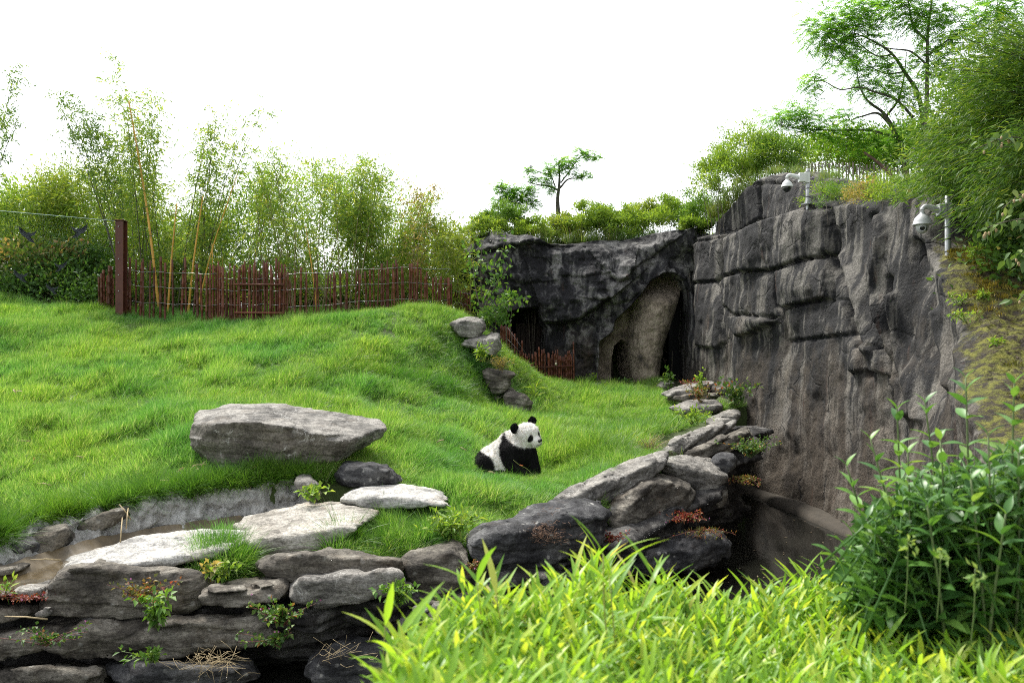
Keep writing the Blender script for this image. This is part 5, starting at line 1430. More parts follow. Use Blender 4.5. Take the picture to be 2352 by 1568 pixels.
# ------------------------------------------------------------------ surveillance cameras
m_white = plain('white_enamel', (0.72, 0.73, 0.72), 0.35, nscale=3, var=0.06)
m_greyw = plain('weathered_grey_paint', (0.46, 0.47, 0.48), 0.42, 0.1, nscale=4, var=0.14)
m_lens = plain('black_lens', (0.010, 0.010, 0.012), 0.08)
m_darkball = plain('dark_ball', (0.02, 0.021, 0.028), 0.25)
def dome_camera(label, base, top_z, pole_r, body, arm_len, box, dome_r, drop, mat, ball_mat, lens, arm_y):
    t = thing('security_camera', label, 'camera', base)
    b = np.array(base)
    MB().lathe([(pole_r, -0.15), (pole_r, top_z - b[2]), (pole_r * 0.85, top_z - b[2] + 0.004), (0.001, top_z - b[2] + 0.005)], b, sides=14).build('pole', m_steel, t)
    for k in range(4):
        MB().lathe([(pole_r + 0.003, 0), (pole_r + 0.003, 0.014)], b + np.array([0, 0, 0.14 + 0.16 * k]), sides=14).build('clamp_ring', m_ins, t)
    mp = MB()
    for a_ in (0, 2.09, 4.19):
        d = np.array([math.cos(a_), math.sin(a_), 0]); s_ = np.array([-d[1], d[0], 0]) * 0.006
        v = [b + d * pole_r * 0.5 - s_, b + d * 0.10 - s_, b + d * pole_r * 0.8 + [0, 0, 0.12] - s_, b + d * pole_r * 0.5 + s_, b + d * 0.10 + s_, b + d * pole_r * 0.8 + [0, 0, 0.12] + s_]
        mp.add(v, [[0, 1, 2], [3, 5, 4]], [[1, 4, 5, 2], [0, 2, 5, 3]])
    mp.lathe([(0.001, 0.012), (0.12, 0.012), (0.12, 0.0), (0.001, 0.0)], b, sides=12).build('foot_plate', m_steel, t, smooth_shade=False)
    zc = arm_y
    bx = MB()
    bx.box((b[0] - pole_r - box[0] / 2, b[1] - 0.01, zc), box)
    bo = bx.build('junction_box', mat, t, smooth_shade=False)
    bv = bo.modifiers.new('bevel', 'BEVEL'); bv.width = 0.008; bv.segments = 2
    MB().box((b[0] - 0.015, b[1] - 0.005, zc), (pole_r * 2 + 0.02, pole_r * 2 + 0.02, box[2] * 1.2)).build('mount_bracket', mat, t, smooth_shade=False)
    x0 = b[0] - pole_r - box[0]
    xe = x0 - arm_len
    dz = zc - drop
    a_ = spline(np.array([(x0 + 0.01, b[1] - 0.01, zc), (x0 - arm_len * 0.5, b[1] - 0.01, zc + 0.035), (xe + 0.04, b[1] - 0.01, zc + 0.045), (xe, b[1] - 0.01, zc + 0.01), (xe, b[1] - 0.01, zc - 0.045)]), 18)
    MB().tube(a_, np.linspace(0.045, 0.026, 18), 12).build('arm', mat, t)
    c = np.array([xe, b[1] - 0.01, zc - 0.05])
    R_ = dome_r
    MB().lathe([(0.028, 0.02), (0.034, 0.0), (R_ * 0.5, -0.018), (R_ * 0.78, -0.05), (R_ * 0.94, -R_ * 0.85), (R_ * 1.0, -R_ * 1.12), (R_ * 1.03, -R_ * 1.16), (R_ * 1.03, -R_ * 1.24), (R_ * 0.93, -R_ * 1.26), (0.001, -R_ * 1.2)], c, sides=24).build('dome_housing', mat, t)
    bc = c + np.array([0, 0, -R_ * 1.28])
    ball = MB().lathe([(R_ * 0.70, 0.02)] + [(R_ * 0.70 * math.cos(q_), -R_ * 0.95 * math.sin(q_)) for q_ in np.linspace(0, 1.54, 9)], bc, sides=22).build('camera_ball', ball_mat, t)
    if lens:
        ld = nrm(np.array([-0.42, -0.86, -0.28])); lp = bc + np.array([0, 0, -R_ * 0.22])
        MB().lathe([(R_ * 0.33, R_ * 0.50), (R_ * 0.33, R_ * 0.74), (R_ * 0.28, R_ * 0.76), (R_ * 0.25, R_ * 0.68), (0.001, R_ * 0.66)], lp, ld, 18).build('lens_ring', mat, ball)
        MB().lathe([(R_ * 0.25, R_ * 0.69), (R_ * 0.15, R_ * 0.73), (0.001, R_ * 0.745)], lp, ld, 18).build('lens', m_lens, ball)
        l2 = nrm(np.array([0.25, -0.93, -0.22]))
        for k in range(3):
            MB().lathe([(R_ * 0.09, R_ * 0.64), (R_ * 0.07, R_ * 0.73), (0.001, R_ * 0.735)], lp + np.array([0, 0, R_ * (0.18 - 0.2 * k)]), l2, 10).build('lamp', m_lens, ball)
    else:
        MB().lathe([(R_ * 0.72, 0.0), (R_ * 0.74, -0.02), (R_ * 0.70, -0.04)], bc, sides=22).build('collar', m_lens, ball)
    return t
pb = at(2177, 604, 10.35)
dome_camera('weathered grey dome camera with open lens on the pole over the mossy ledge', pb, at(2172, 450, 10.35)[2], 0.036, None, 0.20, (0.10, 0.11, 0.15), 0.115, 0.0, m_greyw, m_greyw, True, at(2150, 483, 10.35)[2])
pb = at(1855, 470, 15.15)
dome_camera('clean white dome camera with black ball beside the weedy cliff top', pb, at(1850, 388, 15.15)[2], 0.034, None, 0.22, (0.14, 0.10, 0.17), 0.105, 0.0, m_white, m_darkball, False, at(1838, 408, 15.15)[2])

# ------------------------------------------------------------------ picket fence on the cliff top
m_pick = plain('weathered_chestnut', (0.20, 0.17, 0.135), 0.9, nscale=6, var=0.35, bmp=0.4)
pf_b = at(1815, 425, 21.5)
pf = thing('picket_fence', 'weathered grey chestnut paling fence among weeds on the cliff top', 'fence', pf_b)
PKM = []
for s_ in range(3):
    b_ = MB(); r_ = np.random.default_rng(s_)
    z_ = np.linspace(0, 1, 7)
    w1, w2 = r_.uniform(0.024, 0.036, 7), r_.uniform(0.012, 0.018, 7)
    w1[-1] *= 0.7
    v = np.concatenate([np.array([(-a_, -b__, zz), (a_, -b__ * 0.8, zz), (a_ * 0.8, b__, zz), (-a_ * 0.9, b__, zz)]) for a_, b__, zz in zip(w1, w2, z_)])
    q_ = [[4 * k + j, 4 * k + (j + 1) % 4, 4 * k + 4 + (j + 1) % 4, 4 * k + 4 + j] for k in range(6) for j in range(4)] + [[24, 25, 26, 27]]
    pm = b_.add(v, None, q_).mesh('picket', smooth_shade=False); pm.materials.append(m_pick); PKM.append(pm)
xs_p = list(np.linspace(1816, 1850, 9)) + list(np.linspace(1857, 2062, 27))
tops_ = []
for k, x in enumerate(xs_p):
    Yp = np.interp(x, [1815, 1850, 2065], [20.6, 21.6, 22.2])
    yt = np.interp(x, [1815, 1835, 1860, 1920, 2065], [360, 364, 376, 372, 384]) + random.gauss(0, 2.2)
    yb = yt + np.interp(x, [1815, 2065], [62, 70])
    b_, t_ = at(x - random.gauss(1.5, 2), yb, Yp), at(x, yt, Yp)
    if x < 1850: b_[0] -= 0.09
    d = Vector(t_) - Vector(b_)
    inst('picket', PKM[k % 3], pf, Matrix.Translation(Vector(b_)) @ d.to_track_quat('Z', 'Y').to_matrix().to_4x4() @ Euler((0, 0, random.uniform(-0.5, 0.5))).to_matrix().to_4x4() @ Matrix.Diagonal((1, 1, d.length, 1)))
    tops_.append(t_)
for dz in (-0.12, -0.55):
    MB().tube(np.array(tops_)[9:] + np.array([0, -0.02, dz]), 0.006, 4).build('wire', m_wire, pf)
lg = MB().tube(spline(np.array([at(1985, 350, 22.0), at(2015, 372, 21.8), at(2052, 410, 21.3)]), 10), np.linspace(0.03, 0.06, 10), 7).build('fallen_branch', plain('bark_brown', (0.10, 0.06, 0.04), 0.9, nscale=7, bmp=0.4))
tag(lg, 'bare brown branch leaning over the chestnut paling fence', 'branch')
# ------------------------------------------------------------------ bamboo behind the fence
GREENY = [(0, (0.114, 0.230, 0.048)), (0.5, (0.202, 0.340, 0.066)), (0.85, (0.340, 0.451, 0.087)), (1, (0.533, 0.561, 0.130))]
m_bleaf = leaf_mat('bamboo_leaf', GREENY, 0.55)
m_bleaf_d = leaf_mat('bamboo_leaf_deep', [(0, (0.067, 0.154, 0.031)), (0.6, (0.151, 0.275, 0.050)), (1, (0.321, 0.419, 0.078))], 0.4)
m_bleaf_y = leaf_mat('bamboo_leaf_yellow', [(0, (0.135, 0.229, 0.039)), (0.6, (0.243, 0.343, 0.055)), (1, (0.396, 0.437, 0.099))], 0.5)
m_bleaf_o = leaf_mat('bamboo_leaf_orange', [(0, (0.20, 0.22, 0.06)), (0.5, (0.36, 0.31, 0.11)), (1, (0.46, 0.33, 0.15))], 0.45)
m_culm = plain('dark_culm', (0.060, 0.055, 0.030), 0.5, nscale=2, var=0.5)
m_culm_t = plain('straw_culm', (0.26, 0.21, 0.115), 0.55, nscale=2, var=0.35)
m_culm_y = plain('golden_culm', (0.62, 0.34, 0.055), 0.4, nscale=3, var=0.18)

def culm_line(xb, xt, yt, Y, n=16, bow=0.25, dY=0.0):
    b = at(xb, 700, Y); b[2] = gz(b[0], b[1]) - 0.1
    t = at(xt, yt, Y + dY)
    s = np.linspace(0, 1, n)[:, None]
    k = s * s * bow + s * (1 - bow)
    P = b + (t - b) * np.c_[k, k, s * 1.06 - 0.06 * s ** 4]
    P[:, 2] = b[2] + (t[2] - b[2]) * (s[:, 0] * (1 + 0.10) - 0.10 * s[:, 0] ** 3)
    return P
def bamboo_foliage(mb, P, f0, nbr, nl, L, Wd, spread, seed, up=0.35):
    r = np.random.default_rng(seed)
    nbr, nl = max(4, int(nbr * 0.62)), nl + 4
    f = f0 + (1 - f0) * r.random(nbr) ** 0.85
    idx = f * (len(P) - 1)
    i = np.minimum(idx.astype(int), len(P) - 2); t = (idx - i)[:, None]
    c = P[i] * (1 - t) + P[i + 1] * t
    th = r.uniform(0, 6.283, nbr)
    d = nrm(np.c_[np.cos(th), np.sin(th), r.normal(up, 0.35, nbr)])
    bl = spread * r.uniform(0.2, 1.0, nbr) ** 1.3 * (1.15 - 0.65 * f)
    for j in range(nl):
        q_ = (j + r.random(nbr)) / nl
        q_ = q_ ** 0.6
        pos = c + d * (bl * q_)[:, None] - np.array([0, 0, 1]) * (0.35 * bl * q_ ** 2)[:, None] + r.normal(0, 0.045, (nbr, 3))
        dd = nrm(d * 0.6 + r.normal(0, 0.5, (nbr, 3)) + np.array([0, 0, -0.45]))
        mb.leaves(pos, dd, L * r.uniform(0.7, 1.25, nbr), Wd * r.uniform(0.8, 1.2, nbr), seed=seed + j)
def bamboo(label, culms, mat, seed, cm=None, f0=0.35, nbr=60, nl=6, L=0.17, Wd=0.027, spread=0.7, cr=(0.012, 0.022), group=None, part='culm'):
    r = np.random.default_rng(seed)
    xb, xt, yt, Y = culms[0]
    b = at(xb, 700, Y); b[2] = gz(b[0], b[1])
    t = thing('bamboo_clump', label, 'bamboo', b, group)
    mb = MB()
    for k, (xb, xt, yt, Y) in enumerate(culms):
        P = culm_line(xb, xt, yt, Y, bow=r.uniform(0.1, 0.5), dY=r.uniform(-0.6, 0.6))
        rad = r.uniform(*cr)
        MB().tube(P, np.linspace(rad, rad * 0.22, len(P)), 6).build(part, cm or m_culm, t)
        bamboo_foliage(mb, P, f0, nbr, nl, L, Wd, spread, seed * 100 + k)
    mb.build('foliage', mat, t, kind='stuff')
    return t
R = np.random.default_rng(77)
def rc(n, xb, xt, yt, Y): return [(R.uniform(*xb), R.uniform(*xt), R.uniform(*yt), R.uniform(*Y)) for _ in range(n)]
bamboo('tallest bamboo clump with loose tips against the sky above the sparse fence', [(330, 265, 128, 21.8), (345, 300, 205, 21.5), (322, 350, 215, 22.0), (300, 255, 190, 22)] + rc(7, (300, 400), (230, 400), (215, 330), (21.2, 22.6)), m_bleaf, 1, nbr=95, f0=0.36, spread=1.25)
bamboo('bamboo clump arching far out to the left above the glass screen', [(300, 125, 215, 21.6), (296, 145, 205, 21.9), (310, 170, 230, 22.0), (306, 195, 250, 21.8), (300, 215, 280, 22.3), (312, 235, 300, 21.6)], m_bleaf_d, 2, nbr=95, f0=0.45, spread=1.2)
bamboo('slender bamboo clump with dark culms leaning right over the yellow stems', [(430, 610, 240, 21.8), (440, 570, 265, 22), (452, 500, 250, 21.6), (460, 480, 270, 22)] + rc(7, (405, 500), (420, 560), (270, 380), (21, 22.6)), m_bleaf, 3, nbr=62, f0=0.40, spread=1.1)
bamboo('pale stemmed bamboo clump behind the dense pole gate', rc(13, (540, 700), (570, 690), (335, 430), (21.0, 22.8)), m_bleaf, 4, cm=m_culm_t, nbr=52, f0=0.40, spread=1.1)
bamboo('broad dense bamboo clump with bushy crown right of the pole gate', rc(22, (700, 860), (715, 905), (348, 420), (21.0, 23.0)), m_bleaf, 5, cm=m_culm_t, nbr=62, f0=0.45, nl=6, spread=1.1)
bamboo('low leafy bamboo behind the long curving fence', rc(16, (800, 1000), (800, 1010), (440, 520), (21.2, 22.6)), m_bleaf, 6, cm=m_culm_t, nbr=85, f0=0.12, cr=(0.008, 0.014))
bamboo('sparse orange tinted bamboo near the right end of the long fence', rc(9, (915, 1010), (925, 1010), (405, 500), (21.0, 22.2)), m_bleaf_o, 7, cm=m_culm_t, nbr=26, nl=5, f0=0.2, cr=(0.007, 0.012))
bamboo('thin yellow-green bamboo sprays between the long fence and the young tree', rc(12, (985, 1085), (985, 1100), (470, 560), (20.8, 21.8)), m_bleaf_y, 8, cm=m_culm_t, nbr=60, nl=5, f0=0.15, cr=(0.006, 0.011))
bamboo('low bright bamboo shoots filling the gaps behind the sparse fence', rc(16, (290, 520), (290, 530), (470, 600), (21.0, 22.0)), m_bleaf, 9, nbr=60, f0=0.1, cr=(0.007, 0.012))
bamboo('thicket of thin brown canes behind the sparse fence', rc(34, (285, 520), (285, 540), (430, 600), (21.0, 23.0)), m_bleaf_d, 10, cm=m_culm, nbr=14, f0=0.3, cr=(0.007, 0.014))
bamboo('thicket of thin straw canes behind the dense gate and long fence', rc(40, (530, 900), (530, 910), (440, 610), (20.9, 23.0)), m_bleaf, 11, cm=m_culm_t, nbr=14, f0=0.3, cr=(0.006, 0.012))
bamboo('bamboo sprays hanging in from the left edge against the white sky', [(-70, 40, 150, 19.5), (-90, 30, 200, 19.5), (-80, 45, 262, 19.2)], m_bleaf_d, 12, nbr=50, f0=0.62, spread=0.55)
# golden culms, each a cane of its own
for k, (xb, yb, xt, yt, Y, rad, lab) in enumerate([
    (368, 726, 296, 232, 20.9, 0.040, 'thickest golden bamboo cane leaning left up to the sky'),
    (384, 730, 406, 468, 20.6, 0.032, 'golden bamboo cane leaning slightly right, second from the steel post'),
    (430, 732, 466, 450, 20.6, 0.034, 'golden bamboo cane in a leaning pair at the middle of the sparse fence'),
    (446, 732, 545, 402, 20.7, 0.024, 'thin golden bamboo cane slanting strongly right near the pole gate'),
    (492, 728, 487, 560, 20.3, 0.024, 'short golden bamboo cane just left of the pole gate'),
    (500, 728, 512, 590, 20.3, 0.016, 'thin forked golden cane at the left edge of the pole gate'),
    (730, 726, 702, 520, 20.5, 0.020, 'golden bamboo cane behind the long fence right of the gate')]):
    b = at(xb, yb, Y); b[2] = gz(b[0], b[1]) - 0.1
    P = spline(np.array([b, b + (at(xt, yt, Y) - b) * np.array([0.42, 0.5, 0.5]), at(xt, yt, Y)]), 30)
    t = thing('golden_bamboo', lab, 'bamboo', b, 'golden bamboo canes')
    MB().tube(P, np.linspace(rad, rad * 0.45, 30), 8).build('culm', m_culm_y, t)
    for j in range(2, 28, 3):
        MB().tube([P[j] - (P[j + 1] - P[j]) * 0.03, P[j] + (P[j + 1] - P[j]) * 0.03], rad * (1.12 - 0.55 * j / 30), 8).build('joint', m_culm_t if k % 2 else m_culm, t)
    mb = MB()
    bamboo_foliage(mb, P, 0.25 if k > 1 else 0.55, 22, 5, 0.15, 0.026, 0.55, 900 + k)
    mb.build('foliage', m_bleaf_y, t, kind='stuff')

# ------------------------------------------------------------------ shrubs and trees
m_stem = plain('grey_twig', (0.10, 0.085, 0.065), 0.85, nscale=5, var=0.4)
m_bark = plain('grey_bark', (0.085, 0.075, 0.062), 0.9, nscale=9, var=0.45, bmp=0.6)
def shrub(label, c, rad, n, L, Wd, mat, seed, name='shrub', clumps=40, group=None, stems=6, tight=0.28, droop=0.0, cat='shrub', flat=0.2, shell=0.55):
    """a crown of many small leaves gathered in clumps, on thin stems"""
    r = np.random.default_rng(seed)
    c = np.array(c, float); rad = np.array(rad, float)
    base = np.array([c[0], c[1], gz(c[0], c[1])])
    base[2] = min(base[2], c[2] - rad[2] * 0.6)
    t = thing(name, label, cat, base, group)
    u = nrm(r.normal(size=(clumps, 3))); u[:, 2] = np.abs(u[:, 2]) * 1.2 - 0.35
    cc = c + nrm(u) * rad * (shell + (1 - shell) * r.random((clumps, 1)) ** 0.5) * r.uniform(0.75, 1.12, (clumps, 1))
    k = r.integers(0, clumps, n)
    P = cc[k] + r.normal(0, 1, (n, 3)) * tight * rad.mean() * np.array([1, 1, 0.75])
    D_ = nrm((P - c) / rad * 0.5 + r.normal(0, 0.6, (n, 3)) + np.array([0, 0, 0.25 - droop]))
    v_ = np.clip(r.random(n) * 0.7 + 0.3 * r.random(clumps)[k], 0, 1)
    MB().leaves(P, D_, L * r.uniform(0.7, 1.3, n), Wd * r.uniform(0.8, 1.2, n), a=v_, seed=seed, flat=flat).build('crown', mat, t, kind='stuff')
    for j in range(stems):
        e = cc[j % clumps]
        m_ = base + (e - base) * np.array([0.35, 0.35, 0.55]) + r.normal(0, 0.05, 3)
        P_ = spline(np.array([base + r.normal(0, 0.06, 3) * [1, 1, 0], m_, e]), 9)
        MB().tube(P_, np.linspace(0.022, 0.006, 9) * (0.5 + rad.mean() * 0.4), 5).build('stem', m_stem, t)
    return t
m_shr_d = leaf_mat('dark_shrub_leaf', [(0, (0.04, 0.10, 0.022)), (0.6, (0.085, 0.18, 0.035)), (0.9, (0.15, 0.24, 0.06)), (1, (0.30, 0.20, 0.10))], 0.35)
m_shr_b = leaf_mat('blush_shrub_leaf', [(0, (0.058, 0.126, 0.027)), (0.5, (0.131, 0.210, 0.047)), (0.8, (0.362, 0.294, 0.135)), (1, (0.551, 0.238, 0.121))], 0.35)
m_shr_m = leaf_mat('mid_shrub_leaf', [(0, (0.083, 0.185, 0.032)), (0.7, (0.167, 0.319, 0.049)), (1, (0.316, 0.437, 0.082))], 0.4)
m_shr_y = leaf_mat('lime_shrub_leaf', [(0, (0.12, 0.23, 0.035)), (0.5, (0.22, 0.36, 0.05)), (0.85, (0.33, 0.46, 0.075)), (1, (0.44, 0.46, 0.12))], 0.5)
m_loc = leaf_mat('locust_leaflet', [(0, (0.081, 0.235, 0.034)), (0.6, (0.172, 0.402, 0.057)), (1, (0.325, 0.568, 0.095))], 0.55)
shrub('dark glossy shrub behind the glass screen beside the steel post', at(165, 645, 22.5), (1.5, 0.8, 0.95), 4200, 0.15, 0.08, m_shr_d, 1, clumps=40, tight=0.2)
shrub('large shrub with blush tinted leaves behind the glass at the left edge', at(50, 635, 22.2), (1.6, 0.9, 1.05), 5000, 0.15, 0.07, m_shr_b, 2, clumps=40, tight=0.2)
shrub('mid green tree crown rising behind the glass screen', at(60, 530, 24.2), (2.0, 1.2, 1.35), 6000, 0.14, 0.05, m_bleaf, 3, clumps=50)
shrub('low dark bush at the grass edge behind the glass', at(110, 680, 21.6), (2.2, 0.7, 0.6), 6000, 0.12, 0.06, m_shr_d, 4, clumps=50)
shrub('arching golden-green bamboo bush left of the tallest clump', at(215, 470, 24.0), (1.9, 1.3, 1.35), 9000, 0.17, 0.03, m_bleaf_y, 5, clumps=60, tight=0.22, droop=0.5, cat='bamboo', name='bamboo_bush')
shrub('low golden-green bamboo bush sloping down to the left edge', at(90, 480, 23.6), (1.5, 1.0, 0.85), 5000, 0.16, 0.03, m_bleaf, 6, clumps=40, droop=0.5, cat='bamboo', name='bamboo_bush')
shrub('hazy green bush seen through the tallest bamboo stems', at(370, 560, 25.5), (1.9, 1.2, 1.5), 7000, 0.15, 0.04, m_bleaf, 7, clumps=50, cat='bush', name='bush')
shrub('dense bush behind the dark bamboo culms left of the gate', at(480, 590, 25.2), (1.5, 1.0, 1.4), 6000, 0.15, 0.04, m_bleaf_d, 8, clumps=50, cat='bush', name='bush')
shrub('dark green bush between the slender clump and the broad dense bamboo', at(590, 545, 25.0), (1.7, 1.2, 1.6), 5000, 0.14, 0.035, m_bleaf_d, 9, clumps=30, cat='bush', name='bush')
shrub('tall bush behind the broad dense bamboo clump', at(740, 520, 25.5), (2.2, 1.3, 1.9), 5000, 0.15, 0.035, m_bleaf, 10, clumps=34, cat='bush', name='bush')
shrub('rounded bush behind the low leafy bamboo', at(880, 560, 25.0), (1.7, 1.2, 1.5), 5000, 0.14, 0.035, m_bleaf, 11, clumps=32, cat='bush', name='bush')
shrub('yellowish bush closing the gap before the cave wall', at(1010, 610, 24.0), (1.3, 1.0, 1.15), 6000, 0.13, 0.04, m_bleaf_y, 12, clumps=45, cat='bush', name='bush')
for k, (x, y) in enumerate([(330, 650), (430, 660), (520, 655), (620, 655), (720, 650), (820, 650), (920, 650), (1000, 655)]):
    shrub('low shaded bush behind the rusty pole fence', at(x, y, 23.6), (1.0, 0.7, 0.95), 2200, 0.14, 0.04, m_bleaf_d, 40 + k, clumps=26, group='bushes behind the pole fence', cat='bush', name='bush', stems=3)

for k, x in enumerate(range(20, 1060, 52)):
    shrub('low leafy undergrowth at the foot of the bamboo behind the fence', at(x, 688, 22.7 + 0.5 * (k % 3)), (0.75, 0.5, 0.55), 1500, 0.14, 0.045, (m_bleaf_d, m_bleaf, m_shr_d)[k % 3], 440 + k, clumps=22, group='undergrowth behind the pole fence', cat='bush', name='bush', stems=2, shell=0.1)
for k, (x, y) in enumerate([(-40, 560), (80, 560), (200, 590)]):
    shrub(['light green bush filling the background at the left edge', 'light green bush in the background behind the bird stickers', 'light green bush in the background just left of the steel post'][k], at(x, y, 26), (1.9, 0.9, 1.5), 5000, 0.16, 0.06, m_bleaf_y if k == 1 else m_shr_y, 470 + k, clumps=60, cat='bush', name='bush', shell=0.2)

# lime coloured shrubs on the roof of the cave, left to right
caps = [(1120, 505, 23.6, .75, 'leftmost lime shrub on the cave roof'), (1172, 490, 24.2, .8, 'lime shrub on the cave roof below the leafy sapling'), (1230, 500, 23.8, .8, 'lime shrub on the cave roof just left of the small tree trunk'), (1290, 498, 24.4, .85, 'lime shrub at the foot of the small tree on the cave roof'),
        (1345, 500, 23.8, .85, 'brightest lime shrub right of the small tree on the cave roof'), (1400, 488, 24.3, .9, 'lime shrub above the round bulge of the cave wall'), (1450, 490, 24.0, .9, 'tall lime shrub above the peak of the cave arch'), (1500, 482, 24.6, .9, 'lime shrub at the back of the cave roof above the tall arch'),
        (1548, 478, 23.6, .95, 'lime shrub where the cave roof meets the high cliff'), (1600, 455, 23.0, .95, 'lime shrub spilling over the corner of the high cliff'), (1592, 500, 22.5, .6, 'small lime shrub in the notch between cave roof and high cliff')]
for k, (x, y, Y, s_, lab) in enumerate(caps):
    shrub(lab, at(x + 9 * math.sin(k * 5.1), y + 26 - 14 * math.sin(k * 1.9), Y - 0.3), (0.85 * s_, 0.7 * s_, (0.66 + 0.16 * math.sin(k * 2.3)) * s_), 5200, 0.085, 0.03, (m_shr_y, m_shr_m, m_shr_y, m_bleaf_y)[k % 4], 60 + k, clumps=40, tight=0.14, stems=5, shell=0.3)
for k, (x, y, Y, rx, rz_, lab) in enumerate([(1665, 415, 20.6, 0.8, 0.75, 'big feathery lime shrub overhanging the upper tier of the cliff'), (1720, 365, 20.8, 0.95, 0.9, 'tallest feathery lime shrub on the cliff behind the white camera'), (1780, 375, 20.8, 0.8, 0.75, 'twiggy lime shrub next to the paling fence')]):
    shrub(lab, at(x, y, Y), (rx, 0.8, rz_), 6500, 0.085, 0.028, m_shr_y if k != 2 else m_shr_m, 80 + k, clumps=60, tight=0.14, stems=14)
for k, (x, y, Y, rx, rz_, lab) in enumerate([(1900, 365, 24.5, 1.3, 0.75, 'bright green bush glowing behind the left half of the paling fence'), (2010, 370, 24.8, 1.3, 0.85, 'bright green bush behind the right half of the paling fence'), (2110, 350, 23.5, 1.2, 0.8, 'green bush behind the locust trunks')]):
    shrub(lab, at(x, y, Y), (rx, 0.8, rz_), 5000, 0.11, 0.045, m_shr_m if k else m_shr_y, 90 + k, clumps=44, cat='bush', name='bush')

def limb(mb, pts, r0, r1, sides=7):
    P = spline(np.array([at(*p) for p in pts]), 5 * len(pts))
    mb.tube(P, np.linspace(r0, r1, len(P)), sides)
    return P
def pinnate(mb, P, D, r, n_leaf=11, L=0.26, lf=0.05, lw=0.024, seed=0):
    """compound leaves: leaflets in pairs along a drooping rachis"""
    n = len(P)
    D = nrm(D)
    side = nrm(np.cross(D, np.array([0, 0, 1.0]) + r.normal(0, 0.25, (n, 3))))
    val = r.random(n)
    for j in range(n_leaf):
        t = (j + 1) / n_leaf
        c = P + D * (L * t) - np.array([0, 0, 1.0]) * (0.35 * L * t * t)
        for s_ in ((-1, 1) if j < n_leaf - 1 else (0,)):
            dd = nrm(side * s_ + D * (0.35 if s_ else 1) + r.normal(0, 0.12, (n, 3)))
            mb.leaves(c, dd, lf * r.uniform(0.8, 1.2, n), lw, a=np.clip(val + r.normal(0, 0.12, n), 0, 1), seed=seed + j, flat=0.75, fold=0.1)
def locust(label, base, limbs, clusters, seed, name='locust_tree', n_leaf=9, L=0.26, lf=0.062, lw=0.03, dens=1.0):
    r = np.random.default_rng(seed)
    t = thing(name, label, 'tree', base)
    pts = []
    for k, (ln, r0, r1) in enumerate(limbs):
        mb = MB(); P = limb(mb, ln, r0, r1); pts.append(P)
        mb.build('trunk' if k == 0 else 'branch', m_bark, t)
    allp = np.concatenate(pts)
    cr, tw = MB(), MB()
    for (x, y, Y, rx, ry, n) in clusters:
        c = at(x, y, Y)
        s = np.array([rx / FP * Y, 0.5 * rx / FP * Y + 0.15, ry / FP * Y])
        n = int(n * dens * 5.0)
        P = c + np.clip(r.normal(0, 0.5, (n, 3)), -1.1, 1.1) * s
        D = nrm((P - c) * 0.8 + r.normal(0, 0.5, (n, 3)) * [1, 1, 0.4])
        pinnate(cr, P, D, r, n_leaf, L, lf, lw, seed)
        a = allp[np.linalg.norm(allp - c, axis=1).argmin()]
        for q_ in r.permutation(n)[:max(3, n // 45)]:
            tw.tube(spline(np.array([a, (a + c) / 2 + r.normal(0, 0.05, 3) + [0, 0, 0.06], c * 0.5 + P[q_] * 0.5, P[q_]]), 9), np.linspace(0.012, 0.004, 9), 4)
    cr.build('crown', m_loc, t, kind='stuff')
    tw.build('twigs', m_bark, t, kind='stuff')
    return t
YT = 22.6
locust('leaning locust tree with forked trunk behind the paling fence', at(2077, 400, YT), [
    ([(2080, 420, YT), (2077, 356, YT), (2060, 316, YT), (2044, 283, YT), (2027, 257, YT)], 0.11, 0.05),
    ([(2044, 285, YT), (2014, 260, YT), (1985, 266, YT), (1952, 277, YT)], 0.045, 0.012), ([(2027, 257, YT), (1990, 228, YT), (1975, 200, YT), (1968, 160, YT)], 0.04, 0.01),
    ([(2035, 268, YT), (2062, 232, YT), (2076, 180, YT), (2082, 120, YT)], 0.04, 0.01), ([(2058, 315, YT), (2000, 300, YT), (1930, 300, YT), (1840, 296, YT), (1785, 290, YT)], 0.04, 0.008)],
    [(1960, 150, YT, 45, 30, 34), (1985, 200, YT, 45, 30, 34), (2040, 200, YT, 40, 40, 32), (1940, 272, YT, 36, 22, 22), (1795, 272, YT, 48, 26, 40), (1850, 272, YT, 42, 34, 40), (1880, 305, YT, 50, 28, 40), (1950, 318, YT, 50, 26, 40), (2010, 330, YT, 50, 26, 40), (2070, 320, YT, 46, 30, 34)], 11)
locust('tall locust tree whose long branches reach far left across the sky', at(2130, 400, YT - 0.6), [
    ([(2136, 420, 22), (2130, 349, 22), (2123, 297, 22), (2103, 204, 22), (2077, 165, 22), (2050, 125, 22), (2014, 99, 22), (1962, 76, 22)], 0.10, 0.012),
    ([(2098, 270, 22), (2054, 227, 22), (2008, 211, 22), (1975, 201, 22), (1930, 206, 22), (1885, 185, 22), (1845, 190, 22)], 0.04, 0.006),
    ([(2050, 125, 22), (2020, 130, 22), (1985, 110, 22), (1950, 70, 22)], 0.025, 0.006), ([(2077, 165, 22), (2040, 170, 22), (1990, 150, 22)], 0.025, 0.006)],
    [(1890, 72, 22, 52, 46, 62), (1940, 60, 22, 50, 40, 50), (1868, 192, 22, 30, 26, 22), (1930, 110, 22, 44, 32, 34), (2000, 80, 22, 44, 40, 34), (2040, 150, 22, 40, 32, 30), (1990, 20, 22, 46, 36, 46), (2080, 215, 22, 36, 40, 28), (2115, 300, 22, 34, 44, 34)], 12)
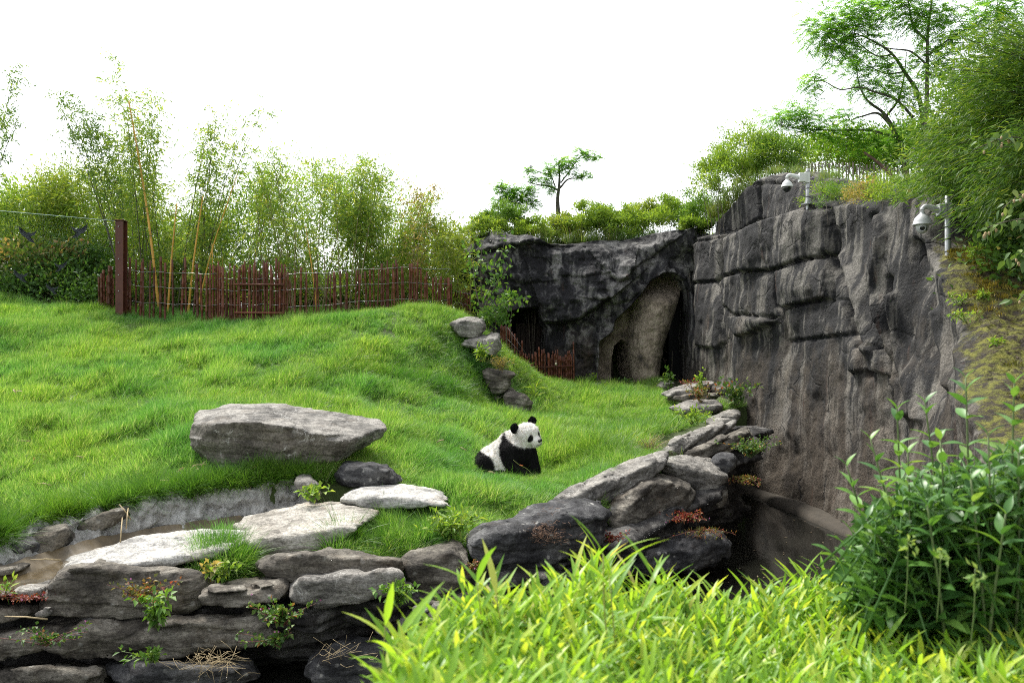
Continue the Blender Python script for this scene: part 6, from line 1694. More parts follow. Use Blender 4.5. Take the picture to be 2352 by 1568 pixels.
locust('upright locust tree with its top cut off by the upper edge', at(2128, 400, 21.4), [
    ([(2134, 420, 21.4), (2128, 300, 21.4), (2130, 158, 21.4), (2130, 96, 21.4), (2135, 40, 21.4), (2150, -60, 21.4)], 0.085, 0.015),
    ([(2130, 94, 21.4), (2103, 69, 21.4), (2087, 10, 21.4), (2080, -60, 21.4)], 0.035, 0.01), ([(2130, 150, 21.4), (2090, 118, 21.4), (2045, 112, 21.4), (1990, 95, 21.4)], 0.03, 0.006), ([(2130, 130, 21.4), (2180, 90, 21.4), (2240, 55, 21.4), (2300, 20, 21.4)], 0.03, 0.006)],
    [(2060, 20, 21.4, 46, 36, 40), (2110, 50, 21.4, 44, 44, 44), (2165, 30, 21.4, 44, 40, 40), (2190, 90, 21.4, 44, 36, 34), (2140, 130, 21.4, 40, 34, 30), (2100, -40, 21.4, 60, 30, 40), (2250, 60, 21.4, 40, 40, 26), (2290, 20, 21.4, 46, 40, 46), (2170, 170, 21.4, 44, 40, 40), (2330, 60, 21.4, 40, 36, 30)], 13)
locust('small flat-topped tree standing alone on the cave roof', at(1280, 478, 25.5), [
    ([(1282, 492, 25.5), (1281, 455, 25.5), (1284, 430, 25.5), (1285, 400, 25.5), (1283, 372, 25.5)], 0.075, 0.018),
    ([(1284, 438, 25.5), (1260, 428, 25.5), (1232, 424, 25.5), (1205, 415, 25.5)], 0.035, 0.008), ([(1286, 432, 25.5), (1305, 412, 25.5), (1335, 408, 25.5), (1352, 402, 25.5)], 0.035, 0.008),
    ([(1288, 420, 25.5), (1312, 388, 25.5), (1330, 362, 25.5), (1345, 350, 25.5)], 0.025, 0.006), ([(1276, 430, 25.5), (1262, 402, 25.5), (1240, 396, 25.5), (1215, 384, 25.5)], 0.022, 0.006)],
    [(1345, 358, 25.5, 18, 10, 22), (1370, 362, 25.5, 12, 8, 10), (1300, 372, 25.5, 26, 12, 34), (1305, 388, 25.5, 22, 12, 26), (1265, 392, 25.5, 22, 18, 36), (1255, 418, 25.5, 18, 14, 24), (1215, 390, 25.5, 14, 8, 12), (1225, 412, 25.5, 16, 8, 14), (1340, 404, 25.5, 24, 8, 22), (1268, 440, 25.5, 10, 10, 10), (1330, 345, 25.5, 10, 8, 6)], 14, 'small_tree', 7, 0.17, 0.055, 0.026)
locust('leafy sapling left of the small tree on the cave roof', at(1185, 478, 25.0), [
    ([(1186, 500, 25), (1184, 470, 25), (1180, 445, 25), (1172, 430, 25)], 0.04, 0.01), ([(1184, 470, 25), (1160, 450, 25), (1148, 428, 25)], 0.02, 0.006), ([(1184, 465, 25), (1208, 445, 25), (1220, 432, 25)], 0.02, 0.006)],
    [(1150, 432, 25, 16, 12, 24), (1180, 440, 25, 20, 14, 30), (1215, 438, 25, 18, 12, 24), (1160, 460, 25, 24, 14, 34), (1200, 462, 25, 26, 14, 36), (1228, 470, 25, 14, 12, 16)], 15, 'sapling', 7, 0.2, 0.06, 0.03)

# young tree with heart shaped leaves by the cave
yt_b = at(1118, 752, 18.6); yt_b[2] = gz(yt_b[0], yt_b[1])
yt_ = thing('young_tree', 'young slender tree with drooping heart-shaped leaves before the cave wall', 'tree', yt_b)
m_heart = leaf_mat('heart_leaf', [(0, (0.051, 0.126, 0.024)), (0.6, (0.102, 0.224, 0.038)), (1, (0.203, 0.336, 0.068))], 0.4)
r_ = np.random.default_rng(31); mb = MB()
for k, ln in enumerate([[(1120, 752, 18.6), (1108, 690, 18.6), (1104, 620, 18.6), (1108, 548, 18.6)], [(1120, 745, 18.5), (1096, 680, 18.4), (1086, 600, 18.4), (1082, 560, 18.4)], [(1112, 690, 18.6), (1135, 640, 18.5), (1150, 590, 18.5), (1160, 552, 18.5)], [(1115, 700, 18.5), (1145, 700, 18.3), (1175, 690, 18.2), (1205, 685, 18.1)], [(1108, 720, 18.5), (1130, 670, 18.4), (1150, 640, 18.3), (1165, 620, 18.3)]]):
    b_ = MB(); P = limb(b_, ln, 0.022, 0.006, 6); b_.build('trunk' if k == 0 else 'branch', m_stem, yt_)
    n = 60
    i = r_.integers(5, len(P), n)
    PP = P[i] + r_.normal(0, 0.11, (n, 3)); DD = nrm(r_.normal(0, 0.6, (n, 3)) + [0, 0, -0.55])
    mb.leaves(PP, DD, r_.uniform(0.09, 0.15, n), r_.uniform(0.07, 0.10, n), seed=k, fold=0.12)
mb.build('crown', m_heart, yt_, kind='stuff')
shrub('weedy green shrub below the young tree at the cave corner', at(1135, 735, 18.2), (0.32, 0.3, 0.32), 450, 0.10, 0.05, m_heart, 120, clumps=24, stems=4)
shrub('dark weeds hanging over the top of the low cave', at(1170, 690, 19.5), (0.2, 0.2, 0.2), 160, 0.11, 0.07, m_heart, 121, clumps=18, stems=3)

# ------------------------------------------------------------------ right hand bank: big bamboo bush and hop branches
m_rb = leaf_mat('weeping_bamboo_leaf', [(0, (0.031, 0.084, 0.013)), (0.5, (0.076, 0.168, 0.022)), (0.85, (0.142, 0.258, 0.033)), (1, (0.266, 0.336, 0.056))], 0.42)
def weeping(label, base, arcs, seed, nl=46, spread=0.35):
    r = np.random.default_rng(seed)
    t = thing('weeping_bamboo', label, 'bamboo', base)
    mb = MB()
    for k, e in enumerate(arcs):
        e = np.array(e)
        mid = np.array(base) + (e - base) * np.array([0.45, 0.45, 0.7]) + [0, 0, 0.35]
        P = spline(np.array([base + r.normal(0, 0.15, 3) * [1, 1, 0], mid, e]), 18)
        MB().tube(P, np.linspace(0.012, 0.003, 18), 5).build('culm', m_culm, t)
        f = 0.30 + 0.7 * r.random(nl)
        i = (f * 17).astype(int).clip(0, 16)
        c = P[i]
        d = nrm(P[np.minimum(i + 1, 17)] - P[i])
        for j in range(7):
            pos = c + r.normal(0, 1, (nl, 3)) * spread * 0.34 + d * r.uniform(0, 0.25, (nl, 1))
            dd = nrm(d * 1.0 + r.normal(0, 0.40, (nl, 3)) + [-0.2, -0.15, -0.45])
            mb.leaves(pos, dd, r.uniform(0.09, 0.19, nl), r.uniform(0.010, 0.016, nl), seed=seed + 10 * k + j)
    mb.build('foliage', m_rb, t, kind='stuff')
    return t
r_ = np.random.default_rng(5)
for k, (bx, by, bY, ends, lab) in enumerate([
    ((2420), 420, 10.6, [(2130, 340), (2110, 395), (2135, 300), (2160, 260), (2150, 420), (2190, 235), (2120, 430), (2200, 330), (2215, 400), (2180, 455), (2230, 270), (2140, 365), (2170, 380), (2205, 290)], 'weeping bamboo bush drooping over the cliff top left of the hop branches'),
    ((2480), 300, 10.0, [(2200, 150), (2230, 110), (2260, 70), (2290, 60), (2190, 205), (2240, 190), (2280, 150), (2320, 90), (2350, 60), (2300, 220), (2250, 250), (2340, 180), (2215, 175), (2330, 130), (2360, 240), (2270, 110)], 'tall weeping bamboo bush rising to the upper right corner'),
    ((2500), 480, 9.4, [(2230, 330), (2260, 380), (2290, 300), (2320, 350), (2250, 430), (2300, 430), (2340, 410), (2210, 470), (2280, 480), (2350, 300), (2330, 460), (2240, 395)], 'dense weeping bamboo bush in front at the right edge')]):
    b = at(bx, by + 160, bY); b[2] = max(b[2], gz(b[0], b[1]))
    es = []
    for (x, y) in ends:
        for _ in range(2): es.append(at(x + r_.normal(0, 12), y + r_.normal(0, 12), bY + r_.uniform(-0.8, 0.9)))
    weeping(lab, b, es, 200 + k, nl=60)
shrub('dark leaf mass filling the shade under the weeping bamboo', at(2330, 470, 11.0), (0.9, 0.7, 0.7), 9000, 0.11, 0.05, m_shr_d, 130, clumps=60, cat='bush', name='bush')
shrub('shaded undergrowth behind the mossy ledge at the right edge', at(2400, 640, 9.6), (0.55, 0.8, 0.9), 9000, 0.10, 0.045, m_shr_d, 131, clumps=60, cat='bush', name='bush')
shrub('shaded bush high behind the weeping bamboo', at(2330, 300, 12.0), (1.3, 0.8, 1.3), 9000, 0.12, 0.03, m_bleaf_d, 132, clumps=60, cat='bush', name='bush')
m_hop = leaf_mat('hop_leaf', [(0, (0.051, 0.105, 0.030)), (0.7, (0.109, 0.182, 0.047)), (1, (0.217, 0.280, 0.081))], 0.35)
m_cone = plain('papery_hop_cone', (0.36, 0.27, 0.15), 0.9, nscale=25, var=0.3)
def leaf_shape(name, L, W_, seg=6, prof=None, curl=0.25, fold=0.25):
    t = np.linspace(0, 1, seg + 1)
    w = np.interp(t, *zip(*(prof or [(0, 0.05), (0.25, 0.9), (0.45, 1.0), (0.75, 0.6), (1, 0.02)]))) * W_ / 2
    y = L * t; z = -curl * L * t ** 2
    V = []
    for k in range(seg + 1):
        V += [(-w[k], y[k], z[k] + fold * w[k]), (0, y[k], z[k]), (w[k], y[k], z[k] + fold * w[k])]
    q = []
    for k in range(seg):
        a = 3 * k
        q += [[a, a + 1, a + 4, a + 3], [a + 1, a + 2, a + 5, a + 4]]
    return MB().add(V, None, q).mesh(name)
ovate = leaf_shape('leaf', 1.0, 0.5, 5, [(0, 0.1), (0.2, 0.85), (0.4, 1), (0.7, 0.65), (1, 0.03)])
m_hop_o = leaf_mat('hop_leaf_blade', [(0, (0.058, 0.119, 0.034)), (0.7, (0.123, 0.210, 0.054)), (1, (0.232, 0.308, 0.095))], 0.35, fac='object')
ovate_hop = ovate.copy(); ovate_hop.materials.append(m_hop_o)
cone_b = MB().lathe([(0.001, 0.0), (0.012, -0.008), (0.017, -0.022), (0.015, -0.040), (0.008, -0.054), (0.001, -0.060)], (0, 0, 0), sides=8)
cone_m = cone_b.mesh('cone'); cone_m.materials.append(m_cone)
for k, (p0, p1, p2, lab) in enumerate([((2390, 330, 8.0), (2320, 315, 8.0), (2235, 345, 8.0), 'upper hop branch with hanging cones across the weeping bamboo'),
                                       ((2400, 440, 7.7), (2350, 445, 7.7), (2300, 480, 7.7), 'short hop branch with cones at the right edge above the mossy ledge'),
                                       ((2400, 500, 7.6), (2330, 505, 7.6), (2245, 530, 7.6), 'longest hop branch with cones hanging over the mossy ledge'),
                                       ((2410, 570, 7.2), (2370, 575, 7.2), (2320, 600, 7.2), 'lowest hop branch with cones beside the mossy ledge'),
                                       ((2410, 650, 7.2), (2380, 655, 7.2), (2340, 690, 7.2), 'small leafy hop shoot at the right edge below the other hop branches')]):
    P = spline(np.array([at(*p0), at(*p1), at(*p2)]), 24)
    t = thing('hop_branch', lab, 'branch', P[0])
    MB().tube(P, np.linspace(0.008, 0.003, 24), 5).build('stem', m_stem, t)
    for j in range(30):
        i = r_.integers(2, 24)
        loc = P[i] + r_.normal(0, 0.035, 3)
        inst('leaf', ovate_hop, t, frame(loc, nrm(r_.normal(0, 0.6, 3) + [-0.1, -0.2, -0.7]), r_.normal(0, 0.4, 3) + [0, -0.8, 0.6], r_.uniform(0.07, 0.12)))
    for j in range(5):
        i = r_.integers(6, 24)
        inst('hop_cone', cone_m, t, Matrix.Translation(Vector(P[i] + r_.normal(0, 0.03, 3) + [0, -0.03, -0.03])) @ Matrix.Scale(r_.uniform(0.6, 0.85), 4))
# ------------------------------------------------------------------ near plants on the viewer's bank
blade = leaf_shape('leaf', 1.0, 0.125, 6, [(0, 0.12), (0.12, 0.75), (0.35, 1.0), (0.65, 0.75), (0.88, 0.3), (1, 0.02)], 0.22, 0.30)
blade2 = leaf_shape('leaf', 1.0, 0.11, 6, [(0, 0.12), (0.15, 0.8), (0.4, 1.0), (0.7, 0.7), (0.9, 0.28), (1, 0.02)], 0.45, 0.22)
FG = [(0, (0.14, 0.30, 0.045)), (0.45, (0.25, 0.45, 0.05)), (0.8, (0.38, 0.57, 0.06)), (0.96, (0.50, 0.60, 0.10)), (1, (0.52, 0.44, 0.20))]
m_fg_o = leaf_mat('dwarf_bamboo_leaf', FG, 0.5, 0.38, 0.45, fac='object')
m_fg_v = leaf_mat('dwarf_bamboo_leaf_mass', FG, 0.5, 0.38, 0.45)
for b_ in (blade, blade2): b_.materials.append(m_fg_o)
m_fstem = plain('green_cane', (0.26, 0.27, 0.07), 0.5, nscale=8, var=0.3)
r_ = np.random.default_rng(99)
TOPX = [840, 880, 960, 1040, 1090, 1150, 1210, 1290, 1380, 1440, 1500, 1560, 1640, 1720, 1800, 1900, 2000, 2100, 2200, 2352, 2450]
TOPY = [1470, 1415, 1440, 1390, 1335, 1350, 1385, 1330, 1255, 1330, 1300, 1340, 1365, 1345, 1320, 1285, 1300, 1310, 1330, 1360, 1380]
def fg_point(x, extra):
    """a tip position below the upper outline of the thicket; farther stems stand higher in view"""
    y = np.interp(x, TOPX, TOPY) + extra
    far = np.interp(y, [1250, 1330, 1420, 1600, 1750], [3.6, 3.3, 2.9, 2.2, 1.75])
    far *= np.interp(x, [850, 1300, 1700, 2352], [0.88, 0.92, 1.12, 1.1])
    return at(x, y, far)
def dwarf_stem(tip, seed, label):
    r = np.random.default_rng(seed)
    hgt = r.uniform(0.45, 0.65)
    base = tip + np.array([r.normal(0, 0.06), r.normal(0.02, 0.05), -hgt])
    t = thing('dwarf_bamboo', label, 'bamboo', base, 'dwarf bamboo shoots along the near bank')
    P = spline(np.array([base, (base + tip) / 2 + r.normal(0, 0.015, 3), tip - [0, 0, 0.05]]), 8)
    MB().tube(P, np.linspace(0.0035, 0.0018, 8), 5).build('stem', m_fstem, t)
    nlv = r.integers(8, 12)
    for k in range(nlv):
        f = 0.30 + 0.70 * k / (nlv - 1)
        loc = P[0] + (P[-1] - P[0]) * f
        az = k * 2.75 + r.normal(0, 0.5)
        elev = np.interp(f, [0.3, 0.75, 1.0], [0.25, 0.75, 1.9]) + r.normal(0, 0.2)
        d = nrm([math.cos(az), math.sin(az), elev])
        inst('leaf', blade if r.random() < 0.6 else blade2, t, frame(loc, d, (-d[0] * 0.2 + r.normal(0, 0.25), -d[1] * 0.2 + r.normal(0, 0.25), 1.0), r.uniform(0.115, 0.195) * (1.1 if f > 0.6 else 0.9)))
    return t
cnt = 0
for x in np.arange(920, 2400, 25.0):
    for extra in (0, 34):
        dwarf_stem(fg_point(x + r_.normal(0, 9), extra + abs(r_.normal(0, 14))), 3000 + cnt, 'yellow-green dwarf bamboo shoot at the upper edge of the near thicket')
        cnt += 1
for (x, y, Y) in [(885, 1395, 2.35), (905, 1440, 2.2), (1095, 1300, 2.5), (1140, 1330, 2.5), (1385, 1235, 2.55), (1400, 1290, 2.5), (1500, 1290, 2.6), (900, 1500, 2.0), (960, 1480, 2.05)]:
    dwarf_stem(at(x, y, Y), 3500 + int(x), 'yellow-green dwarf bamboo shoot at the upper edge of the near thicket')
# the mass behind and below them
def sprig(seed):
    r = np.random.default_rng(seed)
    mb = MB()
    mb.tube([(0, 0, -0.5), (0.01, 0, -0.25), (0, 0, 0)], [0.003, 0.003, 0.002], 4, a=0.3)
    for k in range(9):
        f = k / 8
        az = k * 2.6 + r.normal(0, 0.4); d = nrm([math.cos(az), math.sin(az), np.interp(f, [0, 1], [0.3, 1.6])])
        L_, W_ = r.uniform(0.10, 0.175), r.uniform(0.013, 0.020)
        loc = np.array([0, 0, -0.34 + 0.32 * f])
        side = nrm(np.cross(d, [0, 0, 1])); up = np.cross(side, d)
        a = r.random()
        pts = []
        for q_, w in ((0, .15), (.2, .85), (.45, 1), (.75, .55), (1, .02)):
            c = loc + d * L_ * q_ - np.array([0, 0, 1]) * 0.3 * L_ * q_ * q_
            pts += [c - side * w * W_ / 2 + up * w * W_ * 0.12, c, c + side * w * W_ / 2 + up * w * W_ * 0.12]
        q4 = [[3 * j + i_, 3 * j + i_ + 1, 3 * j + i_ + 4, 3 * j + i_ + 3] for j in range(4) for i_ in (0, 1)]
        mb.add(pts, None, q4, a)
    return mb.mesh('sprig')
sp_ = [(sprig(s), m_fg_v) for s in range(6)]
PM = []
while len(PM) < 3600:
    x = r_.uniform(925, 2560)
    e = r_.uniform(25, 420) if x > 1000 else r_.uniform(50, 300)
    p = fg_point(x, e)
    if x > 2020 and e < 80: continue
    PM.append(p + r_.normal(0, 0.03, 3))
PM = np.array(PM)
scatter('dwarf_bamboo_thicket', PM, np.c_[r_.normal(0, 0.22, len(PM)), r_.normal(0, 0.22, len(PM)), r_.uniform(0, 6.28, len(PM))], np.repeat(r_.uniform(0.8, 1.15, len(PM))[:, None], 3, 1), sp_, 'dense bright yellow-green dwarf bamboo filling the near right corner')

# broad leaved plants at the right
opp = leaf_shape('leaf', 1.0, 0.40, 6, [(0, 0.06), (0.18, 0.7), (0.42, 1.0), (0.7, 0.68), (0.9, 0.22), (1, 0.02)], 0.30, 0.30)
m_br_o = leaf_mat('broad_leaf', [(0, (0.065, 0.17, 0.045)), (0.5, (0.11, 0.26, 0.055)), (0.85, (0.18, 0.35, 0.07)), (1, (0.28, 0.44, 0.10))], 0.35, 0.4, 0.5, fac='object')
m_br_v = leaf_mat('broad_leaf_mass', [(0, (0.055, 0.14, 0.04)), (0.5, (0.095, 0.22, 0.05)), (1, (0.17, 0.32, 0.07))], 0.35, 0.4, 0.5)
opp.materials.append(m_br_o)
m_bstem = plain('pale_green_stem', (0.11, 0.15, 0.055), 0.6, nscale=8, var=0.3)
def broad_plant(label, tip, base, seed, lmax=0.108, n=None):
    r = np.random.default_rng(seed)
    tip, base = np.array(tip), np.array(base)
    t = thing('broad_leaved_plant', label, 'plant', base)
    P = spline(np.array([base, base * 0.45 + tip * 0.55 + r.normal(0, 0.03, 3), tip]), 26)
    MB().tube(P, np.linspace(0.008, 0.003, 26), 6).build('stem', m_bstem, t)
    L_ = np.linalg.norm(tip - base)
    n = n or int(L_ * 0.78 / 0.058)
    ax = nrm(tip - base)
    for k in range(n):
        f = 1 - 0.78 * (k / n) ** 1.05
        loc = P[0] + (P[-1] - P[0]) * f
        loc = P[int(f * 25)]
        a0 = k * 1.57 + r.normal(0, 0.25)
        sz = lmax * np.interp(k, [0, 1, 3, 6, n], [0.62, 0.8, 1.0, 1.05, 0.95])
        for s_ in (0, math.pi):
            az = a0 + s_
            d = nrm(np.array([math.cos(az), math.sin(az), np.interp(k, [0, 2, 5, n], [1.5, 0.65, 0.3, 0.0])]) + r.normal(0, 0.12, 3) + ax * 0.2)
            inst('leaf', opp, t, frame(loc, d, r.normal(0, 0.2, 3) + [0, 0, 1], sz * r.uniform(0.85, 1.15)))
BP = [((2218, 868, 3.3), 'tallest broad-leaved stem standing against the mossy ledge'), ((2330, 880, 3.1), 'tall broad-leaved stem at the right edge with upswept top leaves'), ((2060, 940, 3.4), 'broad-leaved stem leaning left, highest of those over the cliff foot'),
      ((2125, 925, 3.5), 'broad-leaved stem between the leaning one and the tallest one'), ((1945, 1070, 3.2), 'leftmost broad-leaved stem reaching over the dark water'), ((2000, 1010, 3.35), 'broad-leaved stem second from the left over the cliff foot'),
      ((2085, 1040, 3.1), 'broad-leaved stem in the middle of the leafy group'), ((2160, 1010, 3.2), 'broad-leaved stem just left of the tallest one and lower'), ((2270, 1000, 3.0), 'broad-leaved stem between the tallest one and the right edge'),
      ((2340, 1040, 2.9), 'broad-leaved stem low at the right edge'), ((2035, 1120, 3.05), 'broad-leaved stem low in front of the leaning one'), ((2230, 1100, 2.9), 'broad-leaved stem in front below the tallest one'),
      ((1990, 1190, 3.0), 'lowest left broad-leaved stem above the bright thicket'), ((2130, 1160, 2.85), 'broad-leaved stem low in the middle above the bright thicket'), ((2310, 1180, 2.75), 'lowest broad-leaved stem near the right edge')]
for k, ((x, y, Y), lab) in enumerate(BP):
    tip = at(x, y, Y)
    lean = np.interp(x, [1940, 2120, 2350], [0.42, 0.12, -0.02])
    base = np.array([tip[0] + lean, tip[1] + r_.normal(0.05, 0.08), min(-1.55, tip[2] - 0.7)])
    broad_plant(lab, tip, base, 4000 + k)
def broad_sprig(seed):
    r = np.random.default_rng(seed); mb = MB()
    mb.tube([(0, 0, -0.35), (0, 0, 0)], [0.005, 0.003], 4, a=0.4)
    for k in range(6):
        for s_ in (0, 3.14):
            az = 1.57 * k + s_ + r.normal(0, 0.3)
            d = nrm([math.cos(az), math.sin(az), np.interp(k, [0, 5], [1.2, 0.0])])
            L_ = 0.10 * np.interp(k, [0, 2, 5], [0.5, 0.95, 1.0]); W_ = L_ * 0.42
            loc = np.array([0, 0, -0.055 * k]); side = nrm(np.cross(d, [0, 0, 1])); a = r.random(); pts = []
            for q_, w in ((0, .1), (.2, .75), (.45, 1), (.75, .6), (1, .02)):
                c = loc + d * L_ * q_ - np.array([0, 0, 1]) * 0.3 * L_ * q_ * q_
                pts += [c - side * w * W_ / 2 + [0, 0, .1 * w * W_], c, c + side * w * W_ / 2 + [0, 0, .1 * w * W_]]
            mb.add(pts, None, [[3 * j + i_, 3 * j + i_ + 1, 3 * j + i_ + 4, 3 * j + i_ + 3] for j in range(4) for i_ in (0, 1)], a)
    return mb.mesh('broad_sprig')
PM = []
for _ in range(560):
    x = r_.uniform(1985, 2440)
    y = r_.uniform(np.interp(x, [1985, 2080, 2352], [1180, 1090, 1010]), 1350)
    PM.append(at(x, y, r_.uniform(2.9, 3.7)))
PM = np.array(PM)
scatter('leafy_undergrowth', PM, np.c_[r_.normal(0, 0.35, len(PM)), r_.normal(0, 0.35, len(PM)) - 0.2, r_.uniform(0, 6.28, len(PM))], np.repeat(r_.uniform(0.8, 1.2, len(PM))[:, None], 3, 1), [(broad_sprig(s), m_br_v) for s in range(4)], 'dark green broad leaves massed below the tall leafy stems')
# pale drooping flower heads in front of them
m_pale = leaf_mat('pale_bracts', [(0, (0.20, 0.34, 0.10)), (1, (0.36, 0.47, 0.16))], 0.4)
for k, (x, y, Y, lab) in enumerate([(2085, 1205, 2.65, 'leftmost small greenish flower head above the thicket'), (2160, 1225, 2.65, 'middle small greenish flower head above the thicket'), (2240, 1275, 2.5, 'small greenish flower head nearest the right edge')]):
    c = at(x, y + 45, Y); t = thing('flower_head', lab, 'flower', c)
    MB().tube(spline(np.array([c + [0.02, 0.06, -0.25], c + [0.01, 0.02, -0.08], c + [0, 0, 0.02]]), 10), 0.0018, 5).build('stem', m_bstem, t)
    n = 16
    MB().leaves(c + r_.normal(0, 0.011, (n, 3)) * [1.2, 1, 1.4], nrm(r_.normal(0, 0.5, (n, 3)) + [0, 0, -0.5]), r_.uniform(0.02, 0.035, n), 0.013, seed=k).build('bracts', m_pale, t)

# ------------------------------------------------------------------ small plants among the stones
m_nettle = leaf_mat('nettle_leaf', [(0, (0.07, 0.17, 0.03)), (0.6, (0.13, 0.27, 0.04)), (1, (0.22, 0.36, 0.07))], 0.4)
m_robert = leaf_mat('herb_leaf', [(0, (0.05, 0.12, 0.028)), (0.6, (0.09, 0.19, 0.035)), (0.9, (0.16, 0.25, 0.06)), (1, (0.34, 0.12, 0.07))], 0.35)
m_red = leaf_mat('stonecrop_red', [(0, (0.14, 0.03, 0.03)), (0.6, (0.28, 0.06, 0.05)), (0.9, (0.30, 0.14, 0.06)), (1, (0.16, 0.24, 0.05))], 0.3)
m_rust_leaf = leaf_mat('reddish_leaf', [(0, (0.10, 0.13, 0.035)), (0.5, (0.17, 0.18, 0.05)), (0.8, (0.27, 0.13, 0.06)), (1, (0.33, 0.08, 0.06))], 0.35)
m_fresh = leaf_mat('fresh_weed_leaf', [(0, (0.12, 0.25, 0.035)), (0.6, (0.21, 0.36, 0.05)), (1, (0.34, 0.44, 0.09))], 0.45)
m_pink = plain('pink_petals', (0.62, 0.22, 0.46), 0.6)
m_twig = plain('red_stalk', (0.14, 0.05, 0.035), 0.7)
def weed(label, c, n_st, hgt, spread, n_lf, L, Wd, mat, seed, name='weed', flowers=0, cat='plant', up=0.4, stem=None, group=None, flat=0.55):
    """several thin stems from one root, leaves along them"""
    r = np.random.default_rng(seed); c = np.array(c, float)
    t = thing(name, label, cat, c, group)
    mb, ms_ = MB(), MB()
    tips = []
    for k in range(n_st):
        e = c + np.array([r.normal(0, spread), r.normal(0, spread * 0.6) - spread * 0.2, hgt * r.uniform(0.45, 1.0)])
        P = spline(np.array([c + r.normal(0, 0.02, 3) * [1, 1, 0], c * 0.5 + e * 0.5 + [0, 0, 0.15 * abs(hgt)], e]), 9)
        ms_.tube(P, np.linspace(0.004, 0.002, 9), 4)
        i = r.integers(2, 9, n_lf)
        D = nrm(r.normal(0, 0.7, (n_lf, 3)) + [0, -0.15, up])
        mb.leaves(P[i] + D * L * 0.3, D, L * r.uniform(0.7, 1.2, n_lf), Wd * r.uniform(0.8, 1.2, n_lf), seed=seed * 31 + k, flat=flat, droop=0.15)
        tips.append(e)
    mb.build('foliage', mat, t, kind='stuff')
    ms_.build('stems', stem or m_bstem, t, kind='stuff')
    for k in range(flowers):
        p = tips[k % len(tips)] + r.normal(0, 0.03, 3) + [0, -0.02, 0.02]
        fb = MB()
        A_ = np.linspace(0, 6.28, 6)[:-1]
        fb.leaves(np.repeat(p[None], 5, 0), np.c_[np.cos(A_), -0.4 + 0 * A_, np.sin(A_)], 0.011, 0.009, seed=k)
        fb.build('flower', m_pink, t)
    return t
def on(x, y, Y): return at(x, y, Y)
weed('nettle plant with toothed leaves hanging before the long low slab', on(360, 1440, 6.62), 9, 0.30, 0.10, 16, 0.075, 0.042, m_nettle, 1, 'nettle')
weed('lower trailing nettle shoots below the long low slab', on(350, 1520, 6.5), 6, 0.12, 0.10, 14, 0.055, 0.032, m_nettle, 2, 'nettle')
weed('bright nettle plant between the chalky block and the scuffed block', on(905, 1390, 7.0), 9, 0.22, 0.10, 16, 0.065, 0.04, m_nettle, 3, 'nettle')
weed('reddish herb growing across the face of the white-ended block', on(330, 1385, 6.85), 16, 0.20, 0.17, 14, 0.045, 0.030, m_rust_leaf, 4, 'reddish_herb', 1, stem=m_twig)
weed('dark cranesbill cushion with pink flowers under the layered slab', on(650, 1435, 6.8), 22, 0.20, 0.16, 16, 0.045, 0.034, m_robert, 5, 'cranesbill', 6, stem=m_twig)
weed('trailing cranesbill at the lower left with few flowers', on(110, 1480, 6.55), 14, 0.14, 0.22, 12, 0.04, 0.028, m_robert, 6, 'cranesbill', 2, stem=m_twig)
weed('cranesbill sprigs hanging beside the dark hole in the wall', on(640, 1480, 6.7), 12, 0.10, 0.14, 14, 0.042, 0.03, m_robert, 7, 'cranesbill', 2, stem=m_twig)
weed('red stonecrop mat with pink flowers at the left edge', on(60, 1375, 6.95), 40, 0.07, 0.17, 14, 0.028, 0.016, m_red, 8, 'stonecrop', 5, stem=m_twig)
weed('pale green shoot beside the red stonecrop at the left edge', on(12, 1370, 6.9), 3, 0.16, 0.03, 9, 0.08, 0.025, m_fresh, 9, 'green_shoot')
weed('leafy knapweed cluster above the scuffed block at the lawn rim', on(1035, 1235, 8.45), 16, 0.28, 0.14, 18, 0.095, 0.03, m_fresh, 10, 'leafy_weed')
weed('young leafy shoots growing between pinkish slab and pale thin slab', on(715, 1148, 9.1), 8, 0.16, 0.12, 12, 0.075, 0.045, m_fresh, 11, 'leafy_weed')
weed('small tuft with yellowing leaves above the layered slab', on(510, 1325, 7.45), 6, 0.16, 0.10, 10, 0.075, 0.045, m_fresh, 12, 'leafy_weed')
weed('yellowing dock seedling left of the layered slab tuft', on(480, 1322, 7.4), 4, 0.14, 0.05, 8, 0.08, 0.04, m_bleaf_o, 13, 'dock_seedling')
weed('tall single green shoot standing on the lawn by the lowest mound stone', on(1228, 925, 16.8), 2, 0.42, 0.03, 16, 0.20, 0.05, m_fresh, 14, 'green_shoot', up=0.9)
weed('pale weed patch at the lawn corner beside the plank-like rock', on(1590, 975, 14.3), 14, 0.30, 0.25, 14, 0.10, 0.03, m_fresh, 15, 'leafy_weed')
weed('reddish bramble shoots on the slate stack by the cliff', on(1610, 925, 16.2), 14, 0.45, 0.22, 14, 0.085, 0.045, m_rust_leaf, 16, 'bramble', stem=m_twig)
weed('green leafy bramble against the foot of the cliff', on(1690, 930, 15.4), 14, 0.50, 0.28, 16, 0.09, 0.055, m_robert, 17, 'bramble')
weed('tall green weed rising behind the slate stack', on(1608, 895, 17.0), 6, 0.45, 0.10, 14, 0.10, 0.035, m_fresh, 18, 'leafy_weed')
weed('red stonecrop patch behind the slate stack', on(1580, 888, 17.6), 20, 0.14, 0.15, 12, 0.045, 0.02, m_red, 19, 'stonecrop', stem=m_twig)
weed('mossy hanging cushion of small herbs on the corner above the moat', on(1725, 1050, 12.4), 30, 0.32, 0.22, 16, 0.05, 0.03, m_robert, 20, 'herb_cushion')
weed('lower herbs draped over the moat corner', on(1718, 1095, 12.2), 24, -0.10, 0.22, 14, 0.05, 0.03, m_rust_leaf, 21, 'herb_cushion', stem=m_twig)
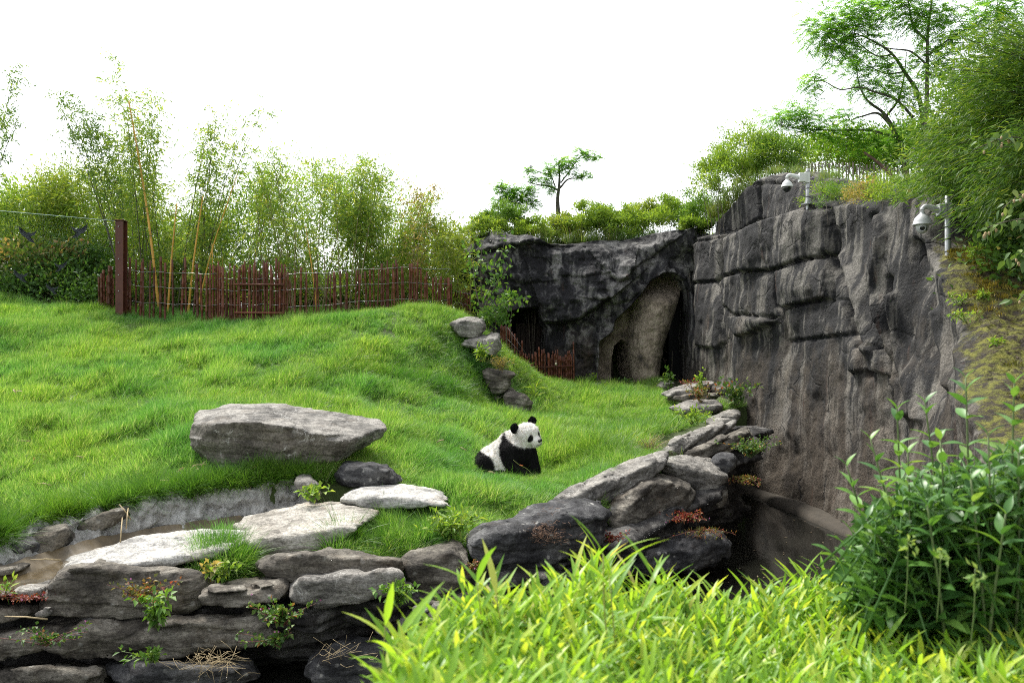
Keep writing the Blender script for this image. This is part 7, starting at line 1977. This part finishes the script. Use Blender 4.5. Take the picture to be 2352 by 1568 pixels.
weed('red cranesbill patch below the dark wedge boulder', on(1580, 1195, 10.3), 20, 0.10, 0.22, 14, 0.045, 0.03, m_red, 22, 'cranesbill', 3, stem=m_twig)
weed('brownish moss tuft hanging under the red cranesbill patch', on(1620, 1215, 10.2), 30, -0.10, 0.20, 10, 0.05, 0.012, m_rust_leaf, 23, 'moss_tuft', stem=m_twig)
weed('red cranesbill sprigs right of the largest black boulder', on(1405, 1245, 9.3), 12, 0.12, 0.10, 12, 0.04, 0.028, m_red, 24, 'cranesbill', stem=m_twig)
weed('thin red sprigs in the gap between scuffed block and black boulder', on(1085, 1320, 7.75), 12, 0.16, 0.06, 10, 0.03, 0.02, m_rust_leaf, 25, 'red_sprigs', 1, stem=m_twig)
weed('small dark plant at the foot of the tall cave arch', on(1535, 886, 20.0), 4, 0.45, 0.10, 12, 0.13, 0.06, m_robert, 26, 'leafy_weed')
weed('little weed in front of the small cave doorway', on(1440, 884, 20.8), 6, 0.16, 0.12, 10, 0.09, 0.04, m_robert, 27, 'leafy_weed')
weed('dry pale grass tuft on the flat ledge stone', on(1150, 850, 17.0), 40, 0.28, 0.18, 6, 0.10, 0.008, m_bleaf_o, 28, 'dry_grass_tuft', stem=m_culm_t)
weed('green weed between the two upper mound stones', on(1105, 830, 17.0), 8, 0.45, 0.10, 14, 0.11, 0.045, m_fresh, 29, 'leafy_weed')
weed('seeding grass with pale fluffy heads above the slanting slab', on(1490, 1050, 12.2), 46, 0.36, 0.16, 7, 0.04, 0.007, m_bleaf_o, 30, 'seeding_grass', stem=m_culm_t)
weed('yellow flowered weed at the left foot of the tall cave arch', on(1362, 884, 20.9), 6, 0.28, 0.12, 10, 0.08, 0.04, m_fresh, 31, 'leafy_weed')
# plants on the mossy ledge
for k, (x, y, Y) in enumerate([(2215, 740, 9.0), (2260, 690, 9.2), (2240, 590, 9.6), (2290, 800, 8.4), (2200, 700, 9.3)]):
    weed('small green sprout on the mossy ledge', on(x, y, Y), 6, 0.12, 0.07, 10, 0.07, 0.022, m_fresh, 40 + k, 'green_sprout', group='sprouts on the mossy ledge')
# dry roots and straw on the stones
m_straw = plain('dry_straw', (0.42, 0.33, 0.19), 0.8, nscale=9, var=0.3)
m_need = plain('dry_needles', (0.17, 0.10, 0.065), 0.9, nscale=9, var=0.4)
def litter(label, c, n, sx, sy, L, mat, seed, flat=True, name='dry_needles', rad=0.0022):
    r = np.random.default_rng(seed); mb = MB()
    for _ in range(n):
        p = np.array(c) + [r.normal(0, sx), 0, r.normal(0, sy)]
        p[1] += r.normal(0, 0.03)
        d = nrm(r.normal(0, 1, 3) * [1, 0.4, 0.5]) * L * r.uniform(0.5, 1.2)
        mb.tube(spline(np.array([p - d / 2, p + r.normal(0, 0.012, 3), p + d / 2]), 5), rad, 3)
    o = mb.build(name, mat, kind='stuff'); o['label'] = label
litter('dry brown needles caught in hollows of the largest black boulder', at(1255, 1225, 8.45), 160, 0.10, 0.06, 0.07, m_need, 1)
litter('dry brown needles in the upper cleft of the largest black boulder', at(1275, 1190, 8.8), 90, 0.10, 0.04, 0.07, m_need, 2)
litter('pale dead roots hanging on the moat wall below the long low slab', at(480, 1520, 6.6), 70, 0.16, 0.05, 0.22, m_straw, 3, name='dead_roots', rad=0.0018)
litter('pale dead roots hanging under the layered slab', at(780, 1500, 6.75), 26, 0.14, 0.06, 0.16, m_straw, 4, name='dead_roots', rad=0.0016)
# bamboo sticks and dead leaves lying on the lawn
stick_m = MB().tube([(0, -0.5, 0), (0, 0, 0.01), (0, 0.5, 0)], [0.010, 0.009, 0.006], 6).mesh('bamboo_stick'); stick_m.materials.append(m_straw)
for k, (x, y, Y, L_, a) in enumerate([(1060, 1050, 12.3, 0.32, 0.5), (1100, 1060, 12.0, 0.25, 2.2), (1075, 1020, 12.6, 0.2, 1.2), (1135, 1015, 12.5, 0.14, 0.3), (40, 1010, 11.3, 0.5, 1.2), (120, 960, 12.2, 0.35, 1.9), (60, 930, 12.9, 0.3, 0.9), (330, 985, 11.9, 0.28, 1.3), (250, 1010, 11.4, 0.22, 2.4), (180, 1060, 10.7, 0.3, 0.8),
                                      (300, 1075, 10.3, 0.45, 1.5), (100, 1130, 9.8, 0.3, 1.1), (200, 1120, 9.8, 0.24, 0.4), (30, 1190, 9.1, 0.4, 1.4), (130, 1160, 9.4, 0.22, 2.0), (390, 1130, 9.6, 0.3, 1.2), (960, 1060, 11.6, 0.2, 1.0), (1010, 1030, 12.2, 0.18, 2.6), (1130, 1105, 11.5, 0.2, 0.6), (340, 1020, 11.2, 0.2, 0.9)]):
    p = at(x, y, Y); z = gz(p[0], p[1]) + 0.10
    o = inst('bamboo_stick', stick_m, None, Matrix.Translation((p[0], p[1], z)) @ Euler((random.uniform(-0.15, 0.15), 0, a)).to_matrix().to_4x4() @ Matrix.Diagonal((1, L_, 1, 1)))
    tag(o, 'short dry straw-coloured bamboo stick lying in the lawn', 'stick', 'bamboo sticks on the lawn')
for k, (x, y, Y, L_, a, el, lab) in enumerate([(292, 1190, 8.35, 0.22, 0.2, 1.2, 'dry stick propped upright at the grass edge over the stream'), (287, 1175, 8.5, 0.20, 2.0, 1.0, 'dry stick crossing the propped one over the stream'), (278, 1225, 8.2, 0.34, 0.3, 1.1, 'long dry stick slanting down into the stream'), (95, 1205, 8.6, 0.20, 0.1, 1.3, 'dry stick poking from the turf by the split rock'), (105, 1285, 7.6, 0.26, 1.9, 0.1, 'dry stick lying across the stream mud'), (60, 1418, 6.6, 0.34, 1.65, 0.1, 'dry stick lying on the rocks below the stonecrop')]):
    o = inst('dry_stick', stick_m, None, Matrix.Translation(Vector(at(x, y, Y))) @ Euler((el, 0, a)).to_matrix().to_4x4() @ Matrix.Diagonal((0.7, L_, 0.7, 1)))
    tag(o, lab, 'stick')
m_dead = leaf_mat('dead_leaf', [(0, (0.30, 0.20, 0.10)), (1, (0.44, 0.33, 0.19))], 0.25, fac='object')
dead = leaf_shape('dead_leaf', 1.0, 0.28, 4, None, 0.35, 0.5); dead.materials.append(m_dead)
for k, (x, y, Y) in enumerate([(425, 1060, 10.0), (440, 1072, 9.95), (450, 1055, 10.05), (462, 1080, 9.9), (452, 1090, 9.85), (488, 1085, 9.85), (478, 1062, 9.95), (515, 1095, 9.8), (548, 1092, 9.8), (530, 1100, 9.75), (578, 1108, 9.65), (556, 1125, 9.5), (592, 1085, 9.85), (36, 910, 13.2), (52, 905, 13.3), (78, 1065, 10.6)]):
    p = at(x, y, Y); z = gz(p[0], p[1]) + 0.15
    o = inst('dead_leaf', dead, None, frame((p[0], p[1], z), nrm(r_.normal(0, 1, 3) * [1, 0.6, 0.6]), (r_.normal(0, .4), -0.5, 0.8), r_.uniform(0.08, 0.12)))
    tag(o, 'curled tan dead leaf on the grass below the huge slab' if k < 13 else ('curled tan dead leaf in the far left of the lawn' if k < 15 else 'lone curled tan dead leaf between the lawn and the stream'), 'leaf', 'dead leaves on the lawn')

# ------------------------------------------------------------------ wild growth on the cliff top
m_wild = grass_mat('wild_grass', [(0, (0.09, 0.16, 0.035)), (0.5, (0.16, 0.25, 0.05)), (0.85, (0.27, 0.31, 0.10)), (1.0, (0.36, 0.30, 0.15))])
wild = [(blade_tuft(40, 0.12, 0.25, 0.6, 0.010, 0.6, 3, 60 + s).mesh('wild_tuft'), m_wild) for s in range(4)]
n = 5200
X = rng.uniform(-1.6, 13, n); Y = rng.uniform(10.2, 26, n)
d_cl = np.array([np.interp(y, [c[1] for c in CLIFF[::-1]], [c[0] for c in CLIFF[::-1]]) for y in Y])
k = ((X > d_cl + 0.45) & (Y > 11.2) & (Y < 23)) | ((Y > 22.9) & (Y < 26))
X, Y = X[k], Y[k]
def top_z(X, Y):
    z = ground_z(X, Y)
    cz = np.interp(Y, [c[1] for c in CLIFF[::-1]], [c[2] for c in CLIFF[::-1]])
    dc = X - np.interp(Y, [c[1] for c in CLIFF[::-1]], [c[0] for c in CLIFF[::-1]])
    zc = np.where((dc < 1.1) & (Y < 23), cz + 0.08 + 0.1 * dc, -9)
    zr = np.where((X < 5.6) & (Y > 22.8) & (Y < 25.8), 2.9, -9)
    return np.maximum(np.maximum(z, zc), zr)
Z = top_z(X, Y)
scatter('wild_grass', np.c_[X, Y, Z], np.c_[rng.normal(0, 0.2, len(X)), rng.normal(0, 0.2, len(X)), rng.uniform(0, 6.28, len(X))], np.repeat((rng.uniform(0.6, 1.15, len(X)) * np.where(Y < 20, 0.5, np.where(X > 6, 0.8, 1.0)))[:, None], 3, 1), wild, 'rough wild grass covering the cliff top and cave roof')
for kk_, (x, y, Y_, rx, lab) in enumerate([(1880, 455, 15.6, 0.35, 'pale feathery weed clump right of the white camera pole'), (1930, 452, 14.6, 0.4, 'largest pale feathery weed clump on the cliff brow'), (1985, 455, 13.8, 0.35, 'buff feathery weed clump in the middle of the cliff brow'), (2045, 450, 12.8, 0.35, 'green feathery weed clump near the weeping bamboo'), (2095, 448, 12.0, 0.3, 'feathery weed clump tucked under the weeping bamboo'), (1900, 425, 17.5, 0.45, 'feathery weeds at the foot of the paling fence'), (2010, 425, 17.0, 0.5, 'tall feathery weeds at the right foot of the paling fence')]):
    shrub(lab, at(x, y, Y_), (rx, 0.3, 0.26), 1500, 0.05, 0.014, m_shr_y if kk_ % 3 == 0 else (m_bleaf_o if kk_ == 2 else m_shr_m), 300 + kk_, name='feathery_weed', clumps=26, cat='weed', stems=4)
m_blue = leaf_mat('blue_bells', [(0, (0.13, 0.12, 0.36)), (1, (0.36, 0.32, 0.60))], 0.3)
for k_, (x, yb, yt, Y_, lab) in enumerate([(1862, 455, 405, 16.5, 'blue flower spike left of the paling fence middle'), (1888, 450, 412, 15.5, 'pale blue flower spike above the weedy brow'), (1905, 452, 420, 15.2, 'short pale blue flower spike on the weedy brow'), (2000, 448, 415, 15.0, 'violet flower spike at the right part of the weedy brow'), (2035, 450, 410, 14.5, 'violet flower spike near the bare leaning branch'), (2100, 400, 330, 15.0, 'tall blue flower spike before the locust trunks'), (2112, 405, 345, 14.5, 'second tall blue flower spike before the locust trunks'), (2125, 400, 318, 15.2, 'tallest blue flower spike beside the weeping bamboo'), (2060, 455, 425, 13.5, 'low violet flower spike under the leaning branch')]):
    b = at(x, yb, Y_); e = at(x + random.gauss(0, 3), yt, Y_)
    t = thing('bugloss_spike', lab, 'flower', b)
    MB().tube([b, (b + e) / 2, e], [0.007, 0.006, 0.003], 5).build('stem', m_bstem, t)
    nn = 90
    f_ = rng.uniform(0.3, 1, nn)
    PP = b + (e - b) * f_[:, None]
    MB().leaves(PP, nrm(rng.normal(0, 0.7, (nn, 3)) + [0, 0, 0.2]), 0.05 * (1.3 - f_ * 0.7), 0.02, seed=k_).build('blossoms', m_blue, t)
# wild pink flowers and grass clumps on the mossy ledge
n = 420
Yl = rng.uniform(7.2, 10.6, n)
Xl = np.interp(Yl, [c[1] for c in CLIFF[::-1]], [c[0] for c in CLIFF[::-1]]) + rng.uniform(0.9, 1.9, n)
Zl = np.maximum(ground_z(Xl, Yl), np.interp(Yl, [c[1] for c in CLIFF[::-1]], [c[2] for c in CLIFF[::-1]]) + 0.12)
lit = MB()
n2_ = 1500
Yk = rng.uniform(7.4, 10.4, n2_); Xk = np.interp(Yk, [c[1] for c in CLIFF[::-1]], [c[0] for c in CLIFF[::-1]]) + rng.uniform(0.35, 1.7, n2_)
from mathutils.bvhtree import BVHTree
qv = grid_quads(len(cp), nf + ntop)
bvh = BVHTree.FromPolygons([tuple(v) for v in CLIFF_V.reshape(-1, 3)], [tuple(int(i) for i in q) for q in qv[(qv % (nf + ntop) >= nf - 6).all(1)]])
PK = []
for x, y in zip(Xk, Yk):
    h_ = bvh.ray_cast(Vector((x, y, 6)), Vector((0, 0, -1)))
    if h_[0] is not None: PK.append(np.array(h_[0]) + [0, 0, 0.012])
PK = np.array(PK)
a_ = rng.uniform(0, 6.28, len(PK))
lit.leaves(PK, np.c_[np.cos(a_), np.sin(a_), 0.1 + 0 * a_], rng.uniform(0.03, 0.08, len(PK)), rng.uniform(0.008, 0.016, len(PK)), flat=0.8, seed=4)
o = lit.build('leaf_litter', leaf_mat('ledge_litter', [(0, (0.06, 0.04, 0.028)), (0.8, (0.15, 0.105, 0.065)), (1, (0.34, 0.27, 0.19))], 0.1), kind='stuff')
o['label'] = 'dry bamboo leaf litter strewn over the mossy ledge'
m_moss = grass_mat('moss_fibres', [(0, (0.10, 0.09, 0.015)), (0.5, (0.20, 0.17, 0.025)), (1, (0.32, 0.24, 0.05))], 0.25)
msp = [(blade_tuft(26, 0.05, 0.02, 0.05, 0.006, 1.0, 2, 80 + s).mesh('moss_tuft'), m_moss) for s in range(3)]
PMo = PK[(fbm(PK * 1.7, 3, 555) > -0.05)]
PMo = np.concatenate([PMo + rng.normal(0, 0.05, PMo.shape) * [1, 1, 0.15] for _ in range(3)])
scatter('moss', PMo, np.c_[rng.normal(0, 0.2, (len(PMo), 2)), rng.uniform(0, 6.28, len(PMo))], np.repeat(rng.uniform(0.7, 1.4, len(PMo))[:, None], 3, 1), msp, 'yellow-green moss cushions on the ledge behind the grey camera pole')
# ------------------------------------------------------------------ tidy
for o in bpy.data.objects:
    if '_loc' in o: del o['_loc']
